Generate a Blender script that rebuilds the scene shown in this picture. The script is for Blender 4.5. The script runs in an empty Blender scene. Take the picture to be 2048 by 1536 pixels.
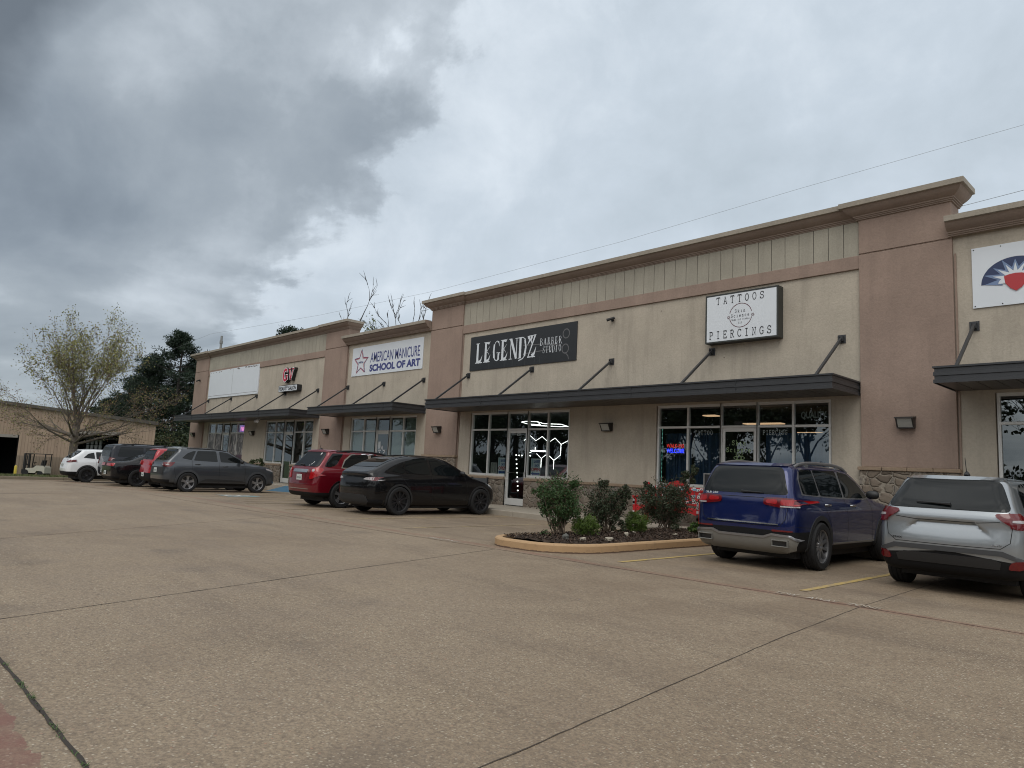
import bpy, bmesh, math, random
import numpy as np
from math import radians as R, sin, cos, pi
from mathutils import Vector, Matrix, geometry, bvhtree
random.seed(7)
sc = bpy.context.scene
COL = sc.collection
# ------------------------------------------------------------ camera
CAMH = 1.33
cd = bpy.data.cameras.new('camera')
cam = bpy.data.objects.new('camera', cd)
COL.objects.link(cam)
rm = [[0.69344, 0.05503, 0.71841], [0.71893, -0.11883, -0.68485], [0.04769, 0.99139, -0.12196]]
cam.matrix_world = Matrix(((*rm[0], 0), (*rm[1], 0), (*rm[2], CAMH), (0, 0, 0, 1)))
cd.sensor_width = 36
cd.lens = 1410 / 2048 * 36
cd.clip_end = 3000
cd.clip_start = 0.05
sc.camera = cam
# ------------------------------------------------------------ light and exposure
sc.view_settings.view_transform = 'Standard'
sc.view_settings.look = 'None'
sc.view_settings.exposure = 0.1
sc.view_settings.gamma = 1
sc.cycles.filter_width = 1.05
SUN_EL, SUN_AZ = R(52), R(150)          # azimuth clockwise from +Y
sd = bpy.data.lights.new('sun', 'SUN')
sd.energy = 0.7
sd.angle = R(35)
sd.color = (1.0, 0.96, 0.9)
sun = bpy.data.objects.new('sun', sd)
COL.objects.link(sun)
sv = Vector((sin(SUN_AZ) * cos(SUN_EL), cos(SUN_AZ) * cos(SUN_EL), sin(SUN_EL)))
sun.rotation_euler = sv.to_track_quat('Z', 'Y').to_euler()
# ------------------------------------------------------------ world: sky with a broken overcast layer
w = bpy.data.worlds.new('World')
sc.world = w
w.use_nodes = True
nt = w.node_tree
nt.nodes.clear()
class G:
    """small node graph helper"""
    def __init__(s, nt): s.nt = nt
    def n(s, t, **k):
        o = s.nt.nodes.new(t)
        for a, b in k.items():
            if a == 'ins':
                for i, v in b.items():
                    if hasattr(v, 'is_linked') or hasattr(v, 'links'):
                        s.nt.links.new(v, o.inputs[i])
                    else:
                        o.inputs[i].default_value = v
            else: setattr(o, a, b)
        return o
    def m(s, op, a, b=None, c=None, clamp=False):
        o = s.n('ShaderNodeMath', operation=op, use_clamp=clamp)
        for i, v in enumerate((a, b, c)):
            if v is None: continue
            if isinstance(v, (int, float)): o.inputs[i].default_value = v
            else: s.nt.links.new(v, o.inputs[i])
        return o.outputs[0]
    def noise(s, vec, scale, detail=4, rough=.55, dist=0, dim='3D'):
        o = s.n('ShaderNodeTexNoise', noise_dimensions=dim)
        if vec is not None: s.nt.links.new(vec, o.inputs['Vector'])
        o.inputs['Scale'].default_value = scale; o.inputs['Detail'].default_value = detail
        o.inputs['Roughness'].default_value = rough; o.inputs['Distortion'].default_value = dist
        return o.outputs[0]
    def ramp(s, fac, stops, interp='LINEAR'):
        o = s.n('ShaderNodeValToRGB')
        o.color_ramp.interpolation = interp
        e = o.color_ramp.elements
        while len(e) > 1: e.remove(e[-1])
        for i, (p, c) in enumerate(stops):
            if isinstance(c, (int, float)): c = (c, c, c)
            el = e[0] if i == 0 else e.new(p)
            el.position = p; el.color = (*c[:3], 1)
        s.nt.links.new(fac, o.inputs[0])
        return o.outputs[0]
    def mix(s, f, a, b, mode='MIX'):
        o = s.n('ShaderNodeMix', data_type='RGBA', blend_type=mode)
        for i, v in ((0, f), (6, a), (7, b)):
            if isinstance(v, (int, float)): o.inputs[i].default_value = v
            elif isinstance(v, tuple): o.inputs[i].default_value = (*v[:3], 1)
            else: s.nt.links.new(v, o.inputs[i])
        return o.outputs[2]
    def l(s, a, b): s.nt.links.new(a, b)
g = G(nt)
tc = g.n('ShaderNodeTexCoord').outputs['Generated']
sep = g.n('ShaderNodeSeparateXYZ', ins={0: tc})
dx, dy, dz = sep.outputs
zz = g.m('ADD', g.m('MAXIMUM', dz, 0.0), 0.1)
px = g.m('DIVIDE', dx, zz); py = g.m('DIVIDE', dy, zz)
pv = g.n('ShaderNodeCombineXYZ', ins={0: px, 1: py, 2: 0.0}).outputs[0]
mp = g.n('ShaderNodeMapping', ins={0: pv, 2: (0, 0, R(18)), 3: (0.85, 1.25, 1)}).outputs[0]
n1 = g.noise(mp, 0.8, 8, .5, .25)
n2 = g.noise(mp, 2.6, 9, .58, .15)
n3 = g.noise(tc, 7.0, 10, .6, .2)
gg = g.m('ADD', g.m('ADD', py, g.m('MULTIPLY', px, .26)), -.56)      # distance from the edge of the dark bank
gg = g.m('ADD', gg, g.m('MULTIPLY', g.m('SUBTRACT', n2, .5), .6))
gg = g.m('ADD', gg, g.m('MULTIPLY', g.m('SUBTRACT', n3, .5), .45))
edge = g.ramp(g.m('ADD', g.m('MULTIPLY', gg, 1.0), .5), [(.36, 0.0), (.455, .30), (.485, .62), (.51, .88), (.56, .95), (.8, 1.0)])
right = g.ramp(g.m('ADD', g.m('ADD', g.m('MULTIPLY', px, .5), 1.0), g.m('MULTIPLY', g.m('SUBTRACT', n3, .5), .35)), [(.52, 0.0), (.60, 1.0)])
edge = g.m('MAXIMUM', edge, right)
n1d = g.m('ADD', g.m('MULTIPLY', n1, .8), g.m('MULTIPLY', n3, .2))
dark = g.ramp(n1d, [(.30, (.17, .205, .25)), (.44, (.255, .30, .35)), (.55, (.35, .40, .45)), (.66, (.56, .62, .68))])
tl = g.m('ADD', g.m('ADD', g.m('MULTIPLY', g.m('ADD', px, 1.35), -.2), g.m('MULTIPLY', g.m('ADD', py, -.2), 1.2)), g.m('MULTIPLY', g.m('SUBTRACT', n1, .5), .8))
dark = g.mix(g.ramp(tl, [(.0, .85), (.14, 0.0)]), dark, (.135, .16, .19))
light = g.ramp(g.m('ADD', g.m('MULTIPLY', n1, .6), g.m('MULTIPLY', n3, .4)), [(.32, (.46, .53, .59)), (.5, (.57, .645, .72)), (.66, (.74, .81, .88))])
cl = g.mix(edge, dark, light)
hz = g.ramp(dz, [(.02, 1.0), (.22, 0.0)])
cl = g.mix(g.m('MULTIPLY', hz, .45), cl, (.50, .55, .58))
# unseen overcast behind the camera, brightened as added fill for the shop fronts
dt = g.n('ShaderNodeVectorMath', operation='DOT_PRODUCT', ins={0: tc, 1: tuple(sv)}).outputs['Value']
fill_glow = g.ramp(g.m('ADD', g.m('MULTIPLY', dt, .5), .5), [(.55, 0.0), (.8, .6), (1.0, 1.0)])
cl = g.mix(fill_glow, cl, g.ramp(g.m('ADD', g.m('MULTIPLY', n1, .5), g.m('MULTIPLY', n3, .5)), [(.36, (.55, .60, .65)), (.5, (1.2, 1.2, 1.18)), (.62, (1.9, 1.9, 1.85))]))
sky = g.n('ShaderNodeTexSky', sky_type='NISHITA', sun_disc=False, sun_elevation=SUN_EL, sun_rotation=SUN_AZ).outputs[0]
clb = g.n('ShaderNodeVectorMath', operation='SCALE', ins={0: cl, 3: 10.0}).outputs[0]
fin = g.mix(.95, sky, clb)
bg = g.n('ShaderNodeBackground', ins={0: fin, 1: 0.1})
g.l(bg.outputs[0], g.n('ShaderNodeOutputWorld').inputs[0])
# ------------------------------------------------------------ materials
def material(name):
    m = bpy.data.materials.new(name); m.use_nodes = True
    nt = m.node_tree; b = nt.nodes['Principled BSDF']
    return m, G(nt), b
def P(name, col, rough=.6, metal=0, var=.12, scale=6, bump=0, bscale=60, coat=0, spec=.5, emit=None, es=1):
    m, g, b = material(name)
    b.inputs['Roughness'].default_value = rough; b.inputs['Metallic'].default_value = metal
    b.inputs['Coat Weight'].default_value = coat; b.inputs['Coat Roughness'].default_value = .04
    b.inputs['Specular IOR Level'].default_value = spec
    oc = g.n('ShaderNodeTexCoord').outputs['Object']
    if var:
        n = g.noise(oc, scale, 5, .6)
        c = g.mix(n, tuple(x * (1 - var) for x in col), tuple(min(1, x * (1 + var)) for x in col))
        g.l(c, b.inputs['Base Color'])
    else: b.inputs['Base Color'].default_value = (*col, 1)
    if bump:
        n = g.noise(oc, bscale, 4, .6)
        bp = g.n('ShaderNodeBump', ins={'Strength': bump, 'Distance': .01, 'Height': n})
        g.l(bp.outputs[0], b.inputs['Normal'])
    if emit:
        b.inputs['Emission Color'].default_value = (*emit, 1); b.inputs['Emission Strength'].default_value = es
    return m
def stucco(name, col, streak=.25):
    m, g, b = material(name)
    oc = g.n('ShaderNodeTexCoord').outputs['Object']
    big = g.noise(oc, .9, 5, .6)
    fine = g.noise(oc, 22, 5, .7)
    st = g.noise(g.n('ShaderNodeMapping', ins={0: oc, 3: (2.2, 2.2, .22)}).outputs[0], 1.6, 6, .65)
    c = g.mix(g.ramp(big, [(.35, 0.0), (.65, 1.0)]), tuple(x * .9 for x in col), tuple(x * 1.07 for x in col))
    c = g.mix(g.m('MULTIPLY', g.ramp(st, [(.50, 0.0), (.68, 1.0)]), streak), c, tuple(x * .62 for x in col))
    c = g.mix(g.m('MULTIPLY', g.ramp(fine, [(.35, 1.0), (.6, 0.0)]), .28), c, tuple(x * .6 for x in col))
    g.l(c, b.inputs['Base Color'])
    b.inputs['Roughness'].default_value = .92
    bp = g.n('ShaderNodeBump', ins={'Strength': .55, 'Distance': .012, 'Height': fine})
    g.l(bp.outputs[0], b.inputs['Normal'])
    return m
M = {}
M['tan'] = stucco('tan_stucco', (.445, .395, .322), .42)
M['brown'] = stucco('brown_stucco', (.305, .225, .182), .3)
M['trim'] = stucco('trim_stucco', (.29, .225, .182), .3)
M['cap'] = stucco('cap_metal', (.32, .285, .235), .35)
M['frieze'] = stucco('frieze_board', (.36, .335, .275), .25)
M['dark'] = P('dark_gap', (.02, .018, .016), .9)
M['alu'] = P('window_aluminium', (.62, .62, .60), .45, .25, .05)
M['canopy'] = P('canopy_metal', (.05, .052, .056), .42, .35, .1, 3)
M['soffit'] = P('canopy_soffit', (.075, .068, .064), .4, .3, .15, 4)
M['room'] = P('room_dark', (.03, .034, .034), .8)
M['roof'] = P('roof_membrane', (.4, .4, .38), .8)
def stone():
    m, g, b = material('stone_veneer')
    oc = g.n('ShaderNodeTexCoord').outputs['Object']
    ds = g.n('ShaderNodeVectorMath', operation='ADD', ins={0: oc, 1: g.n('ShaderNodeVectorMath', operation='SCALE', ins={0: g.n('ShaderNodeTexNoise', ins={'Vector': oc, 'Scale': 3.0}).outputs['Color'], 3: .22}).outputs[0]}).outputs[0]
    mp = g.n('ShaderNodeMapping', ins={0: ds, 3: (1.0, 1.0, 1.25)}).outputs[0]
    v = g.n('ShaderNodeTexVoronoi', feature='DISTANCE_TO_EDGE', ins={'Vector': mp, 'Scale': 4.2})
    v2 = g.n('ShaderNodeTexVoronoi', ins={'Vector': mp, 'Scale': 4.2})
    hs = g.n('ShaderNodeSeparateColor', ins={0: v2.outputs['Color']}).outputs[0]
    c = g.ramp(hs, [(0.0, (.13, .10, .075)), (.35, (.21, .165, .125)), (.65, (.27, .225, .175)), (1.0, (.20, .175, .15))])
    nn = g.noise(oc, 14, 6, .7)
    c = g.mix(g.m('MULTIPLY', nn, .6), c, (.10, .085, .07))
    e = g.ramp(v.outputs['Distance'], [(.02, 0.0), (.055, 1.0)])
    c = g.mix(e, (.27, .235, .19), c)
    g.l(c, b.inputs['Base Color']); b.inputs['Roughness'].default_value = .85
    h = g.m('ADD', g.ramp(v.outputs['Distance'], [(.01, 0.0), (.12, .8), (.3, 1.0)]), g.m('MULTIPLY', nn, .25))
    bp = g.n('ShaderNodeBump', ins={'Strength': 1.0, 'Distance': .035, 'Height': h})
    g.l(bp.outputs[0], b.inputs['Normal'])
    return m
M['stone'] = stone()
M['stonecap'] = P('stone_sill', (.27, .20, .14), .9, 0, .3, 9, .6, 40)
def glassmat(name, tint=(.32, .36, .36), ior=.1, rough=.0):
    m = bpy.data.materials.new(name); m.use_nodes = True
    nt = m.node_tree; nt.nodes.clear(); g = G(nt)
    tr = g.n('ShaderNodeBsdfTransparent', ins={0: (*tint, 1)})
    gl = g.n('ShaderNodeBsdfGlossy', ins={0: (.85, .93, .97, 1), 1: rough})
    fc = g.n('ShaderNodeLayerWeight', ins={0: .5}).outputs['Facing']
    fr = g.m('ADD', g.m('MULTIPLY', g.m('POWER', fc, 4.0), .85), ior, clamp=True)
    mx = g.n('ShaderNodeMixShader')
    g.l(fr, mx.inputs[0]); g.l(tr.outputs[0], mx.inputs[1]); g.l(gl.outputs[0], mx.inputs[2])
    g.l(mx.outputs[0], g.n('ShaderNodeOutputMaterial').inputs[0])
    return m
M['glass'] = glassmat('storefront_glass', (.62, .68, .67), .17)
M['white'] = P('white_paint', (.72, .74, .76), .5, 0, .04, 3)
M['signwhite'] = P('sign_face_white', (.66, .70, .74), .35, 0, .05, 2)
M['black'] = P('black_plastic', (.015, .015, .016), .5, 0, .1)
M['chrome'] = P('chrome', (.7, .7, .7), .12, 1, 0)
M['led'] = P('led_tube', (1, 1, 1), .5, 0, 0, emit=(1, .98, .94), es=4.5)
# ------------------------------------------------------------ mesh helpers
class MB:
    def __init__(s): s.v = []; s.f = []; s.m = []; s.mi = 0
    def add(s, vs, fs, mi=None):
        o = len(s.v); s.v += [tuple(q) for q in vs]; s.f += [tuple(i + o for i in f) for f in fs]
        s.m += [s.mi if mi is None else mi] * len(fs); return s
    def box(s, a, b, mi=None, mat=None):
        (x0, y0, z0), (x1, y1, z1) = a, b
        vs = [(x0, y0, z0), (x1, y0, z0), (x1, y1, z0), (x0, y1, z0), (x0, y0, z1), (x1, y0, z1), (x1, y1, z1), (x0, y1, z1)]
        if mat is not None: vs = [mat @ Vector(q) for q in vs]
        return s.add(vs, [(0, 3, 2, 1), (4, 5, 6, 7), (0, 1, 5, 4), (1, 2, 6, 5), (2, 3, 7, 6), (3, 0, 4, 7)], mi)
    def quad(s, *p, mi=None): return s.add(p, [tuple(range(len(p)))], mi)
    def tube(s, pts, r, n=6, mi=None, cap=True, flat=1):
        pts = [Vector(p) for p in pts]; rs = r if isinstance(r, (list, tuple)) else [r] * len(pts)
        vs = []; fs = []; up = Vector((0, 0, 1))
        pu = None
        for i, p in enumerate(pts):
            d = (pts[min(i + 1, len(pts) - 1)] - pts[max(i - 1, 0)])
            if d.length < 1e-9: d = Vector((0, 0, 1))
            d.normalize()
            if pu is None:
                a = d.cross(up)
                if a.length < .05: a = d.cross(Vector((1, 0, 0)))
                a.normalize()
            else:
                a = pu - d * pu.dot(d)
                if a.length < 1e-6: a = d.orthogonal()
                a.normalize()
            pu = a; b = d.cross(a)
            for k in range(n):
                t = 2 * pi * (k + .5) / n
                vs.append(p + (a * cos(t) + b * sin(t) * flat) * rs[i])
        for i in range(len(pts) - 1):
            for k in range(n):
                k2 = (k + 1) % n
                fs.append((i * n + k, i * n + k2, (i + 1) * n + k2, (i + 1) * n + k))
        if cap:
            fs.append(tuple(range(n))[::-1]); fs.append(tuple((len(pts) - 1) * n + k for k in range(n)))
        return s.add(vs, fs, mi)
    def lathe(s, prof, c=(0, 0, 0), axis='x', n=32, mi=None):
        vs = []; fs = []
        for a, r in prof:
            for k in range(n):
                t = 2 * pi * k / n
                u, v = r * cos(t), r * sin(t)
                p = {'x': (a, u, v), 'y': (u, a, v), 'z': (u, v, a)}[axis]
                vs.append((p[0] + c[0], p[1] + c[1], p[2] + c[2]))
        for i in range(len(prof) - 1):
            for k in range(n):
                k2 = (k + 1) % n
                fs.append((i * n + k, i * n + k2, (i + 1) * n + k2, (i + 1) * n + k))
        return s.add(vs, fs, mi)
    def prism(s, poly, y0, y1, axis='y', mi=None, mat=None):
        n = len(poly)
        def pt(p, y): return {'y': (p[0], y, p[1]), 'x': (y, p[0], p[1]), 'z': (p[0], p[1], y)}[axis]
        vs = [pt(p, y0) for p in poly] + [pt(p, y1) for p in poly]
        if mat is not None: vs = [mat @ Vector(q) for q in vs]
        fs = [tuple(range(n)), tuple(range(2 * n - 1, n - 1, -1))] + [(i, i + n, (i + 1) % n + n, (i + 1) % n) for i in range(n)]
        return s.add(vs, fs, mi)
    def build(s, name, mats, parent=None, smooth=False, fix=True, ang=35, bevel=0):
        me = bpy.data.meshes.new(name); me.from_pydata(s.v, [], s.f)
        if not isinstance(mats, (list, tuple)): mats = [mats]
        for m in mats: me.materials.append(M[m] if isinstance(m, str) else m)
        if len(mats) > 1: me.polygons.foreach_set('material_index', s.m)
        if fix and len(s.f) < 60000:
            bm = bmesh.new(); bm.from_mesh(me); bmesh.ops.recalc_face_normals(bm, faces=bm.faces); bm.to_mesh(me); bm.free()
        if smooth:
            me.polygons.foreach_set('use_smooth', [True] * len(me.polygons)); me.set_sharp_from_angle(angle=R(ang))
        me.update()
        o = bpy.data.objects.new(name, me); COL.objects.link(o)
        if parent is not None:
            o.parent = parent
            if parent.type == 'EMPTY': o.matrix_parent_inverse = parent.matrix_basis.inverted()
        if bevel:
            md = o.modifiers.new('bevel', 'BEVEL'); md.width = bevel; md.segments = 2; md.limit_method = 'ANGLE'; md.angle_limit = R(40)
        return o
def tag(o, label=None, cat=None, group=None, kind=None):
    for k, v in (('label', label), ('category', cat), ('group', group), ('kind', kind)):
        if v: o[k] = v
    return o
def empty(name, loc=(0, 0, 0), label=None, cat=None, group=None, rz=0, parent=None):
    o = bpy.data.objects.new(name, None); COL.objects.link(o); o.location = loc; o.rotation_euler.z = rz
    o.empty_display_size = .2
    if parent is not None: o.parent = parent
    return tag(o, label, cat, group)
def kids(o): return [c for c in bpy.data.objects if c.parent == o]
def copy_tree(o, parent=None):
    c = o.copy(); COL.objects.link(c)
    c.parent = parent
    for ch in kids(o): copy_tree(ch, c)
    return c
# ------------------------------------------------------------ lettering
def bfont(text, h, w=None, bold=0.0, extrude=.004, align='LEFT'):
    """block letters as mesh data in the x-z plane (face towards -y); h = cap height, w = forced width"""
    cu = bpy.data.curves.new('lettering', 'FONT'); cu.body = text; cu.size = 1; cu.offset = bold; cu.extrude = 0
    o = bpy.data.objects.new('lettering', cu); COL.objects.link(o)
    dg = bpy.context.evaluated_depsgraph_get()
    me = bpy.data.meshes.new_from_object(o.evaluated_get(dg))
    vs = [v.co.copy() for v in me.vertices]; fs = [tuple(p.vertices) for p in me.polygons]
    bpy.data.objects.remove(o); bpy.data.meshes.remove(me)
    x0 = min(v.x for v in vs); x1 = max(v.x for v in vs); y0 = min(v.y for v in vs); y1 = max(v.y for v in vs)
    sy = h / (y1 - y0); sx = sy if w is None else w / (x1 - x0)
    return [((v.x - x0) * sx, 0, (v.y - y0) * sy) for v in vs], fs
# stroke letters: slab-serif typewriter capitals, unit box 0..1 high, about .7 wide
def arc(cx, cy, rx, ry, a0, a1, n=10): return [(cx + rx * cos(R(a0 + (a1 - a0) * i / n)), cy + ry * sin(R(a0 + (a1 - a0) * i / n))) for i in range(n + 1)]
SF = {
 'T': [[(.35, 0), (.35, 1)], [(.0, .78), (.0, 1), (.7, 1), (.7, .78)], [(.2, 0), (.5, 0)]],
 'A': [[(.08, 0), (.35, 1), (.62, 0)], [(.18, .35), (.52, .35)], [(-.03, 0), (.2, 0)], [(.5, 0), (.73, 0)], [(.2, 1), (.36, 1)]],
 'O': [arc(.35, .5, .33, .5, 90, 450, 20)],
 'S': [arc(.35, .75, .27, .25, 20, 250, 9) + arc(.35, .26, .3, .26, 80, -160, 9), [(.64, .98), (.64, .72)], [(.05, .02), (.05, .3)]],
 'P': [[(.12, 0), (.12, 1)], [(.0, 1), (.38, 1)] + arc(.38, .75, .27, .25, 90, -90, 8) + [(.12, .5)], [(0, 0), (.3, 0)]],
 'I': [[(.35, 0), (.35, 1)], [(.12, 1), (.58, 1)], [(.12, 0), (.58, 0)]],
 'E': [[(.12, 0), (.12, 1)], [(0, 1), (.62, 1), (.62, .8)], [(.12, .52), (.42, .52)], [(.42, .64), (.42, .4)], [(0, 0), (.64, 0), (.64, .24)]],
 'R': [[(.12, 0), (.12, 1)], [(.0, 1), (.36, 1)] + arc(.36, .76, .25, .24, 90, -90, 8) + [(.12, .52)], [(.36, .52), (.6, 0), (.74, 0)], [(0, 0), (.28, 0)]],
 'C': [arc(.38, .5, .34, .5, 35, 325, 16), [(.64, .98), (.64, .7)]],
 'N': [[(.12, 0), (.12, 1), (.58, 0), (.58, 1)], [(0, 1), (.14, 1)], [(.44, 1), (.72, 1)], [(0, 0), (.26, 0)]],
 'G': [arc(.38, .5, .34, .5, 40, 360, 16)[:-2] + [(.62, .2), (.62, .44)], [(.4, .44), (.74, .44)], [(.62, .98), (.62, .74)]],
 'k': [[(.15, 0), (.15, 1)], [(.02, 1), (.15, 1)], [(.02, 0), (.28, 0)], [(.6, .62), (.15, .26)], [(.3, .38), (.6, 0)], [(.48, 0), (.7, 0)], [(.48, .62), (.7, .62)]],
 'i': [[(.12, .62), (.35, .62), (.35, 0)], [(.1, 0), (.62, 0)], [(.33, .84), (.38, .9)]],
 'n': [[(.02, .62), (.15, .62), (.15, 0)], [(.15, .45)] + arc(.36, .42, .19, .2, 150, 0, 6) + [(.55, 0)], [(.02, 0), (.28, 0)], [(.42, 0), (.68, 0)]],
 'c': [arc(.36, .31, .28, .31, 40, 320, 12), [(.6, .62), (.6, .44)]],
 'e': [[(.08, .33), (.62, .33)] + arc(.35, .31, .28, .31, 5, 320, 12)],
 'o': [arc(.35, .31, .3, .31, 90, 450, 16)],
 'd': [arc(.32, .31, .26, .31, 90, 450, 14), [(.42, 1), (.58, 1), (.58, 0), (.7, 0)]],
 'B': [[(.12, 0), (.12, 1)], [(0, 1), (.36, 1)] + arc(.36, .77, .22, .23, 90, -90, 7) + [(.12, .54)], [(.36, .54)] + arc(.38, .27, .26, .27, 90, -90, 7) + [(0, 0)]],
 'y': [[(.1, .62), (.36, .05)], [(.6, .62), (.28, -.25), (.05, -.25)], [(0, .62), (.22, .62)], [(.48, .62), (.72, .62)]],
 'r': [[(.05, .62), (.22, .62), (.22, 0)], [(.22, .42), (.4, .6), (.62, .6), (.64, .5)], [(.05, 0), (.45, 0)]],
 't': [[(.25, .9), (.25, .12), (.35, 0), (.6, .08)], [(.05, .62), (.55, .62)]],
 'u': [[(.02, .62), (.15, .62), (.15, .15), (.3, 0), (.55, .15)], [(.42, .62), (.55, .62), (.55, 0), (.68, 0)]],
 'L': [[(.15, 0), (.15, 1)], [(0, 1), (.34, 1)], [(0, 0), (.62, 0), (.62, .3)]],
 ' ': [],
}
def stroke(mb, pts, w, to3, mi=None):
    """flat ribbon of width w (or [w0, w1]) along 2-D pts, mapped to 3-D by to3(x, z)"""
    p = [Vector(q) for q in pts]; n = len(p)
    if n < 2: return
    vs = []
    for i in range(n):
        d = p[min(i + 1, n - 1)] - p[max(i - 1, 0)]
        if d.length < 1e-9: d = Vector((1, 0))
        d.normalize(); nn = Vector((-d.y, d.x))
        ww = w if isinstance(w, (int, float)) else w[0] + (w[1] - w[0]) * i / (n - 1)
        if 0 < i < n - 1:
            a = (p[i] - p[i - 1]).normalized(); b = (p[i + 1] - p[i]).normalized()
            ww /= max(.5, math.sqrt(max(0, (1 + a.dot(b)) / 2)))
        vs.append(p[i] + nn * ww / 2); vs.append(p[i] - nn * ww / 2)
    mb.add([to3(q.x, q.y) for q in vs], [(2 * i, 2 * i + 1, 2 * i + 3, 2 * i + 2) for i in range(n - 1)], mi)
def type_text(mb, text, x, z, h, adv, wgt, y, mi=None, slope=0):
    """typewriter letters on the plane y (facing -y)"""
    k = 0
    for i, ch in enumerate(text):
        for st in SF.get(ch, []):
            def to3(a, b, i=i):
                return (x + i * adv + a * h * .78, y - .0006 * (k % 5), z + b * h)
            stroke(mb, st, wgt / h, to3, mi); k += 1
    return mb
def outline_text(mb, vf, x, z, y, mi=None):
    vs, fs = vf
    mb.add([(a + x, y + b, c + z) for a, b, c in vs], fs, mi)
def resc(x, z, y, D=16.88):
    return x * y / D, CAMH + (z - CAMH) * y / D
# ------------------------------------------------------------ the retail building
YW, YP = 16.88, 16.80
B = empty('retail_building', (-22, YW, 0), 'long tan and brown stucco strip mall with stone base and dark canopies', 'building')
XL, XR = -48.0, 9.0
WIN = dict(gva=(-45.05, -39.66), gvb=(-36.92, -31.65), am=(-28.2, -23.17), leg=(-19.82, -14.96), tat=(-11.67, -6.76), rt=(-3.5, 1.5))
DOORS = dict(gva=(-42.85, -41.75), gvb=(-34.75, -33.68), am=(-26.12, -25.1), leg=(-17.86, -16.86), tat=(-9.65, -8.63), rt=(-1.5, -.5))
Z0, ZT, ZH = 1.13, 2.75, 3.37
def wallsheet(mb, x0, x1, z0, z1, holes, y, depth=.14):
    xs = sorted({x0, x1, *[h[0] for h in holes], *[h[1] for h in holes]}); zs = sorted({z0, z1, *[h[2] for h in holes], *[h[3] for h in holes]})
    for i in range(len(xs) - 1):
        for j in range(len(zs) - 1):
            cx, cz = (xs[i] + xs[i + 1]) / 2, (zs[j] + zs[j + 1]) / 2
            if any(h[0] < cx < h[1] and h[2] < cz < h[3] for h in holes): continue
            mb.quad((xs[i], y, zs[j]), (xs[i + 1], y, zs[j]), (xs[i + 1], y, zs[j + 1]), (xs[i], y, zs[j + 1]))
    for a, b, c, d in holes:
        mb.quad((a, y, c), (a, y + depth, c), (a, y + depth, d), (a, y, d)); mb.quad((b, y, c), (b, y + depth, c), (b, y + depth, d), (b, y, d))
        mb.quad((a, y, d), (b, y, d), (b, y + depth, d), (a, y + depth, d)); mb.quad((a, y, c), (b, y, c), (b, y + depth, c), (a, y + depth, c))
PIL = {k: tuple(resc(x, 0, YP)[0] for x in v) for k, v in dict(p3=(-48.2, -46.0), p2=(-31.05, -28.97), p1=(-22.57, -20.6), p0=(-6.1, -4.18)).items()}
H = []
for k, (a, b) in WIN.items():
    d = DOORS[k]; H += [(a, d[0], Z0, ZH), (d[0], d[1], .15, ZH), (d[1], b, Z0, ZH)]
def seg(h, x0, x1): return [q for q in h if q[0] >= x0 - .01 and q[1] <= x1 + .01]
SECT = [(PIL['p3'][0] + .02, PIL['p2'][1] - .02, 7.56), (PIL['p2'][1] - .02, PIL['p1'][0] + .02, 6.8), (PIL['p1'][0] + .02, PIL['p0'][1] - .02, 7.56), (PIL['p0'][1] - .02, XR, 6.8)]
mb = MB()
for x0, x1, zt in SECT: wallsheet(mb, x0, x1, 0, zt, seg(H, x0, x1), YW)
mb.build('wall', 'tan', B, fix=False)
mb = MB()          # parapet backs and the ends of the raised fronts
for x0, x1, zt in SECT:
    mb.box((x0, YW + .14, 3.6), (x1, YW + .5, zt - .003))
mb.build('parapet', 'brown', B)
mb = MB()
mb.box((XL, YW + .5, 6.0), (XR, YW + 22, 6.25)); mb.build('roof', 'roof', B)
mb = MB(); mb.box((XL + .1, YW + 21.8, 0), (XR, YW + 22, 6.0)); mb.box((XL + .1, YW + .14, 0), (XL + .3, YW + 21.8, 6.0)); mb.box((XR - .2, YW + .14, 0), (XR, YW + 21.8, 6.0)); mb.build('rear_wall', 'tan', B)
for k, (a, b) in PIL.items():
    hi = 7.585
    m_ = MB(); m_.box((a, YP, 1.80), (b, YW + .1, 6.72)); m_.box((a + .002, YP + .02, 6.72), (b - .002, YW + .1, 6.75)); m_.box((a, YP, 6.75), (b, YW + .52, hi))
    m_.build('pilaster', 'brown', B, bevel=.012)
    m_ = MB(); m_.box((a - .03, YP - .05, 0), (b + .03, YW + .05, 1.72)); m_.build('stone_base', 'stone', B, bevel=.02)
    m_ = MB(); n = 4
    for i in range(n):
        x0 = a - .06 + (b - a + .12) * i / n; m_.box((x0 + .004, YP - .09 + .006 * (i % 2), 1.72), (x0 + (b - a + .12) / n - .004, YW + .06, 1.80))
    m_.build('stone_cap', 'stonecap', B, bevel=.012)
# raised fronts: frieze of boards, band
for x0, x1 in ((PIL['p3'][1], PIL['p2'][0]), (PIL['p1'][1], PIL['p0'][0])):
    m_ = MB(); n = round((x1 - x0) / .362); wd = (x1 - x0) / n
    for i in range(n): m_.box((x0 + i * wd + .007, YW - .022, 6.735), (x0 + (i + 1) * wd - .007, YW + .01, 7.56))
    m_.build('frieze_panel', 'frieze', B)
    m_ = MB(); m_.box((x0, YW - .008, 6.735), (x1, YW + .012, 7.56)); m_.build('frieze_backing', 'dark', B)
    m_ = MB(); m_.box((x0, YW - .05, 6.41), (x1, YW + .01, 6.73)); m_.build('band', 'brown', B, bevel=.008)
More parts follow.
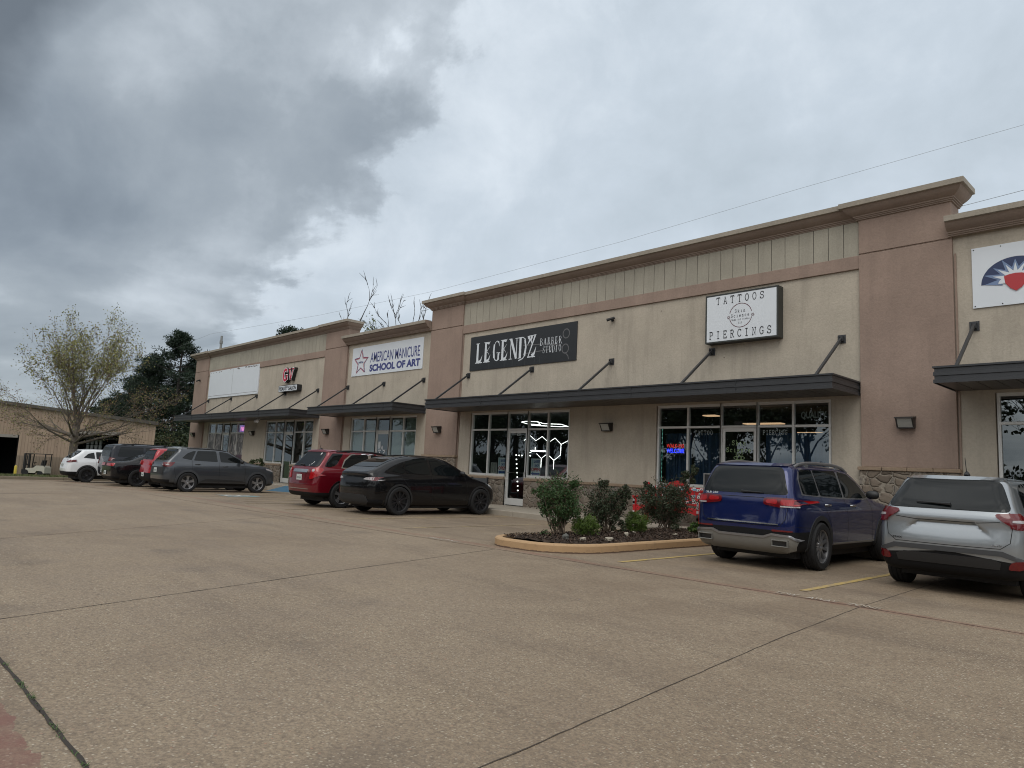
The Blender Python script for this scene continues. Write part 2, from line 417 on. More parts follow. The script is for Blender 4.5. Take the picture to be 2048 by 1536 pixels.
# cornices
PROF = [(.0, 0), (.035, .004), (.035, .03), (.06, .034), (.06, .062), (.085, .066), (.085, .095), (.10, .10), (.125, .115), (.165, .14), (.205, .172), (.24, .21), (.262, .245), (.27, .262), (.325, .268), (.325, .385)]
def cornice(path, zb, name, closed_l=True):
    """path: list of (x, y) corners walked left to right; outward is to the right-hand side of travel (-y)"""
    P2 = [Vector(p) for p in path]; n = len(P2); dirs = []
    for i in range(n):
        a = (P2[i] - P2[i - 1]).normalized() if i else None; b = (P2[i + 1] - P2[i]).normalized() if i < n - 1 else None
        na = Vector((a.y, -a.x)) if a else None; nb = Vector((b.y, -b.x)) if b else None
        if na is None: dirs.append(nb)
        elif nb is None: dirs.append(na)
        else:
            t = (na + nb); t = t / max(1e-6, t.dot(na)); dirs.append(t)
    m_ = MB(); k = len(PROF)
    vs = []
    for i in range(n):
        for o, z in PROF: q = P2[i] + dirs[i] * o; vs.append((q.x, q.y, zb + z))
        q = P2[i]; vs.append((q.x, q.y, zb + PROF[-1][1] + .012)); vs.append((q.x, q.y, zb))
    k += 2; fs = []; mi = []
    for i in range(n - 1):
        for j in range(k - 1):
            fs.append((i * k + j, (i + 1) * k + j, (i + 1) * k + j + 1, i * k + j + 1)); mi.append(1 if j >= k - 5 else 0)
    o = len(m_.v); m_.v += vs; m_.f += fs; m_.m += mi
    m_.f += [tuple(range(k)), tuple((n - 1) * k + j for j in range(k))]; m_.m += [0, 0]
    return m_.build(name, ['trim', 'cap'], B, smooth=True, ang=25)
bk = YW + .52
for a, b in (('p3', 'p2'), ('p1', 'p0')):
    (a0, a1), (b0, b1) = PIL[a], PIL[b]
    cornice([(a0, bk), (a0, YP), (a1 + .01, YP), (a1 + .01, YW), (b0 - .01, YW), (b0 - .01, YP), (b1, YP), (b1, bk)], 7.56, 'cornice')
cornice([(PIL['p2'][1] - .07, YP - .008), (PIL['p1'][0] - .003, YP - .008)], 6.76, 'cornice')
cornice([(PIL['p0'][1] - .06, YP - .008), (XR, YP - .008)], 6.76, 'cornice')
for a, b in ((PIL['p2'][1], PIL['p1'][0]), (PIL['p0'][1], XR)):
    m_ = MB(); m_.box((a, YP + .01, 6.80), (b, YW + .4, 7.13)); m_.build('parapet', 'trim', B)
# stone wainscot
def span(x0, x1):
    m_ = MB(); m_.box((x0, YW - .05, 0), (x1, YW + .04, 1.02)); m_.build('stone_base', 'stone', B)
    m_ = MB(); n = max(1, round((x1 - x0) / .6)); st = (x1 - x0) / n
    for i in range(n): m_.box((x0 + i * st + .003, YW - .085 + .005 * (i % 2), 1.02), (x0 + (i + 1) * st - .003, YW + .06, 1.10))
    m_.build('stone_cap', 'stonecap', B, bevel=.01)
pts = [PIL['p3'][1] + .03]
for k in ('gva', 'gvb'): pts += [*DOORS[k]]
pts.append(PIL['p2'][0] - .03)
for i in range(0, len(pts), 2): span(pts[i], pts[i + 1])
for l, ks, r in (('p2', ['am'], 'p1'), ('p1', ['leg', 'tat'], 'p0'), ('p0', ['rt'], None)):
    pts = [PIL[l][1] + .03]
    for k in ks: pts += [*DOORS[k]]
    pts.append(PIL[r][0] - .03 if r else XR)
    for i in range(0, len(pts), 2): span(pts[i], pts[i + 1])
m_ = MB(); random.seed(5)
for i in range(34):
    x = random.choice([random.uniform(-20, -6.5), random.uniform(-45, -31.5), random.uniform(-28.5, -23)]); z = random.uniform(3.9, 6.3); s = random.uniform(.006, .016)
    m_.lathe([(YW - .004, 0), (YW - .004, s), (YW + .002, s)], (x, 0, z), 'y', 6)
for x0, x1 in ((-34.2, -34.15), (-33.1, -33.06)): m_.box((x0, YW - .002, 5.9), (x1 - .04, YW + .001, 6.4))
m_.build('wall_mark', P('screw_hole', (.10, .085, .07), .9, 0, 0), B)['kind'] = 'stuff'
# storefronts
XS = dict(gva=(-45.02, -43.97, -42.85, -41.75, -40.73, -39.68), gvb=(-36.9, -35.8, -34.75, -33.68, -32.64, -31.67), am=(-28.18, -27.11, -26.12, -25.1, -24.13, -23.19),
          leg=(-19.80, -18.85, -17.86, -16.86, -15.94, -14.98), tat=(-11.65, -10.66, -9.65, -8.63, -7.70, -6.78), rt=(-3.48, -2.5, -1.5, -.5, .5, 1.48))
YF = YW + .04
PANES = {}
for k, xs in XS.items():
    fr = MB(); hw = .03
    for i, x in enumerate(xs):
        zb = .15 if i in (2, 3) else Z0
        xx = x + (.03 if i == 0 else -.03 if i == 5 else 0)
        fr.box((xx - hw, YF, zb), (xx + hw, YF + .1, ZH))
    for i in range(5):
        a, b = xs[i] + (.06 if i == 0 else hw), xs[i + 1] - (.06 if i == 4 else hw)
        fr.box((a, YF + .002, ZH - .07), (b, YF + .1, ZH)); fr.box((a, YF + .002, ZT - .03), (b, YF + .1, ZT + .03))
        if i != 2: fr.box((a, YF - .02, Z0), (b, YF + .1, Z0 + .07))
    fo = fr.build('window', 'alu', B, bevel=.004)
    PANES[k] = fo
    for i in range(5):
        a, b = xs[i] + hw, xs[i + 1] - hw
        m_ = MB(); m_.quad((a, YF + .05, ZT + .03), (b, YF + .05, ZT + .03), (b, YF + .05, ZH - .07), (a, YF + .05, ZH - .07)); m_.build('pane', 'glass', fo)
        if i != 2:
            m_ = MB(); m_.quad((a, YF + .05, Z0 + .07), (b, YF + .05, Z0 + .07), (b, YF + .05, ZT - .03), (a, YF + .05, ZT - .03)); m_.build('pane', 'glass', fo)
    a, b = xs[2] + hw + .004, xs[3] - hw - .004
    dm = MB(); y0 = YF + .02
    dm.box((a, y0, .17), (a + .075, y0 + .05, ZT - .035)); dm.box((b - .075, y0, .17), (b, y0 + .05, ZT - .035))
    dm.box((a + .075, y0 + .001, .17), (b - .075, y0 + .05, .40)); dm.box((a + .075, y0 + .001, ZT - .13), (b - .075, y0 + .05, ZT - .035))
    do = dm.build('door', 'alu', B, bevel=.004)
    m_ = MB(); m_.quad((a + .075, y0 + .02, .40), (b - .075, y0 + .02, .40), (b - .075, y0 + .02, ZT - .13), (a + .075, y0 + .02, ZT - .13)); m_.build('glass', 'glass', do)
    m_ = MB(); m_.tube([(b - .04, y0, 1.02), (b - .04, y0 - .06, 1.03), (b - .04, y0 - .06, 1.3), (b - .04, y0, 1.31)], .012, 8)
    m_.tube([(a + .04, y0 - .005, 1.27), (a + .3, y0 - .012, 1.27), (b - .04, y0 - .005, 1.27)], .009, 6)
    m_.build('handle', 'chrome', do, smooth=True)
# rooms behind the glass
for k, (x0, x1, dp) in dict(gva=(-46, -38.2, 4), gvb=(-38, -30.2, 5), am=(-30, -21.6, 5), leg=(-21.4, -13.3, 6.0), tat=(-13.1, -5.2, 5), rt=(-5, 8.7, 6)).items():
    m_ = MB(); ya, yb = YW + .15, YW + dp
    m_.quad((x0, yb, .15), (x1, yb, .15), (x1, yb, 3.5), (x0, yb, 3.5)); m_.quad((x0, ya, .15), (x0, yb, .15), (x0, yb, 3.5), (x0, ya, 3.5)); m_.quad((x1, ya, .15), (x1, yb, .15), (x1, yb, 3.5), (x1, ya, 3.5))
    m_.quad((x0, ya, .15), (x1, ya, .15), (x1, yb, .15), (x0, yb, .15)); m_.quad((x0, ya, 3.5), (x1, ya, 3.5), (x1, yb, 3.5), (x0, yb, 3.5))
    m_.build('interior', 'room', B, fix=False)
# canopies
CAN = [(-46.6, -31.1, [-45.39, -41.87, -38.35, -34.88, -31.43]), (-29.35, -22.6, [-28.63, -25.69, -22.84]), (-20.55, -6.09, [-20.07, -16.74, -13.33, -9.91, -6.5]), (-4.17, 4.5, [-3.81, -.4, 3.0])]
YC = 15.28
for x0, x1, st in CAN:
    m_ = MB()
    prof = [(0, 3.41), (.0, 3.475), (.018, 3.485), (.018, 3.545), (0, 3.555), (0, 3.62), (.018, 3.63), (.018, 3.69), (0, 3.70), (-.012, 3.705), (-.012, 3.74)]
    def ring(o, z): return [(x0 + o, YW, z), (x0 + o, YC + o, z), (x1 - o, YC + o, z), (x1 - o, YW, z)]
    vs = []
    for o, z in prof: vs += ring(o, z)
    fs = []
    for i in range(len(prof) - 1):
        for j in range(3): fs.append((i * 4 + j, i * 4 + j + 1, i * 4 + 5 + j, i * 4 + 4 + j))
    m_.add(vs, fs); m_.quad(*ring(.0, 3.725)[::-1])
    k = x0 + 3.05
    while k < x1 - .5: m_.box((k, YC - .004, 3.415), (k + .006, YC + .012, 3.735)); k += 3.05
    co = m_.build('canopy', 'canopy', B, fix=False)
    m_ = MB(); n = int((x1 - x0) / .32); wd = (x1 - x0 - .06) / n
    for i in range(n):
        a = x0 + .03 + i * wd; m_.box((a + .008, YC + .03, 3.43), (a + wd - .008, YW - .01, 3.455))
    m_.quad((x0 + .03, YC + .03, 3.46), (x1 - .03, YC + .03, 3.46), (x1 - .03, YW - .01, 3.46), (x0 + .03, YW - .01, 3.46))
    m_.build('soffit', 'soffit', co)
    for x in st:
        m_ = MB(); m_.box((x - .09, YW - .02, 4.68), (x + .09, YW - .002, 4.88)); m_.box((x - .05, YW - .1, 4.72), (x - .035, YW - .02, 4.84)); m_.box((x + .035, YW - .1, 4.72), (x + .05, YW - .02, 4.84))
        m_.tube([(x, YW - .05, 4.79), (x + .02, YC + .04, 3.70)], .038, 4, cap=True)
        m_.build('strut', 'canopy', co)
# wall lamps
lm = P('lamp_lens', (.35, .35, .32), .25, 0, .1, 8)
def wall_lamp(x, z, y, label):
    e = empty('wall_lamp', (x, y, z), label, 'wall lamp', 'wall lamps along the shop fronts')
    m_ = MB(); m_.box((x - .17, y - .02, z - .1), (x + .17, y, z + .13))
    m_.add([(x - .19, y - .02, z + .14), (x + .19, y - .02, z + .14), (x + .19, y - .24, z + .115), (x - .19, y - .24, z + .115), (x - .19, y - .02, z + .11), (x + .19, y - .02, z + .11), (x + .19, y - .24, z + .085), (x - .19, y - .24, z + .085)],
           [(0, 1, 2, 3), (4, 5, 6, 7), (0, 1, 5, 4), (1, 2, 6, 5), (2, 3, 7, 6), (3, 0, 4, 7)])
    for s in (-1, 1):
        m_.prism([(y - .02, z + .11), (y - .235, z + .1), (y - .12, z - .11), (y - .02, z - .11)], x + s * .16 - .012, x + s * .16 + .012, 'x')
    m_.box((x - .17, y - .13, z - .125), (x + .17, y - .02, z - .1))
    m_.build('housing', M['lampbody'], e)
    m_ = MB(); m_.prism([(y - .03, z + .1), (y - .215, z + .085), (y - .115, z - .098), (y - .03, z - .098)], x - .145, x + .145, 'x'); m_.build('lens', lm, e)
M['lampbody'] = P('lamp_bronze', (.04, .036, .033), .5, .3, .2, 20)
for x, z, y, lb in ((-47.1, 2.66, YP, 'bronze wall lamp on the leftmost brown pilaster beside the salon windows'), (-38.4, 2.71, YW, 'bronze wall lamp between the two salon storefronts under the canopy'), (-30.1, 2.74, YP, 'bronze wall lamp on the brown pilaster above the red car'),
    (-21.6, 2.76, YP, 'bronze wall lamp on the brown pilaster above the black car roof'), (-13.39, 2.77, YW, 'wedge-shaped wall lamp on the tan wall between barber and tattoo windows'), (-5.11, 2.77, YP, 'large wedge wall lamp on the wide brown pilaster at right')):
    wall_lamp(x, z, y, lb)
def wall_cam(x, z, y, lb):
    e = empty('security_camera', (x, y, z), lb, 'security camera', 'security cameras on the wall')
    m_ = MB(); m_.lathe([(y - .03, .0), (y - .03, .05), (y, .05)], (x, 0, z), 'y', 12); m_.tube([(x, y - .02, z), (x, y - .1, z)], .015, 6); m_.build('bracket', 'black', e)
    m_ = MB(); m_.tube([(x + .12, y - .06, z + .05), (x - .08, y - .2, z - .03)], [.04, .045], 10); m_.build('housing', 'black', e, smooth=True)
wall_cam(-47.0, 6.15, YP, 'small black security camera high on the leftmost pilaster'); wall_cam(-13.35, 6.08, YW, 'small black security camera on the tan wall right of the barber sign')
e = empty('flood_light', (-36.1, 16.08, 3.41), 'white twin-head flood light under the salon canopy', 'flood light')
m_ = MB(); m_.lathe([(3.41, .07), (3.36, .07), (3.35, 0)], (-36.1, 16.08, 0), 'z', 14); m_.build('base', 'white', e)
for s in (-1, 1):
    m_ = MB(); m_.tube([(-36.1 + s * .05, 16.05, 3.35), (-36.1 + s * .16, 15.95, 3.26)], [.04, .085], 12); m_.build('lamp_head', 'white', e, smooth=True)
# rain pipes beside pilasters
for x in (PIL['p3'][1] + .02, PIL['p2'][1] + .02, PIL['p1'][1] + .02, PIL['p0'][1] + .02):
    m_ = MB(); m_.box((x, YW - .03, 1.1), (x + .035, YW - .001, 6.4)); m_.build('expansion_joint', M['brown'], B)
# ------------------------------------------------------------ signs
def panel_sign(name, x0, x1, z0, z1, y, th, mat, label, frame=None, cat='sign'):
    e = empty(name, ((x0 + x1) / 2, y, z0), label, cat)
    m_ = MB(); m_.box((x0, y, z0), (x1, y + th, z1)); m_.build('panel', mat, e, bevel=.004)
    return e
vin = P('vinyl_black', (.012, .012, .014), .4, 0, .0)
blu = P('vinyl_blue', (.055, .065, .21), .4, 0, .05); red = P('vinyl_red', (.42, .03, .035), .4, 0, .05)
ltb = P('vinyl_light_blue', (.16, .23, .38), .4, 0, .05); nvy = P('vinyl_navy', (.02, .035, .10), .4, 0, .05)
# blank white board
e = panel_sign('blank_sign', -45.45, -38.25, 4.93, 6.62, YW - .06, .06, 'signwhite', 'blank white sign board left of the red and white salon letters')
m_ = MB(); m_.box((-41.87, YW - .062, 5.0), (-41.855, YW - .058, 6.6)); m_.box((-45.4, YW - .064, 5.06), (-38.3, YW - .059, 5.075))
for i in range(40):
    x = random.uniform(-45.3, -38.5) if i < 16 else random.uniform(-40.2, -38.5); m_.box((x, YW - .063, 6.53 + random.uniform(-.03, .05)), (x + random.uniform(.05, .2), YW - .0595, 6.55 + random.uniform(-.02, .06)))
m_.build('seam', P('rust_stain', (.22, .2, .19), .8), e)
# salon letters
def serif_letter(mb, ch, x, z, h, wd, y0, y1, grow=0, mi=0):
    G_ = {'G': [(arc(.36, .5, .3, .46, 52, 330, 18), .2, .2), ([(.66, .05), (.66, .46)], .2, .2), ([(.42, .46), (.8, .46)], .07, .07), ([(.62, .98), (.62, .7)], .08, .04)],
          'V': [([(.12, .96), (.42, .04)], .22, .14), ([(.72, .96), (.42, .04)], .09, .07), ([(-.04, .96), (.32, .96)], .07, .07), ([(.58, .96), (.88, .96)], .07, .07)]}
    for pts, a, b in G_[ch]:
        for yy in (y0,):
            stroke(mb, [(p[0] * wd, p[1] * h) for p in pts], [(a + grow) * wd, (b + grow) * wd], lambda u, v: (x + u, y0, z + v), mi)
        s0 = len(mb.v); tmp = MB(); stroke(tmp, [(p[0] * wd, p[1] * h) for p in pts], [(a + grow) * wd, (b + grow) * wd], lambda u, v: (x + u, 0, z + v))
        n = len(tmp.v) // 2; L = [tmp.v[2 * i] for i in range(n)] + [tmp.v[2 * i + 1] for i in reversed(range(n))]
        k = len(L); vs = [(p[0], y0, p[2]) for p in L] + [(p[0], y1, p[2]) for p in L]
        mb.add(vs, [(i, (i + 1) % k, (i + 1) % k + k, i + k) for i in range(k)], mi if mi != 0 else mi)
e = empty('salon_letters', (-34.2, YW, 5.4), 'red letters G V with white outline standing out from the wall', 'sign')
for ch, x, n_ in (('G', -34.93, 'letter'), ('V', -34.33, 'letter')):
    m_ = MB(); serif_letter(m_, ch, x, 5.42, .62, .66, YW - .2, YW, .14); m_.build(n_, M['black'], e, fix=False)
    m_ = MB(); serif_letter(m_, ch, x, 5.42, .62, .66, YW - .205, YW - .2, .12); m_.build('outline', 'white', e, fix=False)
    m_ = MB(); serif_letter(m_, ch, x, 5.42, .62, .66, YW - .212, YW - .205, .0); m_.build('face', P('letter_red', (.5, .03, .07), .4), e, fix=False)
x0, x1, z0, z1, yb = -35.22, -33.15, 4.83, 5.17, YW - .26
e = empty('salon_name_box', (-34.2, yb, z0), 'black and white box sign reading BEAUTY SALON', 'sign')
def rrect(x0, x1, z0, z1, r, n=5):
    p = []
    for cx, cz, a in ((x1 - r, z1 - r, 0), (x0 + r, z1 - r, 90), (x0 + r, z0 + r, 180), (x1 - r, z0 + r, 270)): p += arc(cx, cz, r, r, a, a + 90, n)
    return p
m_ = MB(); m_.prism(rrect(x0, x1, z0, z1, .06), yb, YW); m_.build('box', 'black', e)
m_ = MB(); m_.prism(rrect(x0 + .03, x1 - .03, z0 + .03, z1 - .03, .04), yb - .004, yb + .01); m_.build('face', 'signwhite', e)
m_ = MB(); outline_text(m_, bfont('BEAUTY SALON', .21, 1.86, .035), x0 + .1, z0 + .065, yb - .008); m_.build('lettering', vin, e, fix=False)
# nail school banner
e = panel_sign('school_banner', -28.41, -23.0, 5.26, 6.57, YW - .03, .028, 'signwhite', 'white banner with a star and the words AMERICAN MANICURE SCHOOL OF ART')
y = YW - .034
m_ = MB(); outline_text(m_, bfont('AMERICAN MANICURE', .45, 3.68, .008), -26.88, 5.80, y); outline_text(m_, bfont('SCHOOL OF ART', .32, 3.76, .05), -26.9, 5.39, y); m_.build('lettering', blu, e, fix=False)
def star(mb, cx, cz, r, y, w, k=.42, start=90, mi=None):
    p = []
    for i in range(10): a = R(start + 36 * i); q = r if i % 2 == 0 else r * k; p.append((cx + q * cos(a), cz + q * sin(a)))
    for i in range(10):
        stroke(mb, [p[i], p[(i + 1) % 10]], w, lambda u, v: (u, y, v), mi)
m_ = MB(); star(m_, -27.65, 5.86, .58, y, .025, .45); star(m_, -27.65, 5.86, .5, y - .001, .012, .45); m_.build('star_outline', red, e, fix=False)
m_ = MB(); star(m_, -27.61, 5.885, .58, y - .002, .02, .45); outline_text(m_, bfont('AMSOA', .09, .42, .02), -27.86, 5.83, y - .003); m_.build('star_outline', blu, e, fix=False)
# barber banner
bb = P('banner_black', (.022, .024, .027), .3, 0, .2, 1.5)
e = panel_sign('barber_banner', -20.02, -14.76, 4.94, 6.22, YW - .03, .028, bb, 'black banner with large white words LEGENDZ BARBER STUDIO and faint scissors')
y = YW - .034
LG = {  # tall ornate capitals: strokes with widths (start, end), unit height
 'L': [([(.2, 0), (.2, 1)], .15, .13), ([(.04, 1.0), (.36, 1.0)], .03, .03), ([(.02, .0), (.6, .0)], .04, .05), ([(.26, .02), (.5, .1), (.64, .36)], .16, .01), ([(.58, .01), (.66, -.03)], .06, .01)],
 'E': [([(.2, 0), (.2, 1)], .15, .13), ([(.04, 1.0), (.5, 1.0)], .03, .04), ([(.3, .98), (.46, .92), (.58, 1.04)], .10, .01), ([(.2, .56), (.34, .58), (.54, .78)], .05, .01), ([(.2, .52), (.36, .5), (.5, .36)], .05, .01), ([(.02, 0), (.58, 0)], .04, .05), ([(.26, .03), (.48, .1), (.62, .36)], .16, .01)],
 'G': [([(.62, .94), (.46, 1.0), (.3, .94), (.2, .72), (.17, .5), (.2, .26), (.3, .06), (.46, 0)], .03, .05), ([(.22, .85), (.18, .5), (.23, .15)], .1, .12), ([(.46, .0), (.58, .06), (.6, .38)], .05, .12), ([(.42, .4), (.74, .4)], .03, .03), ([(.5, .98), (.6, .9), (.66, .72)], .08, .01)],
 'N': [([(.16, 0), (.16, 1)], .045, .045), ([(.16, 1.0), (.62, .0)], .15, .13), ([(.64, .0), (.64, 1)], .045, .045), ([(.0, 1), (.2, 1)], .03, .04), ([(.02, 0), (.3, 0)], .03, .03), ([(.5, 1), (.78, 1)], .03, .03)],
 'D': [([(.2, 0), (.2, 1)], .15, .14), ([(.04, 1), (.4, 1), (.58, .9), (.68, .5), (.6, .12), (.42, -.04), (.1, -.12)], .04, .05), ([(.55, .88), (.65, .5), (.56, .1)], .08, .12), ([(.04, 0), (.3, 0)], .03, .03)],
 'Z': [([(.04, 1), (.7, 1.04)], .05, .03), ([(.12, .98), (.22, .82), (.04, .58)], .16, .01), ([(.62, 1.02), (.12, .02)], .09, .05), ([(.06, 0), (.66, 0)], .05, .05), ([(.4, .04), (.58, .14), (.72, .46)], .2, .01), ([(.38, 1.0), (.3, .8), (.4, .6)], .14, .01)],
 'B': [([(.18, 0), (.18, 1)], .13, .13), ([(.02, 1), (.44, 1), (.58, .82), (.44, .56), (.2, .54)], .05, .05), ([(.2, .54), (.5, .5), (.64, .26), (.46, 0), (.02, 0)], .05, .06), ([(.56, .46), (.62, .26), (.54, .06)], .08, .1)],
 'A': [([(.34, 1), (.08, 0)], .05, .05), ([(.34, 1), (.6, 0)], .14, .13), ([(.16, .34), (.5, .34)], .04, .04), ([(-.02, 0), (.2, 0)], .03, .03), ([(.46, 0), (.74, 0)], .03, .03)],
 'R': [([(.18, 0), (.18, 1)], .13, .13), ([(.02, 1), (.44, 1), (.58, .8), (.44, .54), (.2, .52)], .05, .06), ([(.38, .52), (.6, .05), (.8, -.1)], .12, .04), ([(.04, 0), (.32, 0)], .03, .03)],
 'S': [([(.6, .84), (.44, 1), (.24, .94), (.14, .74), (.3, .56), (.52, .44), (.62, .24), (.46, .0), (.24, .02), (.08, .2)], .05, .05), ([(.2, .68), (.5, .42)], .12, .12), ([(.6, 1), (.6, .76)], .03, .03), ([(.1, .0), (.1, .28)], .03, .03)],
 'T': [([(.36, 0), (.36, 1)], .13, .13), ([(.02, 1), (.7, 1)], .05, .05), ([(.04, 1), (.03, .76)], .06, .01), ([(.68, 1), (.69, .76)], .06, .01), ([(.2, 0), (.52, 0)], .03, .03)],
 'U': [([(.18, 1), (.18, .3), (.3, .04), (.48, .04), (.62, .3)], .13, .08), ([(.64, 0), (.64, 1)], .07, .07), ([(.02, 1), (.3, 1)], .03, .03), ([(.5, 1), (.78, 1)], .03, .03)],
 'I': [([(.3, 0), (.3, 1)], .14, .14), ([(.12, 1), (.48, 1)], .03, .03), ([(.12, 0), (.48, 0)], .03, .03)],
 'O': [(arc(.38, .5, .27, .5, 90, 450, 20), .07, .07), (arc(.38, .5, .27, .46, 130, 230, 6), .12, .12), (arc(.38, .5, .27, .46, -50, 50, 6), .12, .12)],
}
def ornate(mb, text, x, z, h, adv, wd, y, kern=None, bo=1.2):
    k = 0
    for i, ch in enumerate(text):
        ox = x + i * adv + (kern or {}).get(i, 0)
        for pts, a, b in LG[ch]:
            stroke(mb, [(p[0] * wd, p[1] * h) for p in pts], [a * wd * bo, b * wd * bo], lambda u, v: (ox + u, y - .0004 * (k % 7), z + v)); k += 1
m_ = MB(); ornate(m_, 'LEGENDZ', -19.72, 5.22, .72, .45, .62, y, {6: .0})
ornate(m_, 'BARBER', -16.40, 5.565, .235, .172, .19, y, None, .95); ornate(m_, 'STUDIO', -16.27, 5.30, .22, .146, .165, y, None, .95)
m_.build('lettering', 'signwhite', e, fix=False)
m_ = MB(); gy = P('faded_grey_print', (.12, .12, .125), .5)
for cx, cz in ((-15.22, 5.86), (-15.24, 5.36)):
    stroke(m_, arc(cx, cz, .14, .15, 0, 360, 20), .035, lambda u, v: (u, y + .001, v))
stroke(m_, [(-15.45, 5.73), (-16.0, 5.4), (-17.2, 5.35)], .03, lambda u, v: (u, y + .002, v)); stroke(m_, [(-15.45, 5.48), (-16.0, 5.6), (-17.2, 5.65)], .03, lambda u, v: (u, y + .0015, v)); stroke(m_, [(-15.25, 5.24), (-15.12, 5.12), (-15.08, 5.0)], .03, lambda u, v: (u, y + .0025, v))
m_.build('scissors_print', gy, e, fix=False)
dr = P('drip_stain', (.055, .06, .062), .6)
m_ = MB()
for x in (-19.42, -18.95, -18.1, -17.72, -17.1, -16.65, -16.4): m_.box((x, y + .003, 4.95), (x + .012, y + .004, 5.19))
m_.build('water_streak', dr, e)
# tattoo box sign
x0, x1, z0, z1 = -9.97, -7.93, 4.95, 6.27; yb = YW - .28
e = empty('tattoo_box_sign', (-8.95, yb, z0), 'white box sign in a dark frame reading TATTOOS Skin Science PIERCINGS', 'sign')
m_ = MB(); m_.box((x0, yb + .012, z0), (x1, YW, z1)); fw = .045
for a, b in (((x0, z0), (x1, z0 + fw)), ((x0, z1 - fw), (x1, z1)), ((x0, z0 + fw), (x0 + fw, z1 - fw)), ((x1 - fw, z0 + fw), (x1, z1 - fw))): m_.box((a[0], yb, a[1]), (b[0], yb + .012, b[1]))
m_.build('cabinet', P('sign_cabinet', (.03, .033, .03), .45), e, bevel=.006)
m_ = MB(); m_.box((x0 + fw, yb + .006, z0 + fw), (x1 - fw, yb + .0115, z1 - fw)); m_.build('face', 'signwhite', e)
yt = yb + .003
m_ = MB(); type_text(m_, 'TATTOOS', x0 + .33, z1 - .28, .18, .205, .021, yt); type_text(m_, 'PIERCINGS', x0 + .13, z0 + .115, .19, .203, .022, yt)
type_text(m_, 'Skin', x0 + .865, z0 + .755, .085, .08, .010, yt); type_text(m_, 'Science', x0 + .755, z0 + .635, .085, .077, .010, yt); type_text(m_, 'Body Art Studio', x0 + .775, z0 + .55, .042, .034, .006, yt); type_text(m_, 'LLC', x0 + .965, z0 + .46, .04, .04, .006, yt)
m_.build('lettering', vin, e, fix=False)
m_ = MB()
for a0, a1 in ((14, 166), (194, 346)): stroke(m_, arc(x0 + 1.025, z0 + .675, .315, .315, a0, a1, 24), .016, lambda u, v: (u, yt, v))
for sx in (-.375, .375):
    for k in range(3): stroke(m_, [(x0 + 1.025 + sx * .9 + .045 * cos(t) * cos(k * 1.05) - .018 * sin(t) * sin(k * 1.05), z0 + .65 + .045 * cos(t) * sin(k * 1.05) + .018 * sin(t) * cos(k * 1.05)) for t in [2 * pi * i / 12 for i in range(13)]], .005, lambda u, v: (u, yt - .001 * k, v))
m_.build('ring_mark', P('ring_maroon', (.10, .02, .03), .5), e, fix=False)
# insurance sign on the right
e = panel_sign('insurance_sign', -3.82, 1.6, 5.15, 6.44, YW - .03, .028, 'signwhite', 'white sign with a blue sunrise and red shield emblem at the right edge')
y = YW - .034; cx, cz = -3.06, 5.62
m_ = MB(); m_.add([(cx + .6 * cos(R(a)), y, cz + .52 * sin(R(a))) for a in range(0, 181, 6)], [tuple(range(31))]); m_.build('sunrise', nvy, e, fix=False)
m_ = MB()
for k in range(9):
    a = R(k * 22.5); dl = R(9)
    r_ = .6 if k % 2 else .54
    m_.add([(cx + .24 * cos(a - dl * 2.0), y - .002 - .0004 * k, cz + .02 + .24 * sin(a - dl * 2)), (cx + r_ * cos(a), y - .002 - .0004 * k, cz + r_ * .87 * sin(a)), (cx + .24 * cos(a + dl * 2.0), y - .002 - .0004 * k, cz + .02 + .24 * sin(a + dl * 2))], [(0, 1, 2)])
m_.build('sunrise_ray', ltb, e, fix=False)
m_ = MB()
for k in range(1, 8):
    a = R(k * 22.5 + (0)); dl = R(9)
    m_.add([(cx + .12 * cos(a - dl * 2.6), y - .008 - .0004 * k, cz + .02 + .16 * sin(a - dl * 2.6)), (cx + .43 * cos(a), y - .008 - .0004 * k, cz + .40 * sin(a)), (cx + .12 * cos(a + dl * 2.6), y - .008 - .0004 * k, cz + .02 + .16 * sin(a + dl * 2.6))], [(0, 1, 2)])
m_.add([(cx + .3 * cos(R(a)), y - .0125, cz - .02 + .17 * sin(R(a))) for a in range(0, 181, 12)], [tuple(range(16))])
m_.build('sunrise_ray', 'signwhite', e, fix=False)
m_ = MB(); m_.add([(cx - .2, y - .014, cz + .13), (cx - .1, y - .014, cz + .16), (cx, y - .014, cz + .17), (cx + .1, y - .014, cz + .16), (cx + .2, y - .014, cz + .13), (cx + .18, y - .014, cz - .02), (cx + .1, y - .014, cz - .13), (cx, y - .014, cz - .2), (cx - .1, y - .014, cz - .13), (cx - .18, y - .014, cz - .02)], [tuple(range(10))]); m_.build('shield', red, e, fix=False)
m_ = MB()
for x in (-3.78, -3.3, -2.6, -1.8): 
    for z in (5.19, 6.4): m_.lathe([(y - .003, 0), (y - .003, .012), (y + .004, .012)], (x, 0, z), 'y', 8)
m_.build('screw', 'dark', e)
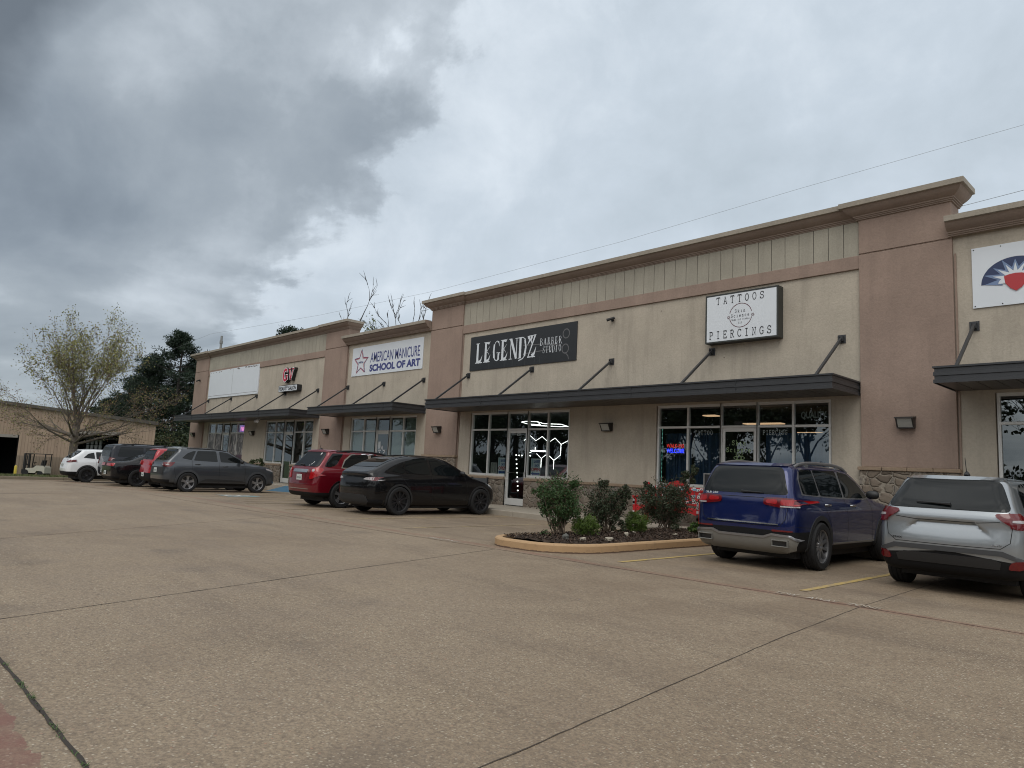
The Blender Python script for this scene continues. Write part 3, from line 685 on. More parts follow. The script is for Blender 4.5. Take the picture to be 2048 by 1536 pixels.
# ------------------------------------------------------------ things in and on the windows
yg = YF + .046
gwt = P('etched_lettering', (.28, .32, .32), .6); ggr = P('green_lettering', (.30, .42, .22), .6)
tw = PANES['tat']
m_ = MB(); type_text(m_, 'TATTOO', -10.46, 2.54, .11, .095, .014, yg); type_text(m_, 'PIERCING', -8.5, 2.54, .11, .082, .014, yg); m_.build('lettering', gwt, tw, fix=False)
m_ = MB(); outline_text(m_, bfont('500', .09, .21, .05), -9.29, 2.80, yg); m_.build('house_number', vin, tw, fix=False)
m_ = MB(); outline_text(m_, bfont('QUALITY', .2, .62, .03), -7.52, 2.90, yg); m_.build('lettering', P('faint_film', (.10, .14, .13), .3), tw, fix=False)
dg = [o for o in bpy.data.objects if o.name.startswith('door') and o.parent == B]
yd = YF + .034
m_ = MB(); type_text(m_, 'Skin', -9.34, 2.27, .12, .105, .014, yd); type_text(m_, 'Science', -9.5, 2.09, .12, .102, .014, yd)
for k in range(3): stroke(m_, [(-9.14 + .15 * cos(t) * cos(k * 1.05) - .05 * sin(t) * sin(k * 1.05), 1.94 + .15 * cos(t) * sin(k * 1.05) + .05 * sin(t) * cos(k * 1.05)) for t in [2 * pi * i / 20 for i in range(21)]], .01, lambda u, v: (u, yd - .0006 * k, v))
m_.build('lettering', ggr, tw, fix=False)
m_ = MB(); outline_text(m_, bfont('400', .09, .2, .04), -17.44, 2.53, yd); outline_text(m_, bfont('SUITE', .04, .2, .02), -17.68, 2.56, yd); m_.build('house_number', gwt, PANES['leg'], fix=False)
# neon
e = empty('neon_sign', (-11.1, YW + .15, 2.05), 'lit red and blue sign reading WALK-INS WELCOME inside the tattoo window', 'neon sign')
nr = P('neon_red', (.6, .02, .02), .5, 0, 0, emit=(1, .05, .04), es=1.1); nb = P('neon_blue', (.02, .02, .8), .5, 0, 0, emit=(.02, .04, 1), es=3.0)
m_ = MB(); outline_text(m_, bfont('WALK-INS', .1, .56, .0), -11.38, 2.19, YW + .12); m_.build('red_tubes', nr, e, fix=False)
m_ = MB(); outline_text(m_, bfont('WELCOME', .12, .57, .02), -11.38, 2.04, YW + .12); m_.build('blue_tubes', nb, e, fix=False)
m_ = MB(); m_.box((-11.42, YW + .13, 1.98), (-10.78, YW + .15, 2.33)); m_.build('backing', 'black', e)
e = empty('open_sign', (-40.2, YW + .15, 2.72), 'lit pink and violet square sign in the far left salon window', 'neon sign')
m_ = MB(); m_.box((-40.56, YW + .12, 2.8), (-39.85, YW + .14, 3.2)); m_.build('backing', P('violet_glow', (.2, .05, .35), .5, 0, 0, emit=(.35, .12, .7), es=.5), e)
m_ = MB()
for x in (-40.4, -40.2, -40.05): m_.box((x, YW + .115, 2.88), (x + .08, YW + .119, 3.1))
m_.build('tubes', P('pink_glow', (.8, .1, .4), .5, 0, 0, emit=(1, .25, .6), es=1.6), e)
# string of small green lights down the tattoo window edge
m_ = MB()
for i in range(40): m_.box((-11.53, YW + .105, 1.25 + i * .037), (-11.518, YW + .112, 1.262 + i * .037))
tag(m_.build('light_string', P('tiny_led', (.2, .6, .5), .5, 0, 0, emit=(.3, .9, .75), es=.8)), 'vertical string of tiny green lights at the left edge of the tattoo window', 'string lights')
# curtains
cur = P('blue_curtain', (.045, .09, .18), .9, 0, .2, 2)
def curtain(x0, x1, z0, z1, y, lab):
    m_ = MB(); n = 60; vs = []
    for i in range(n + 1):
        x = x0 + (x1 - x0) * i / n; yy = y + .04 * sin(i * .9) + .015 * sin(i * 2.3)
        vs += [(x, yy, z0), (x, yy, z1)]
    m_.add(vs, [(2 * i, 2 * i + 2, 2 * i + 3, 2 * i + 1) for i in range(n)])
    tag(m_.build('curtain', cur, None, smooth=True, fix=False), lab, 'curtain', 'dark blue curtains in the tattoo window')
curtain(-11.55, -10.7, 1.2, 2.6, YW + .35, 'dark blue curtain hanging behind the WALK-INS WELCOME pane'); curtain(-10.62, -9.75, 1.2, 2.6, YW + .35, 'dark blue curtain behind the pane lettered TATTOO'); curtain(-8.55, -6.85, 1.2, 2.6, YW + .35, 'dark blue curtain in the rightmost pane of the tattoo window')
# warm ceiling lights in the tattoo shop
wl = P('warm_tube', (1, .7, .4), .5, 0, 0, emit=(1, .62, .36), es=.9)
for i, (a, b, z, yy) in enumerate(((-11.1, -10.7, 3.2, 18.4), (-10.3, -9.15, 3.02, 19.3), (-9.25, -8.6, 2.84, 20.6))):
    m_ = MB(); m_.box((a, yy, z), (b, yy + .3, z + .03)); tag(m_.build('ceiling_light', wl), ['short warm light seen in the second top pane of the tattoo shop', 'long warm light bar behind the number 500', 'warm light bar behind the word PIERCING'][i], 'ceiling light', 'warm lights inside the tattoo shop')
# barber shop light art
def tubes(name, lab, lines, y, r=.010, cat='light'):
    m_ = MB()
    for ln in lines: m_.tube([(x, y, z) for x, z in ln], r, 6)
    return tag(m_.build(name, 'led'), lab, cat)
ye = 19.2
tubes('hexagon_light', 'white honeycomb wall light glowing behind the barber shop door and panes', [[(-19.31, 2.51), (-19.0, 2.7), (-18.68, 2.5), (-18.36, 2.66), (-18.07, 2.47)], [(-17.93, 2.48), (-17.7, 2.6), (-17.39, 2.37), (-17.07, 2.5)], [(-17.39, 2.37), (-17.4, 1.98), (-17.72, 1.78), (-18.07, 2.02)], [(-17.72, 1.78), (-17.72, 1.46)],
     [(-18.61, 2.01), (-18.36, 1.84), (-18.1, 1.99)], [(-18.36, 1.84), (-18.36, 1.5)], [(-18.7, 2.26), (-18.7, 2.09)], [(-18.8, 2.12), (-18.95, 2.05), (-19.1, 2.07)]], ye)
m_ = MB(); m_.tube([(-17.955 + .27 * cos(t), 18.6 + .27 * sin(t), 2.09) for t in [2 * pi * i / 24 for i in range(25)]], .02, 6); tag(m_.build('ring_light', 'led'), 'white ring lamp hanging inside the barber shop', 'ring light')
tubes('ceiling_light', 'white angular line lights under the barber shop ceiling', [[(-19.49, 3.22), (-19.29, 3.25), (-18.64, 3.22), (-18.29, 3.14)], [(-18.48, 3.1), (-19.19, 3.15), (-19.49, 3.22)], [(-18.29, 3.14), (-17.44, 3.11), (-17.08, 3.02)], [(-18.95, 3.09), (-17.47, 3.02), (-17.08, 3.02)], [(-18.64, 3.22), (-18.48, 3.1)]], ye)
e = empty('mirror_bulbs', (-19.6, ye, .6), 'column of round white bulbs round a mirror seen through the barber shop door', 'mirror lights')
for i in range(9):
    t = i / 8; m_ = MB(); m_.lathe([(ye - .02, 0), (ye - .02, .02), (ye, .028), (ye + .02, .02)], (-19.71 + .18 * t, 0, 1.94 - 1.35 * t), 'y', 8); m_.build('bulb', 'led', e)
for x in (-19.55, -19.4, -18.95): m_ = MB(); m_.lathe([(ye - .02, 0), (ye - .02, .02), (ye, .028), (ye + .02, .02)], (x, 0, 1.93), 'y', 8); m_.build('bulb', 'led', e)
# barber posters
pw = P('poster_white', (.55, .60, .62), .5); pb = P('poster_blue', (.03, .07, .22), .5); pt = P('poster_teal', (.25, .38, .42), .5)
def poster(x0, lab):
    z0 = 1.2; y = YW + .1
    e = empty('window_poster', (x0 + .22, y, z0), lab, 'poster', 'barber shop open posters')
    m_ = MB(); m_.box((x0, y, z0), (x0 + .44, y + .008, z0 + .57)); m_.build('sheet', pw, e)
    m_ = MB(); outline_text(m_, bfont('BARBER', .10, .30, .03), x0 + .12, z0 + .42, y - .002); outline_text(m_, bfont('SHOP', .09, .2, .03), x0 + .17, z0 + .29, y - .002); m_.build('lettering', pb, e, fix=False)
    m_ = MB(); outline_text(m_, bfont('OPEN', .12, .4, .035), x0 + .02, z0 + .145, y - .002); m_.build('lettering', red, e, fix=False)
    m_ = MB(); m_.add([(x0 + .01, y - .002, z0 + .065), (x0 + .11, y - .002, z0 + .125), (x0 + .11, y - .002, z0 + .1), (x0 + .42, y - .002, z0 + .1), (x0 + .42, y - .002, z0 + .03), (x0 + .11, y - .002, z0 + .03), (x0 + .11, y - .002, z0 + .005)], [tuple(range(7))]); m_.build('arrow', pb, e, fix=False)
    m_ = MB(); m_.box((x0 + .03, y - .003, z0 + .30), (x0 + .08, y - .001, z0 + .54)); m_.build('pole_print', pt, e)
poster(-18.32, 'BARBER SHOP OPEN poster left of the barber shop door'); poster(-16.70, 'BARBER SHOP OPEN poster right of the barber shop door')
e = empty('patterned_panel', (-18.55, YW + .12, 1.2), 'small light panel with dark chevron pattern in the barber shop window', 'panel')
m_ = MB(); m_.box((-18.71, YW + .11, 1.2), (-18.39, YW + .12, 1.59)); m_.build('sheet', P('card_grey', (.33, .32, .29), .6), e)
m_ = MB(); yy = YW + .107
for i in range(8):
    for sx in (-1, 1): stroke(m_, [(-18.55 + sx * .02, 1.25 + i * .04), (-18.55 + sx * .12, 1.29 + i * .04)], .012, lambda u, v: (u, yy, v))
m_.build('chevron_print', vin, e, fix=False)
# blinds in the nail school
bl = P('blind_slat', (.46, .52, .46), .5, 0, .05)
for i, lb in ((0, 'first pane from the left'), (1, 'pane just left of the door'), (3, 'pane just right of the door'), (4, 'last pane on the right')):
    xs = XS['am']; m_ = MB()
    z = 1.25
    while z < 3.25:
        if not (2.70 < z < 2.80): m_.add([(xs[i] + .08, YW + .14, z), (xs[i + 1] - .08, YW + .14, z), (xs[i + 1] - .08, YW + .165, z + .044), (xs[i] + .08, YW + .165, z + .044)], [(0, 1, 2, 3)])
        z += .047
    tag(m_.build('window_blind', bl, None, fix=False), 'pale green closed blind in the ' + lb + ' of the school window', 'blind', 'blinds in the manicure school window')
m_ = MB(); star(m_, -25.63, 1.84, .30, yd, .035, .4); tag(m_.build('star_decal', 'white', None, fix=False), 'white star outline on the manicure school door', 'decal')
m_ = MB(); m_.box((-25.95, yd - .003, 2.0), (-25.75, yd, 2.3)); tag(m_.build('door_notice', pw), 'white paper notice taped to the manicure school door', 'notice')
# salon window pictures
for i, (x, lb) in enumerate(((-45.0, 'first'), (-43.95, 'second'), (-41.72, 'fourth'), (-40.7, 'last'))):
    m, g, b = material('beauty_picture')
    oc = g.n('ShaderNodeTexCoord').outputs['Object']
    n = g.noise(g.n('ShaderNodeMapping', ins={0: oc, 3: (1.6, 1, .8)}).outputs[0], 2.6, 6, .6, 1.2)
    g.l(g.ramp(n, [(.38, (.02, .018, .025)), (.52, (.16, .14, .14)), (.60, (.45, .42, .40))]), b.inputs['Base Color']); b.inputs['Roughness'].default_value = .3
    e = empty('window_picture', (x + .45, yg, 1.2), 'grey photographic film picture on the ' + lb + ' pane of the far left salon window', 'window picture', 'pictures on the far left salon window')
    m_ = MB(); m_.box((x + .03, yg, 1.5), (x + .93, yg + .002, 2.71)); m_.build('picture', m, e)
    m_ = MB(); m_.box((x + .03, yg, 1.21), (x + .93, yg + .002, 1.5)); m_.build('violet_strip', P('violet_film', (.07, .03, .06), .4), e)
# sandwich board by the tattoo shop door
e = empty('sandwich_board', (-9.25, 15.7, .15), 'small black framed sign board standing by the tattoo shop door', 'sign board')
m_ = MB()
fx = -9.42
for a, b in (((fx, .55), (fx + .03, 1.5)), ((fx + .47, .55), (fx + .5, 1.5)), ((fx + .03, 1.47), (fx + .47, 1.5)), ((fx + .03, .55), (fx + .47, .58))): m_.box((a[0], 15.7, a[1]), (b[0], 15.74, b[1]))
m_.tube([(fx + .25, 15.72, .55), (fx + .25, 15.72, .16)], .02, 8); m_.box((fx + .05, 15.5, .15), (fx + .45, 15.94, .17)); m_.build('frame', P('board_frame', (.25, .25, .25), .4, .5), e)
m_ = MB(); m_.box((fx + .03, 15.715, .58), (fx + .47, 15.73, 1.47)); m_.build('board', 'black', e)
m_ = MB()
for z in (1.3, 1.24, 1.12): m_.box((fx + .12, 15.708, z), (fx + .38, 15.712, z + .02))
m_.build('faint_print', gwt, e)
# meter box on the stone, dark bench by the barber shop
e = empty('meter_box', (-13.05, YW - .1, .5), 'small white utility box on the stone base between the windows', 'utility box')
m_ = MB(); m_.box((-13.2, YW - .12, .56), (-12.92, YW - .05, .84)); m_.build('box', P('box_white', (.4, .4, .38), .6), e, bevel=.01)
m_ = MB(); m_.add([(-13.08, YW - .124, .76), (-13.02, YW - .124, .72), (-13.06, YW - .124, .70), (-13.0, YW - .124, .64), (-13.1, YW - .124, .69), (-13.06, YW - .124, .71)], [tuple(range(6))]); m_.build('warning_mark', vin, e, fix=False)
e = empty('waiting_bench', (-18.5, 16.2, .15), 'dark grey plastic bench back showing over the black car by the barber shop', 'bench')
m_ = MB(); m_.box((-19.1, 16.35, .5), (-18.2, 16.41, 1.02)); m_.build('backrest', P('bench_grey', (.06, .065, .07), .5), e, bevel=.02)
m_ = MB(); m_.box((-19.1, 15.95, .5), (-18.2, 16.34, .56)); m_.build('seat', M['black'], e, bevel=.01)
for x in (-19.06, -18.26):
    m_ = MB(); m_.box((x, 15.98, .15), (x + .05, 16.03, .5)); m_.box((x, 16.41, .15), (x + .05, 16.46, 1.06)); m_.build('leg', 'black', e)
# ------------------------------------------------------------ ground
def gz(x, y):
    """height of the lot and the land beyond"""
    if x > -25: z = 0
    elif x > -43: z = -.016 * (-25 - x)
    else: z = -.288
    if x < -44.5:
        t = min(1, (-44.5 - x) / 18); z = -.288 - 1.25 * t * t * (3 - 2 * t)
    return z
def concrete():
    m, g, b = material('aggregate_concrete')
    oc = g.n('ShaderNodeTexCoord').outputs['Object']
    sx, sy, sz = g.n('ShaderNodeSeparateXYZ', ins={0: oc}).outputs
    big = g.noise(oc, .22, 5, .6, .4); mid = g.noise(oc, 1.3, 5, .65, .3)
    st = g.noise(g.n('ShaderNodeMapping', ins={0: oc, 3: (.25, 1.2, 1)}).outputs[0], .8, 6, .65)
    v = g.n('ShaderNodeTexVoronoi', ins={'Vector': oc, 'Scale': 56.0, 'Randomness': 1.0})
    vb = g.n('ShaderNodeSeparateColor', ins={0: v.outputs['Color']}).outputs
    f3 = g.noise(oc, 15, 6, .75); fine = g.noise(oc, 130, 3, .7); f2 = g.noise(oc, 45, 4, .7)
    base = g.mix(g.ramp(big, [(.36, 0.0), (.64, 1.0)]), (.225, .163, .104), (.285, .216, .145))
    base = g.mix(g.m('MULTIPLY', g.ramp(mid, [(.42, 0.0), (.68, 1.0)]), .45), base, (.33, .262, .18))
    base = g.mix(g.m('MULTIPLY', g.ramp(st, [(.5, 0.0), (.7, 1.0)]), .7), base, (.150, .108, .072))
    base = g.mix(g.m('MULTIPLY', g.ramp(f3, [(.36, 1.0), (.50, 0.0)]), .5), base, (.12, .088, .06))
    base = g.mix(g.m('MULTIPLY', g.ramp(f3, [(.52, 0.0), (.66, 1.0)]), .35), base, (.36, .29, .21))
    spot = g.n('ShaderNodeTexVoronoi', ins={'Vector': g.n('ShaderNodeVectorMath', operation='ADD', ins={0: oc, 1: g.n('ShaderNodeVectorMath', operation='SCALE', ins={0: g.n('ShaderNodeTexNoise', ins={'Vector': oc, 'Scale': 4.0}).outputs['Color'], 3: .5}).outputs[0]}).outputs[0], 'Scale': .55}).outputs['Distance']
    base = g.mix(g.m('MULTIPLY', g.ramp(spot, [(.06, 1.0), (.22, 0.0)]), .4), base, (.10, .075, .055))
    wear = g.ramp(g.m('ADD', g.m('MULTIPLY', mid, .5), g.m('MULTIPLY', big, .5)), [(.40, .25), (.58, 1.0)])
    dk = g.m('MULTIPLY', g.ramp(f2, [(.40, 1.0), (.56, 0.0)]), .55)
    base = g.mix(dk, base, (.10, .075, .055))
    stonem = g.m('MULTIPLY', g.ramp(vb[0], [(.52, 0.0), (.58, 1.0)]), g.ramp(v.outputs['Distance'], [(.30, 1.0), (.48, 0.0)]))
    scol = g.ramp(vb[1], [(0, (.24, .18, .12)), (.5, (.34, .28, .20)), (.85, (.46, .40, .31)), (1, (.30, .16, .10))])
    base = g.mix(g.m('MULTIPLY', g.m('MULTIPLY', stonem, g.m('MAXIMUM', wear, g.ramp(g.m('MULTIPLY', g.m('ADD', sx, 4.0), .25), [(.1, 0.0), (.6, 1.0)]))), .95), base, scol)
    base = g.mix(g.m('MULTIPLY', g.ramp(fine, [(.3, 1.0), (.5, 0.0)]), .3), base, (.09, .07, .05))
    # oil and tyre darkening in the bays, red paint band at the joint, fire lane paint near the camera
    bays = g.m('MULTIPLY', g.ramp(g.m('MULTIPLY', g.m('ADD', sy, -8.0), .1), [(.05, 0.0), (.3, 1.0)]), g.ramp(g.noise(oc, .7, 4, .6), [(.4, 0.0), (.65, .7)]))
    base = g.mix(g.m('MULTIPLY', bays, .55), base, (.10, .078, .06))
    bx = g.m('MULTIPLY', g.m('ADD', sx, 4.3), g.m('SUBTRACT', 1.0, 0.0))
    band = g.m('COMPARE', sy, 8.52, .11)
    rn = g.ramp(g.noise(oc, 2.0, 5, .7), [(.38, .15), (.6, 1.0)])
    base = g.mix(g.m('MULTIPLY', g.m('MULTIPLY', band, rn), .42), base, (.20, .075, .05))
    fl = g.ramp(g.m('ADD', g.m('MULTIPLY', sy, -1.0), g.m('MULTIPLY', g.m('SUBTRACT', g.noise(oc, 3.0, 4), .5), .3)), [(-.62 + 1.0, 0.0), (.52, 1.0)])
    fire = g.m('LESS_THAN', g.m('ADD', sy, g.m('MULTIPLY', g.m('SUBTRACT', g.noise(oc, 5.0, 4), .5), .22)), .80)
    base = g.mix(g.m('MULTIPLY', g.m('MULTIPLY', fire, g.ramp(g.noise(oc, 3.2, 6, .7), [(.34, .15), (.62, .8)])), 1.0), base, (.18, .078, .06))
    # sealed pale edges along joints
    g.l(base, b.inputs['Base Color'])
    g.l(g.ramp(mid, [(.3, .55), (.7, .82)]), b.inputs['Roughness'])
    h = g.m('ADD', g.m('ADD', g.m('MULTIPLY', f2, .6), g.m('MULTIPLY', stonem, .35)), g.m('MULTIPLY', fine, .4))
    bp = g.n('ShaderNodeBump', ins={'Strength': .7, 'Distance': .006, 'Height': h})
    g.l(bp.outputs[0], b.inputs['Normal'])
    return m
M['concrete'] = concrete()
def sheet(x0, x1, y0, y1, nx, ny, zf):
    m_ = MB(); vs = [(x0 + (x1 - x0) * i / nx, y0 + (y1 - y0) * j / ny) for j in range(ny + 1) for i in range(nx + 1)]
    m_.add([(x, y, zf(x, y)) for x, y in vs], [(j * (nx + 1) + i, j * (nx + 1) + i + 1, (j + 1) * (nx + 1) + i + 1, (j + 1) * (nx + 1) + i) for j in range(ny) for i in range(nx)])
    return m_
lot = sheet(-43, 30, -25, 18, 73, 2, gz).build('parking_lot', M['concrete'], None, fix=False); tag(lot, kind='structure')
grassm = P('grass_ground', (.065, .085, .028), .95, 0, .5, 2.5, .8, 30)
land = P('land', (.07, .075, .04), .95, 0, .35, .3)
def lz(x, y): return gz(x, y) + (.12 if x < -43.2 else 0) - (.12 if -43.2 <= x < 30 and -25 < y < 18 else .03)
def landsheet():
    m_ = MB(); xs = [-1200, -600, -300, -150, -100, -80, -70] + [-66 + i for i in range(0, 24)] + [-43.4, -43.1, -30, -10, 30, 80, 300, 1200]; ys = [-1000, -300, -100, -60, -26, -24, 0, 18, 19, 40, 80, 150, 300, 700, 1500]
    nx, ny = len(xs), len(ys)
    m_.add([(x, y, lz(x, y)) for y in ys for x in xs], [(j * nx + i, j * nx + i + 1, (j + 1) * nx + i + 1, (j + 1) * nx + i) for j in range(ny - 1) for i in range(nx - 1)])
    return m_
tag(landsheet().build('ground', grassm, None, fix=False), kind='structure')
# joints in the slab: narrow sealed grooves laid 3 mm above the slab
jm = P('joint_sealant', (.035, .028, .022), .9, 0, .3, 5)
jm2 = P('joint_soft', (.06, .045, .034), .9, 0, .4, 8)
jr = P('joint_reddish', (.10, .055, .04), .9, 0, .4, 4)
pale = P('joint_edge', (.36, .30, .22), .9, 0, .2, 3)
def joint(pts, w, mat, z=.003, jit=.004, cat=None, wob=.01):
    m_ = MB(); L = []
    for a, b in zip(pts, pts[1:]):
        n = max(2, int((Vector(b) - Vector(a)).length / .12))
        for i in range(n): L.append(Vector(a).lerp(Vector(b), i / n))
    L.append(Vector(pts[-1])); d = (L[-1] - L[0]).normalized(); nn = Vector((-d.y, d.x)); vs = []
    for p in L:
        o = random.uniform(-wob, wob) * .4; ww = w / 2 * random.uniform(.6, 1.25)
        for s in (-1, 1): q = p + nn * (o + s * ww); vs.append((q.x, q.y, gz(q.x, q.y) + z))
    m_.add(vs, [(2 * i, 2 * i + 1, 2 * i + 3, 2 * i + 2) for i in range(len(L) - 1)])
    return tag(m_.build('slab_joint', mat, None, fix=False), kind='structure')
joint([(-2.2, -.6), (-2.49, 2.49), (-2.9, 6.05), (-3.12, 8.6), (-3.28, 12.1), (-3.35, 14.6)], .009, jm2)
joint([(-6.4, -.5), (-6.78, 1.11), (-7.81, 4.48), (-8.92, 8.29)], .012, jm2)
joint([(-12.4, 1.2), (-12.63, 1.94), (-15.9, 7.82)], .012, jr)
joint([(-30, 7.6), (-21.8, 7.75), (-9.39, 8.3), (-3.12, 8.52), (4, 8.5)], .022, jr)
joint([(-42, 7.3), (-30, 7.6)], .03, jr)
joint([(-22.5, -2), (-26, 7.7)], .03, jr); joint([(-33, -2), (-36, 7.4)], .03, jr)
joint([(-14, .93), (-4.9, .93), (-3.47, .94), (-1.0, .95)], .024, jm, wob=.012)
# weeds in the wide joint
m_ = MB()
for i in range(420):
    t = random.random(); x = -5.4 + 2.4 * t
    if (sin(x * 9) + sin(x * 23)) < .5 and random.random() < .8: continue
    y = .935 + random.uniform(-.014, .014); a = random.uniform(0, 2 * pi); l = random.uniform(.008, .03); hh = random.uniform(.006, .02)
    m_.add([(x, y, .003), (x + l * cos(a), y + l * sin(a), hh), (x + .006 * cos(a + 1.5), y + .006 * sin(a + 1.5), .004)], [(0, 1, 2)])
tag(m_.build('weeds', P('weed_green', (.06, .10, .03), .8), None, fix=False), 'small weeds growing in the wide slab joint', 'weeds', kind='stuff')
# parking stripes and painted words
def worn(name, col, amt):
    m, g, b = material(name); oc = g.n('ShaderNodeTexCoord').outputs['Object']
    n = g.noise(oc, 9, 6, .75); n2 = g.noise(oc, 1.1, 3)
    f = g.ramp(g.m('ADD', g.m('MULTIPLY', n, .65), g.m('MULTIPLY', n2, .35)), [(amt - .06, 0.0), (amt + .07, 1.0)])
    g.l(g.mix(f, (.24, .185, .13), col), b.inputs['Base Color']); b.inputs['Roughness'].default_value = .8
    return m
yel = worn('worn_yellow_paint', (.42, .30, .10), .45); whp = worn('worn_white_paint', (.50, .46, .40), .46); tlp = worn('worn_teal_paint', (.12, .26, .30), .5); fnt = worn('faint_yellow_paint', (.42, .32, .16), .52)
def stripe(x, y0, y1, w, mat, x1=None):
    m_ = MB(); x1 = x if x1 is None else x1; n = 14; vs = []
    for i in range(n + 1):
        t = i / n; xx = x + (x1 - x) * t; yy = y0 + (y1 - y0) * t
        for s in (-1, 1): vs.append((xx + s * w / 2, yy, gz(xx, yy) + .006))
    m_.add(vs, [(2 * i, 2 * i + 1, 2 * i + 3, 2 * i + 2) for i in range(n)])
    tag(m_.build('painted_stripe', mat, None, fix=False), kind='structure')
for x, mt in ((-1.1, yel), (-3.99, yel), (-6.86, yel), (-12.62, fnt), (-15.0, fnt), (-18.1, fnt), (-20.6, fnt), (-27.1, fnt), (-30.1, fnt), (-33, fnt)): stripe(x, 9.03, 14.4, .095, mt)
for i in range(6): stripe(-21.4 - i * .9, 9.3, 12.6, .09, fnt, -22.6 - i * .9)
m_ = MB(); outline_text(m_, bfont('TOW', .14, .36, .012), 0, 0, 0)
def ground_text(txt, x, y, h, wd, rz, mat):
    vs, fs = bfont(txt, h, wd, .006); c, s = cos(rz), sin(rz)
    m_ = MB(); m_.add([(x + a * c - q * s, y + a * s + q * c, .007) for a, _, q in vs], fs)
    tag(m_.build('painted_words', mat, None, fix=False), kind='structure')
ground_text('TOW', -4.12, 8.50, .15, .27, R(3), whp); ground_text('AWAY', -3.72, 8.50, .15, .34, R(3), whp); ground_text('ZONE', -3.28, 8.52, .15, .36, R(3), whp)
ground_text('FIRE LANE', -10.9, 8.30, .15, .85, R(3), whp)
# access symbol, seen almost edge on
m_ = MB(); m_.quad((-25.2, 9.9, gz(-24.6, 10) + .006), (-24, 9.9, gz(-24.6, 10) + .006), (-24, 11.1, gz(-24.6, 10) + .006), (-25.2, 11.1, gz(-24.6, 10) + .006)); tag(m_.build('painted_stripe', tlp, None, fix=False), kind='structure')
m_ = MB(); zz_ = gz(-24.6, 10) + .01; stroke(m_, arc(-24.65, 10.35, .28, .28, 100, 380, 14), .1, lambda u, v: (u, v, zz_)); stroke(m_, [(-24.75, 10.95), (-24.7, 10.5), (-24.35, 10.5), (-24.2, 10.15)], .1, lambda u, v: (u, v, zz_)); tag(m_.build('painted_stripe', worn('access_white', (.6, .6, .58), .4), None, fix=False), kind='structure')
# sidewalk
walk = P('sidewalk_concrete', (.30, .265, .215), .85, 0, .2, 3, .3, 40)
m_ = MB()
xs = [-48.0] + [-48 + 3.0 * i for i in range(1, 19)] + [9.0]
for a, b in zip(xs, xs[1:]):
    if b <= -31 or a >= -27: m_.box((a + .006, 14.55, -.5), (b - .006, YW + .16, .15))
    else: m_.box((a + .006, 15.4, -.5), (b - .006, YW + .16, .15))
tag(m_.build('sidewalk', walk, None, bevel=.015), kind='structure')
rb = P('ramp_blue_paint', (.045, .12, .19), .7, 0, .25, 4)
m_ = MB(); m_.add([(-31.0, 14.55, -.08), (-27, 14.55, -.06), (-27, 15.4, .146), (-31, 15.4, .146), (-31.0, 14.2, -.12), (-27, 14.2, -.1)], [(0, 1, 2, 3), (4, 5, 1, 0)]); m_.add([(-27, 14.55, -.1), (-27, 14.55, .14), (-27, 15.4, .146)], [(0, 1, 2)]); tag(m_.build('kerb_ramp', rb, None), kind='structure')
# west kerb and verge
m_ = MB()
for i in range(14): m_.box((-43.15, -24 + i * 3.0 + .008, -.6), (-43.0, -21 + i * 3.0 - .008, -.288 + .15))
tag(m_.build('kerb', P('old_kerb', (.20, .165, .12), .9, 0, .25, 4), None, bevel=.02), kind='structure')
def blades(n, fx, cols, name, lab, hmin=.05, hmax=.16):
    mbs = MB()
    for i in range(n):
        x, y, z = fx(); a = random.uniform(0, 2 * pi); h = random.uniform(hmin, hmax); l = random.uniform(.2, .6) * h; w_ = .008 + h * .05
        mbs.add([(x - w_ * sin(a), y + w_ * cos(a), z), (x + w_ * sin(a), y - w_ * cos(a), z), (x + l * cos(a), y + l * sin(a), z + h)], [(0, 1, 2)], random.randrange(len(cols)))
    return tag(mbs.build(name, cols, None, fix=False), lab, 'grass', kind='stuff')
gc = [P('grass_a', (.07, .10, .03), .8), P('grass_b', (.10, .12, .045), .8), P('grass_c', (.14, .13, .06), .85)]
def fv():
    x = -43.3 - abs(random.gauss(0, 3.5)); y = random.uniform(-4, 16); return x, y, lz(x, y)
blades(26000, fv, gc, 'grass', 'short rough grass on the verge behind the kerb at left')
# ------------------------------------------------------------ planted island
def ring_pts(off):
    """outline of the island, anticlockwise from the building end of the right side, inset by off"""
    x0, x1, yn, ye_ = -9.74 + off, -7.72 - off, 8.62 + off, 14.55
    r = .95 - off; rl = .7 - off; P_ = [(x1, ye_)]
    P_ += [(x1, 10.4)]; P_ += arc(x1 - r, 8.62 + .95 + .35, r, r + .3, 0, -90, 8)[0:]
    P_ += arc(x0 + rl, 8.62 + .72, rl, rl, -90, -180, 7)
    P_ += [(x0, ye_)]
    return P_
kc = P('kerb_orange_paint', (.46, .27, .125), .8, 0, .12, 3)
def kerbmat():
    m, g, b = material('painted_kerb'); oc = g.n('ShaderNodeTexCoord').outputs['Object']
    sz = g.n('ShaderNodeSeparateXYZ', ins={0: oc}).outputs[2]
    n = g.noise(oc, 7, 6, .7); n2 = g.noise(oc, 1.5, 4)
    c = g.mix(n2, (.36, .225, .115), (.45, .30, .165))
    c = g.mix(g.m('MULTIPLY', g.ramp(n, [(.55, 0.0), (.7, 1.0)]), .45), c, (.20, .13, .08))
    low = g.m('LESS_THAN', g.m('ADD', sz, g.m('MULTIPLY', g.m('SUBTRACT', n, .5), .06)), .022)
    c = g.mix(low, c, (.12, .075, .05))
    g.l(c, b.inputs['Base Color']); b.inputs['Roughness'].default_value = .8
    g.l(g.n('ShaderNodeBump', ins={'Strength': .4, 'Distance': .01, 'Height': n}).outputs[0], b.inputs['Normal'])
    return m
isl = empty('planted_island', (-8.85, 11.5, 0), 'parking island with an orange painted kerb and dark mulch', 'parking island')
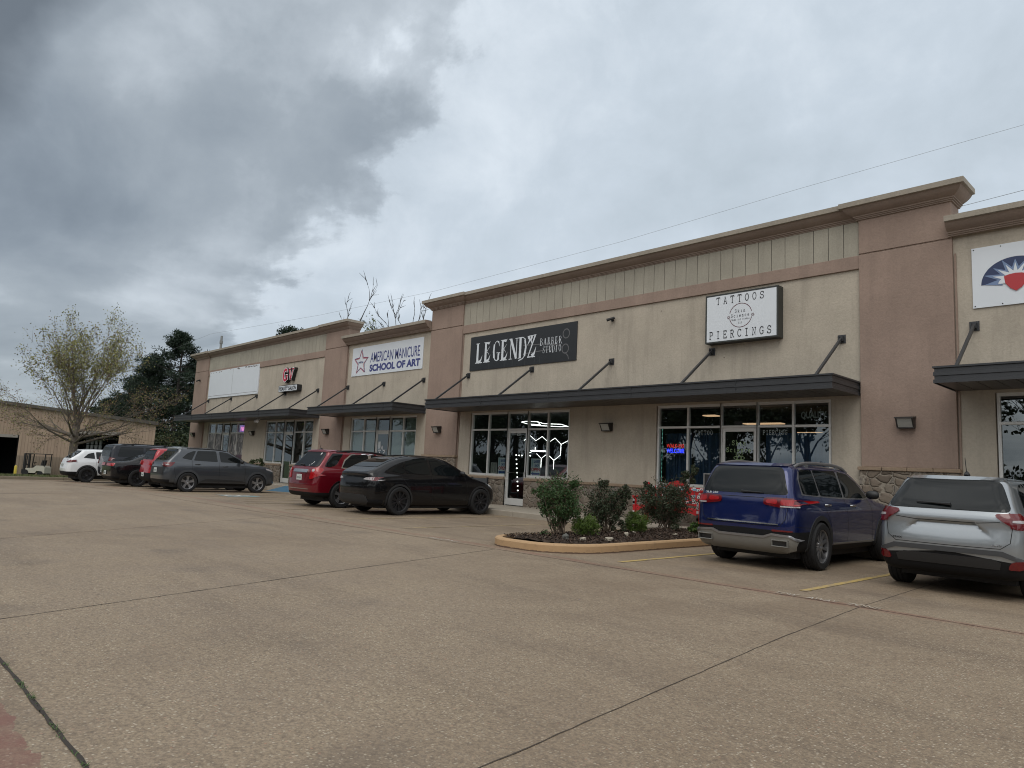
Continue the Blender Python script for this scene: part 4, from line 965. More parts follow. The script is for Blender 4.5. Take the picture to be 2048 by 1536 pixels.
prof = [(0, -.05), (.0, .12), (.02, .145), (.045, .152), (.12, .152), (.14, .145), (.145, .08)]
rings = [ring_pts(o) for o, _ in prof]; n = len(rings[0])
m_ = MB(); vs = []
for i in range(n):
    for k in range(len(prof)): vs.append((*rings[k][i], prof[k][1]))
K = len(prof)
m_.add(vs, [(i * K + k, i * K + k + 1, (i + 1) * K + k + 1, (i + 1) * K + k) for i in range(n - 1) for k in range(K - 1)])
m_.build('kerb', kerbmat(), isl, smooth=True, ang=30)
m_ = MB()
for i in (4, 9, 13, 17):
    if i < n: a, b = Vector(rings[0][i]), Vector(rings[5][i]); d = (rings[0][min(i + 1, n - 1)][0] - rings[0][i - 1][0], rings[0][min(i + 1, n - 1)][1] - rings[0][i - 1][1]); q = Vector(d).normalized() * .004; nn = Vector((q.y, -q.x)).normalized() * .002; m_.quad((*(a - q + nn), 0), (*(a + q + nn), 0), (*(a + q + nn), .12), (*(a - q + nn), .12))
m_.build('kerb_joint', jm, isl, fix=False)
mul = P('mulch', (.045, .028, .018), .95, 0, .6, 22, 1.0, 50)
inner = ring_pts(.13); bm = bmesh.new(); cx_, cy_ = -8.85, 11.5
def in_island(x, y, o=.16):
    p = ring_pts(o); c = False
    for i in range(len(p)):
        (x1, y1), (x2, y2) = p[i], p[i - 1]
        if (y1 > y) != (y2 > y) and x < (x2 - x1) * (y - y1) / (y2 - y1) + x1: c = not c
    return c
m_ = MB(); m_.add([(x, y, .09) for x, y in inner] , [tuple(range(len(inner)))])
vs = []; idx = {}; st = .09
for i in range(28):
    for j in range(70):
        x, y = -10.1 + i * st * 1, 8.5 + j * st; 
        if in_island(x, y, .14): idx[i, j] = len(vs); vs.append((x, y, .125 + .03 * random.random() + .04 * max(0, 1 - abs(x + 8.85) / .9)))
fs = [(idx[i, j], idx[i + 1, j], idx[i + 1, j + 1], idx[i, j + 1]) for i, j in idx if (i + 1, j) in idx and (i + 1, j + 1) in idx and (i, j + 1) in idx]
m_.add(vs, fs); m_.build('mulch_bed', mul, isl, fix=False)
chips = [P('bark_a', (.07, .04, .025), .9), P('bark_b', (.03, .02, .014), .9), P('bark_c', (.14, .10, .07), .9)]
m_ = MB()
for i in range(9000):
    x = random.uniform(-9.85, -7.85); y = random.uniform(8.75, 14.5)
    if not in_island(x, y): continue
    z = .145 + random.uniform(0, .035) + .04 * max(0, 1 - abs(x + 8.85) / .9); a = random.uniform(0, pi); l = random.uniform(.01, .03); w_ = random.uniform(.004, .01); tz = random.uniform(-.012, .012)
    m_.add([(x - l * cos(a) - w_ * sin(a), y - l * sin(a) + w_ * cos(a), z - tz), (x + l * cos(a) - w_ * sin(a), y + l * sin(a) + w_ * cos(a), z + tz), (x + l * cos(a) + w_ * sin(a), y + l * sin(a) - w_ * cos(a), z + tz + .004), (x - l * cos(a) + w_ * sin(a), y - l * sin(a) - w_ * cos(a), z - tz + .004)], [(0, 1, 2, 3)], random.choices((0, 1, 2), (5, 5, 1))[0])
tag(m_.build('bark_chips', chips, None, fix=False), 'loose bark chips covering the planted island', 'bark chips', kind='stuff')
rk = P('pale_rock', (.40, .36, .29), .85, 0, .3, 20, .8, 30)
def rock(x, y, s, lab, sz=.6, mat=rk):
    bm = bmesh.new(); bmesh.ops.create_icosphere(bm, subdivisions=3, radius=1)
    for v in bm.verts:
        k = 1 + .25 * sin(v.co.x * 3 + x * 9) * cos(v.co.y * 2.7 + y) + .12 * sin(v.co.z * 7 + x); v.co = Vector((v.co.x * s * k, v.co.y * s * .75 * k, v.co.z * s * sz * k))
    me = bpy.data.meshes.new('rock'); bm.to_mesh(me); bm.free(); me.materials.append(mat)
    me.polygons.foreach_set('use_smooth', [True] * len(me.polygons)); me.set_sharp_from_angle(angle=R(30))
    o = bpy.data.objects.new('rock', me); COL.objects.link(o); o.location = (x, y, .16 + s * sz * .35); o.rotation_euler.z = x * 7
    tag(o, lab, 'rock', 'rocks on the planted island')
rock(-8.34, 9.88, .065, 'grey brown rock at the mulch edge in front of the left round shrub'); rock(-8.18, 10.42, .10, 'largest cream coloured flat rock near the kerb', .4); rock(-8.55, 11.45, .05, 'upright small pale rock between the two round shrubs', 1.3)
rock(-8.85, 12.1, .055, 'white rounded rock beside the right round shrub', .7); rock(-9.1, 11.7, .09, 'broad low tan rock behind the middle of the bed', .4); rock(-8.45, 13.0, .06, 'small grey rock below the tall right bush', .4)
rock(-8.52, 9.62, .07, 'dark slate rock leaning beside the left round shrub', 1.1, P('slate_rock', (.10, .10, .09), .8, 0, .3, 15))
# ------------------------------------------------------------ shrubs
def leafmat(name, a, b_, rough=.5):
    m, g, b = material(name); oc = g.n('ShaderNodeTexCoord').outputs['Object']
    n = g.noise(oc, 6, 2); n2 = g.n('ShaderNodeTexWhiteNoise', ins={'Vector': g.n('ShaderNodeVectorMath', operation='SNAP', ins={0: oc, 1: (.05, .05, .05)}).outputs[0]}).outputs[0]
    g.l(g.mix(g.m('ADD', g.m('MULTIPLY', n, .5), g.m('MULTIPLY', n2, .5)), a, b_), b.inputs['Base Color'])
    b.inputs['Roughness'].default_value = rough; b.inputs['Specular IOR Level'].default_value = .3
    b.inputs['Subsurface Weight'].default_value = 0
    return m
def leaf(mb, p, s, mi=0, asp=.5):
    d = Vector((random.gauss(0, 1), random.gauss(0, 1), random.gauss(0, .8) + .3)).normalized(); a = d.orthogonal().normalized(); a = Matrix.Rotation(random.uniform(0, 2 * pi), 3, d) @ a
    l = a * s; w_ = d.cross(a) * s * asp; up = d * s * .15
    mb.add([p - l, p - w_ + up, p + l, p + w_ + up], [(0, 1, 2, 3)], mi)
stem = P('stem_brown', (.12, .09, .065), .9, 0, .3, 20)
def rv0(s): return Vector((random.gauss(0, s), random.gauss(0, s), random.gauss(0, s)))
def shrub(name, x, y, zc, rx, ry, rz, nleaf, ls, mats, lab, stems=14, clumps=60, base=.1, extra=(), group='shrubs on the planted island', cr=.3):
    e = empty(name, (x, y, .15), lab, 'shrub', group)
    cs = []
    for i in range(clumps):
        d = Vector((random.gauss(0, 1), random.gauss(0, 1), random.gauss(0, 1))).normalized(); r = random.random() ** .35 * (.75 + .3 * random.random())
        cs.append((Vector((x + d.x * rx * r, y + d.y * ry * r, zc + d.z * rz * r)), cr * rx * random.uniform(.6, 1.2)))
    for (ex, ey, ez, er) in extra: cs += [(Vector((ex + random.gauss(0, er * .5), ey + random.gauss(0, er * .5), ez + random.gauss(0, er * .5))), er * .5) for _ in range(8)]
    m_ = MB()
    for i in range(nleaf):
        c, r = random.choice(cs); d = Vector((random.gauss(0, 1), random.gauss(0, 1), random.gauss(0, 1))).normalized() * r * random.random() ** .4
        leaf(m_, c + d, ls * random.uniform(.6, 1.3), random.choices(range(len(mats)), [6, 3, 1][:len(mats)])[0])
    SH = m_; TW = []
    if name == 'rose_bush':
        for i in range(26):
            a = random.uniform(0, 2 * pi); el = random.uniform(.1, 1.3); d = Vector((cos(a) * cos(el), sin(a) * cos(el), sin(el))); c0 = Vector((x, y, zc)); r1 = Vector((rx * d.x, ry * d.y, rz * d.z)); q1 = c0 + r1 * random.uniform(1.1, 1.38) + Vector((0, 0, .03)); q0 = c0 + r1 * .6
            for k in range(16): leaf(SH, q0.lerp(q1, k / 15) + rv0(.022), ls * random.uniform(.6, 1.1), random.choices(range(len(mats)), [5, 3, 2][:len(mats)])[0])
            TW.append((q0, q1))
    SH.build('foliage', mats, e, fix=False)
    m_ = MB()
    for q0, q1 in TW: m_.tube([q0, q0.lerp(q1, .5) + Vector((0, 0, .02)), q1], [.004, .003, .002], 4)
    for i in range(stems):
        a = random.uniform(0, 2 * pi); q = Vector((x + base * cos(a) * random.random(), y + base * sin(a) * random.random(), .14)); c = random.choice(cs)[0]
        mid = q.lerp(c, .5) + Vector((random.gauss(0, .04), random.gauss(0, .04), .05)); m_.tube([q, mid, c], [.012, .008, .003], 5)
        for k in range(3):
            c2 = random.choice(cs)[0]
            if (c2 - mid).length < rx * 1.1: m_.tube([mid, mid.lerp(c2, .6) + Vector((0, 0, .03)), c2], [.006, .004, .002], 4)
    m_.build('stem', stem, e, fix=False)
    return e
LA = [leafmat('rose_leaf_a', (.022, .052, .018), (.05, .095, .03)), leafmat('rose_leaf_b', (.06, .11, .035), (.03, .06, .02)), leafmat('rose_leaf_c', (.09, .05, .03), (.05, .05, .02))]
LB = [leafmat('dark_leaf_a', (.020, .034, .016), (.04, .06, .028)), leafmat('dark_leaf_b', (.055, .05, .03), (.03, .04, .02)), leafmat('dark_leaf_c', (.08, .05, .035), (.05, .035, .02))]
LC = [leafmat('round_leaf_a', (.07, .12, .02), (.11, .17, .03)), leafmat('round_leaf_b', (.04, .08, .015), (.08, .12, .02)), leafmat('round_leaf_c', (.03, .05, .012), (.05, .08, .02))]
shrub('rose_bush', -9.2, 10.2, .86, .48, .48, .40, 9500, .023, LA, 'tall green leafy bush with bare lower stems at the left end of the island', 22, 70, .16, extra=[(-9.55, 10.0, .95, .12), (-8.9, 10.3, 1.15, .1), (-9.2, 10.2, .5, .2), (-9.4, 10.1, .62, .2), (-9.0, 10.3, .62, .18)])
shrub('rose_bush', -9.3, 11.75, .70, .42, .40, .46, 8500, .023, LB, 'dark olive bush with a side branch in the middle of the island', 16, 55, .1, extra=[(-8.98, 11.95, 1.0, .12), (-9.3, 11.7, 1.15, .1), (-9.1, 11.8, .35, .16), (-9.05, 11.85, .8, .16), (-9.4, 11.6, .5, .18)])
shrub('rose_bush', -9.38, 14.0, .78, .64, .55, .48, 12500, .024, LB, 'wide dark bush in front of the red bench', 22, 80, .2, extra=[(-8.95, 14.2, 1.35, .16), (-8.8, 14.25, 1.5, .1), (-9.7, 13.9, 1.1, .12), (-9.2, 14.0, .4, .25), (-9.6, 13.8, .5, .22)])
shrub('boxwood_ball', -8.85, 10.55, .36, .27, .27, .21, 7000, .014, LC, 'bright green round shrub left, beside the slate rock', 6, 160, .05, cr=.22)
shrub('boxwood_ball', -9.0, 12.35, .38, .30, .30, .25, 8000, .014, LC, 'bright green round shrub right, beside the white rock', 6, 170, .05, cr=.22)
shrub('low_plant', -8.45, 13.75, .28, .16, .2, .14, 700, .03, [LC[1], LA[0]], 'loose low green plant beside the blue car at the end of the island', 14, 20, .1)
shrub('low_plant', -9.15, 9.75, .20, .10, .1, .07, 260, .018, [LA[1], LA[0]], 'tiny grey green plant at the left tip of the bed', 6, 10, .05)
shrub('door_plant', -34.9, 15.7, 1.0, .38, .38, .42, 1300, .045, [leafmat('door_leaf', (.035, .055, .02), (.06, .08, .03)), LB[1]], 'leafy plant in front of the second salon storefront', 12, 26, .1, group='plants by the salon')
m_ = MB(); m_.tube([(-9.42, 13.2, .13), (-9.44, 13.22, .42)], [.035, .03], 8); m_.box((-9.50, 13.19, .36), (-9.36, 13.24, .40)); tag(m_.build('wooden_stake', P('stake_wood', (.22, .14, .09), .9, 0, .2, 9), None), 'short weathered wooden stake between the round shrub and the tall right bush', 'stake')
# ------------------------------------------------------------ red bench
br = P('bench_red', (.40, .016, .02), .4, 0, .12, 5)
x0, x1, yf, yb = -11.42, -9.42, 15.55, 16.1; zb = .15
e = empty('red_bench', ((x0 + x1) / 2, yf, zb), 'red wooden bench covered in stickers behind the bushes', 'bench')
m_ = MB()
for i in range(5): m_.box((x0 + .09, yf + .02 + i * .1, zb + .42), (x1 - .09, yf + .1 + i * .1, zb + .45))
m_.build('seat', br, e, bevel=.006)
m_ = MB(); m_.box((x0 + .07, yb - .02, zb + .86), (x1 - .07, yb + .03, zb + .97)); m_.box((x0 + .07, yb - .02, zb + .5), (x1 - .07, yb + .03, zb + .56))
for i in range(13):
    x = x0 + .16 + i * (x1 - x0 - .36) / 12; m_.box((x, yb - .01, zb + .56), (x + .115, yb + .015, zb + .86))
m_.prism([(-10.75, zb + .97), (-10.1, zb + .97), (-10.2, zb + 1.08), (-10.42, zb + 1.13), (-10.65, zb + 1.08)], yb - .02, yb + .03)
m_.build('backrest', br, e, bevel=.006)
for x in (x0, x1 - .08):
    m_ = MB(); m_.prism([(yf - .03, zb + .64), (yf + .04, zb + .66), (yf + .05, zb + .4), (yf + .07, zb), (yf - .01, zb), (yf - .02, zb + .3)], x, x + .08, 'x'); m_.build('leg', br, e, bevel=.006)
    m_ = MB(); m_.prism([(yb - .03, zb), (yb + .05, zb), (yb + .05, zb + .5), (yb + .09, zb + 1.02), (yb + .05, zb + 1.06), (yb, zb + 1.0), (yb - .03, zb + .5)], x, x + .08, 'x'); m_.build('leg', br, e, bevel=.006)
    m_ = MB(); m_.box((x - .01, yf - .05, zb + .64), (x + .09, yb + .02, zb + .685)); m_.build('armrest', br, e, bevel=.01)
m_ = MB(); m_.prism([(x0 + .08, zb + .42), (x1 - .08, zb + .42), (x1 - .08, zb + .28), (x1 - .25, zb + .34), (x0 + .25, zb + .34), (x0 + .08, zb + .28)], yf, yf + .025); m_.build('apron', br, e)
stk = [P('sticker_white', (.65, .65, .65), .5), P('sticker_black', (.03, .03, .03), .5), P('sticker_blue', (.15, .3, .4), .5), P('sticker_grey', (.3, .3, .3), .5)]
m_ = MB()
for i in range(110):
    x = random.uniform(x0 + .1, x1 - .16); z = random.choice([random.uniform(zb + .87, zb + .92), random.uniform(zb + .58, zb + .8), random.uniform(zb + .5, zb + .53)]); s = random.uniform(.04, .10); hh = s * random.uniform(.6, 1.2); mi = random.choices((0, 1, 2, 3), (5, 2, 2, 2))[0]
    yy = yb - .024 - .0007 * (i % 9) if z > zb + .85 else yb - .014 - .0007 * (i % 9)
    m_.add([(x, yy, z), (x + s, yy, z + random.uniform(-.01, .01)), (x + s, yy, z + hh), (x, yy, z + hh)], [(0, 1, 2, 3)], mi)
    if mi == 0: m_.add([(x + s * .25, yy - .0004, z + hh * .25), (x + s * .75, yy - .0004, z + hh * .3), (x + s * .7, yy - .0004, z + hh * .7), (x + s * .3, yy - .0004, z + hh * .6)], [(0, 1, 2, 3)], 1)
for i in range(16):
    x = random.choice([x0 + .01, x1 - .07]); z = zb + random.uniform(.05, .6); m_.add([(x, yf - .034, z), (x + .06, yf - .034, z), (x + .06, yf - .034, z + .07), (x, yf - .034, z + .07)], [(0, 1, 2, 3)], random.choice((0, 1, 3)))
m_.build('sticker', stk, e, fix=False); kids(e)[-1]['kind'] = 'stuff'
# ------------------------------------------------------------ cars
def chaikin(p, it=3, closed=True):
    p = [tuple(q[:2]) + (q[2] if len(q) > 2 else 0,) for q in p]
    for _ in range(it):
        o = []; n = len(p)
        for i in range(n if closed else n - 1):
            a, b = p[i], p[(i + 1) % n]
            if a[2] >= 1: o.append(a)
            else: o.append((a[0] * .75 + b[0] * .25, a[1] * .75 + b[1] * .25, 0))
            if b[2] < 1: o.append((a[0] * .25 + b[0] * .75, a[1] * .25 + b[1] * .75, 0))
        p = o
    return np.array([(q[0], q[1]) for q in p])
class Sdf2:
    def __init__(s, poly, pad=.4, h=.014):
        lo = poly.min(0) - pad; hi = poly.max(0) + pad; s.lo, s.h = lo, h
        nx, ny = (np.ceil((hi - lo) / h).astype(int) + 1); s.n = (nx, ny)
        X, Y = np.meshgrid(lo[0] + h * np.arange(nx), lo[1] + h * np.arange(ny), indexing='ij')
        D = np.full(X.shape, 1e9); ins = np.zeros(X.shape, bool)
        for i in range(len(poly)):
            a, b = poly[i - 1], poly[i]; e = b - a; L = (e * e).sum()
            if L < 1e-12: continue
            wx, wy = X - a[0], Y - a[1]; t = np.clip((wx * e[0] + wy * e[1]) / L, 0, 1)
            D = np.minimum(D, (wx - t * e[0]) ** 2 + (wy - t * e[1]) ** 2)
            c = (a[1] > Y) != (b[1] > Y)
            with np.errstate(divide='ignore', invalid='ignore'): xc = (b[0] - a[0]) * (Y - a[1]) / (b[1] - a[1]) + a[0]
            ins ^= c & (X < xc)
        D = np.sqrt(D); s.g = np.where(ins, -D, D)
        # light smoothing keeps reflections fluid
        for _ in range(2):
            g_ = s.g; g_[1:-1, 1:-1] = (g_[1:-1, 1:-1] * 4 + g_[:-2, 1:-1] + g_[2:, 1:-1] + g_[1:-1, :-2] + g_[1:-1, 2:]) / 8
    def __call__(s, a, b):
        u = np.clip((a - s.lo[0]) / s.h, 0, s.n[0] - 1.001); v = np.clip((b - s.lo[1]) / s.h, 0, s.n[1] - 1.001)
        i = u.astype(int); j = v.astype(int); fu = u - i; fv = v - j; g_ = s.g
        return g_[i, j] * (1 - fu) * (1 - fv) + g_[i + 1, j] * fu * (1 - fv) + g_[i, j + 1] * (1 - fu) * fv + g_[i + 1, j + 1] * fu * fv
def smax(a, b, k):
    h = np.clip(k - np.abs(a - b), 0, None) / k
    return np.maximum(a, b) + h * h * k * .25
def nets(F, lo, h):
    S = F < 0; nx, ny, nz = F.shape
    c = [(i, j, k) for i in (0, 1) for j in (0, 1) for k in (0, 1)]
    sub = lambda A, o: A[o[0]:nx - 1 + o[0], o[1]:ny - 1 + o[1], o[2]:nz - 1 + o[2]]
    cnt = sum(sub(S, o).astype(np.int8) for o in c); act = (cnt > 0) & (cnt < 8)
    ids = np.full(act.shape, -1); ids[act] = np.arange(act.sum()); idx = np.argwhere(act)
    P_ = np.zeros((len(idx), 3)); N = np.zeros(len(idx))
    for a in c:
        for ax in range(3):
            if a[ax] == 1: continue
            b = list(a); b[ax] = 1
            fa = F[idx[:, 0] + a[0], idx[:, 1] + a[1], idx[:, 2] + a[2]]; fb = F[idx[:, 0] + b[0], idx[:, 1] + b[1], idx[:, 2] + b[2]]
            m = (fa < 0) != (fb < 0); t = np.where(m, fa / np.where(m, fa - fb, 1), 0)
            q = np.zeros((len(idx), 3)); q[:] = a; q[:, ax] += t
            P_[m] += q[m]; N[m] += 1
    V = lo + h * (idx + P_ / N[:, None])
    quads = []
    for ax in range(3):
        o1, o2 = [(1, 2), (2, 0), (0, 1)][ax]
        sl0 = [slice(None)] * 3; sl1 = [slice(None)] * 3; sl0[ax] = slice(0, -1); sl1[ax] = slice(1, None)
        A, Bq = S[tuple(sl0)], S[tuple(sl1)]; e = np.argwhere(A != Bq)
        ok = (e[:, o1] > 0) & (e[:, o2] > 0) & (e[:, o1] < F.shape[o1] - 1) & (e[:, o2] < F.shape[o2] - 1); e = e[ok]
        flip = A[tuple(e.T)]
        def g_(d1, d2):
            q = e.copy(); q[:, o1] -= d1; q[:, o2] -= d2; return ids[tuple(q.T)]
        a, b, c_, d = g_(1, 1), g_(0, 1), g_(0, 0), g_(1, 0)
        Q = np.stack([a, b, c_, d], 1); Q[~flip] = Q[~flip][:, ::-1]; quads.append(Q)
    return V, np.concatenate(quads)
class Shell:
    """smooth car body: intersection of side, front and plan outlines with rounded meetings, then projected details"""
    def __init__(s, sp):
        s.sp = sp; s.W = sp['W']; s.L = sp['L']
        s.S = Sdf2(chaikin(sp['side'], 3)); hv = sp['front']; s.V = Sdf2(chaikin([(-x, z, *r) for x, z, *r in hv] + [(x, z, *r) for x, z, *r in reversed(hv)], 3))
        pl = sp['plan']; s.P = Sdf2(chaikin([(x, y) for y, x in pl] + [(-x, y) for y, x in reversed(pl)], 3))
        s.ka, s.kb = sp.get('ka', .16), sp.get('kb', .2)
        s.arch = [(y, sp['wr'], sp['ar']) for y in sp['wy']]
    def F(s, x, y, z, arch=True):
        f = smax(smax(s.S(y, z), s.V(x, z), s.ka), s.P(x, y), s.kb)
        for fn in s.sp.get('dents', ()): f = fn(f, x, y, z)
        if arch:
            for yc, zc, r in s.arch:
                a = np.maximum(r - np.hypot(y - yc, z - zc), (s.W / 2 - .30) - np.abs(x)); a = np.minimum(a, 9)
                f = np.maximum(f, np.minimum(r - np.hypot(y - yc, z - zc), np.abs(x) - (s.W / 2 - .30)))
        return f
    def mesh(s, h, arch):
        lo = np.array([-s.W / 2 - .08 - h * .37, -.1, .08]); hi = np.array([s.W / 2 + .1, s.L + .1, s.sp['H'] + .08])
        n = np.ceil((hi - lo) / h).astype(int)
        ax = [lo[i] + h * np.arange(n[i]) for i in range(3)]
        X, Y, Z = np.meshgrid(*ax, indexing='ij')
        F = s.F(X, Y, Z, arch); V, Q = nets(F, lo, h)
        for _ in range(3):
            e = .004; x, y, z = V.T; f = s.F(x, y, z, arch)
            g_ = np.stack([s.F(x + e, y, z, arch) - s.F(x - e, y, z, arch), s.F(x, y + e, z, arch) - s.F(x, y - e, z, arch), s.F(x, y, z + e, arch) - s.F(x, y, z - e, arch)], 1) / (2 * e)
            st = f[:, None] * g_ / np.maximum((g_ * g_).sum(1), .3)[:, None]; V = V - np.clip(st, -h * .7, h * .7)
        return V, Q
AX = {'B': (lambda a, b: (Vector((a, -2, b)), Vector((0, 1, 0)))), 'F': (lambda a, b: (Vector((a, 9, b)), Vector((0, -1, 0)))),
      'R': (lambda a, b: (Vector((3, a, b)), Vector((-1, 0, 0)))), 'L': (lambda a, b: (Vector((-3, a, b)), Vector((1, 0, 0)))),
      'T': (lambda a, b: (Vector((a, b, 4)), Vector((0, 0, -1)))),
      'C': (lambda a, b: (Vector((a * .7071 + 3, -a * -.7071 - 3, b)), Vector((-.7071, .7071, 0)))),   # from the rear right corner
      'D': (lambda a, b: (Vector((a * .7071 - 3, -a * .7071 - 3, b)), Vector((.7071, .7071, 0))))}    # from the rear left corner
def inside(p, poly):
    x, y = p; c = False
    for i in range(len(poly)):
        (x1, y1), (x2, y2) = poly[i], poly[i - 1]
        if (y1 > y) != (y2 > y) and x < (x2 - x1) * (y - y1) / (y2 - y1) + x1: c = not c
    return c
def project(mb, bvh, poly, axis, off=.004, th=.006, step=.04, mi=None):
    """a panel cut to poly, laid on the body seen along axis, with its own thickness"""
    B_ = []
    for i in range(len(poly)):
        a, b = Vector(poly[i]), Vector(poly[(i + 1) % len(poly)]); n = max(1, int((b - a).length / step))
        B_ += [a.lerp(b, k / n) for k in range(n)]
    nb = len(B_); x0 = min(p.x for p in B_); x1 = max(p.x for p in B_); y0 = min(p.y for p in B_); y1 = max(p.y for p in B_)
    pts = list(B_); pl = [tuple(p) for p in B_]
    for i in range(int((x1 - x0) / step) + 1):
        for j in range(int((y1 - y0) / step) + 1):
            q = Vector((x0 + (i + .5) * step, y0 + (j + .5) * step))
            if inside(q, pl) and min((q - b).length for b in B_) > step * .45: pts.append(q)
    r = geometry.delaunay_2d_cdt(pts, [(i, (i + 1) % nb) for i in range(nb)], [], 1, 1e-6)
    vs, fs = r[0], r[2]; top = []
    for v in vs:
        o, d = AX[axis](v.x, v.y); hit, nrm, _, _ = bvh.ray_cast(o, d)
        top.append(None if hit is None else (hit, nrm if nrm.dot(d) < 0 else -nrm))
    ok = [i for i, t in enumerate(top) if t]; mp = {i: k for k, i in enumerate(ok)}; n = len(ok)
    V = [top[i][0] + top[i][1] * (off + th) for i in ok] + [top[i][0] + top[i][1] * (off - .012) for i in ok]
    FS = []; ed = {}
    for f in fs:
        if all(i in mp for i in f):
            t = [mp[i] for i in f]; FS.append(tuple(t))
            for a, b in zip(t, t[1:] + t[:1]): ed[(a, b)] = 1
    FS += [(b, a, a + n, b + n) for a, b in ed if (b, a) not in ed]
    mb.add(V, FS, mi)
def line3(mb, bvh, pts, axis, w=.007, off=.0015, mi=None, step=.05):
    L = []
    for a, b in zip(pts, pts[1:]):
        a, b = Vector(a), Vector(b); n = max(1, int((b - a).length / step)); L += [a.lerp(b, k / n) for k in range(n)]
    L.append(Vector(pts[-1])); prev = None
    for i, p in enumerate(L):
        d = (L[min(i + 1, len(L) - 1)] - L[max(0, i - 1)]).normalized(); nn = Vector((-d.y, d.x)) * w / 2; q = []
        for s_ in (-1, 1):
            r = p + nn * s_; o, dr = AX[axis](r.x, r.y); hit, nrm, _, _ = bvh.ray_cast(o, dr)
            q.append(None if hit is None else hit + (nrm if nrm.dot(dr) < 0 else -nrm) * off)
        if prev and None not in q and None not in prev: mb.add([prev[0], prev[1], q[1], q[0]], [(0, 1, 2, 3)], mi)
        prev = q
M['tyre'] = P('tyre_rubber', (.008, .008, .009), .8, 0, .2, 12); M['carglass'] = P('car_glass', (.006, .008, .009), .02, 0, 0, spec=.32, coat=0)
M['clad'] = P('cladding', (.017, .0175, .019), .6, 0, .12, 9); M['seam'] = P('panel_gap', (.004, .004, .004), .9, 0, 0)
M['redlens'] = P('red_lens', (.11, .003, .006), .12, 0, .2, 30, coat=.5); M['redglow'] = P('bright_red_lens', (.32, .006, .009), .15, 0, .3, 40, coat=.5); M['clearlens'] = P('clear_lens', (.38, .36, .37), .1, 0, .25, 40, coat=1)
M['alloy'] = P('alloy', (.28, .28, .29), .3, .7, .05); M['blackalloy'] = P('black_alloy', (.022, .022, .025), .3, .3, .05); M['brake'] = P('brake_dark', (.01, .01, .011), .7)
M['plate'] = P('licence_plate', (.5, .53, .52), .4, 0, .12, 25); M['silverclad'] = P('silver_skid', (.21, .205, .19), .4, .4, .08)
def paint(name, col, metal=.5, rough=.28, clad=None, under=.30, dirt_=.06, coat_=1.0):
    """paint with the unpainted lower body and wheel wells as regions of the same panel work"""
    m, g, b = material(name); oc = g.n('ShaderNodeTexCoord').outputs['Object']
    x, y, z = g.n('ShaderNodeSeparateXYZ', ins={0: oc}).outputs
    fl = g.n('ShaderNodeTexNoise', ins={'Vector': oc, 'Scale': 900.0, 'Detail': 1.0}).outputs[0]
    dirt = g.noise(oc, 3, 5, .6)
    c = g.mix(fl, tuple(q * .85 for q in col), tuple(min(1, q * 1.15) for q in col))
    c = g.mix(g.m('MULTIPLY', g.ramp(dirt, [(.45, 0.0), (.8, 1.0)]), dirt_), c, (.18, .15, .12))
    cl = clad or {}
    zl = g.m('LESS_THAN', z, cl.get('sill', under))
    # rear bumper cladding
    if 'rear' in cl: zl = g.m('MAXIMUM', zl, g.m('MULTIPLY', g.m('LESS_THAN', z, g.m('ADD', cl['rear'], g.m('MULTIPLY', g.m('ABSOLUTE', x), cl.get('rslope', 0)))), g.m('LESS_THAN', y, cl.get('ry', .5))))
    if 'frontz' in cl: zl = g.m('MAXIMUM', zl, g.m('MULTIPLY', g.m('LESS_THAN', z, cl['frontz']), g.m('GREATER_THAN', y, cl['fy'])))
    for yc, zc, r in cl.get('wells', ()):
        d = g.m('SQRT', g.m('ADD', g.m('POWER', g.m('ADD', y, -yc), 2.0), g.m('POWER', g.m('ADD', z, -zc), 2.0)))
        zl = g.m('MAXIMUM', zl, g.m('LESS_THAN', d, r + .012))
    g.l(g.mix(zl, c, (.011, .011, .012)), b.inputs['Base Color'])
    inv = g.m('SUBTRACT', 1.0, zl)
    b.inputs['Specular IOR Level'].default_value = .15
    g.l(g.m('MULTIPLY', inv, metal), b.inputs['Metallic']); g.l(g.m('MULTIPLY', inv, coat_), b.inputs['Coat Weight'])
    g.l(g.m('ADD', g.m('MULTIPLY', zl, .6 - rough), rough), b.inputs['Roughness']); b.inputs['Coat Roughness'].default_value = .03
    return m
def roundp(p, r=.035):
    o = []; n = len(p)
    for i in range(n):
        a, b, c = Vector(p[i - 1]), Vector(p[i]), Vector(p[(i + 1) % n]); d1, d2 = a - b, c - b
        r1, r2 = min(r, d1.length * .35), min(r, d2.length * .35)
        q1, q2 = b + d1.normalized() * r1, b + d2.normalized() * r2
        o += [tuple(q1), tuple((q1 + q2 + b * 2) / 4), tuple(q2)]
    return o
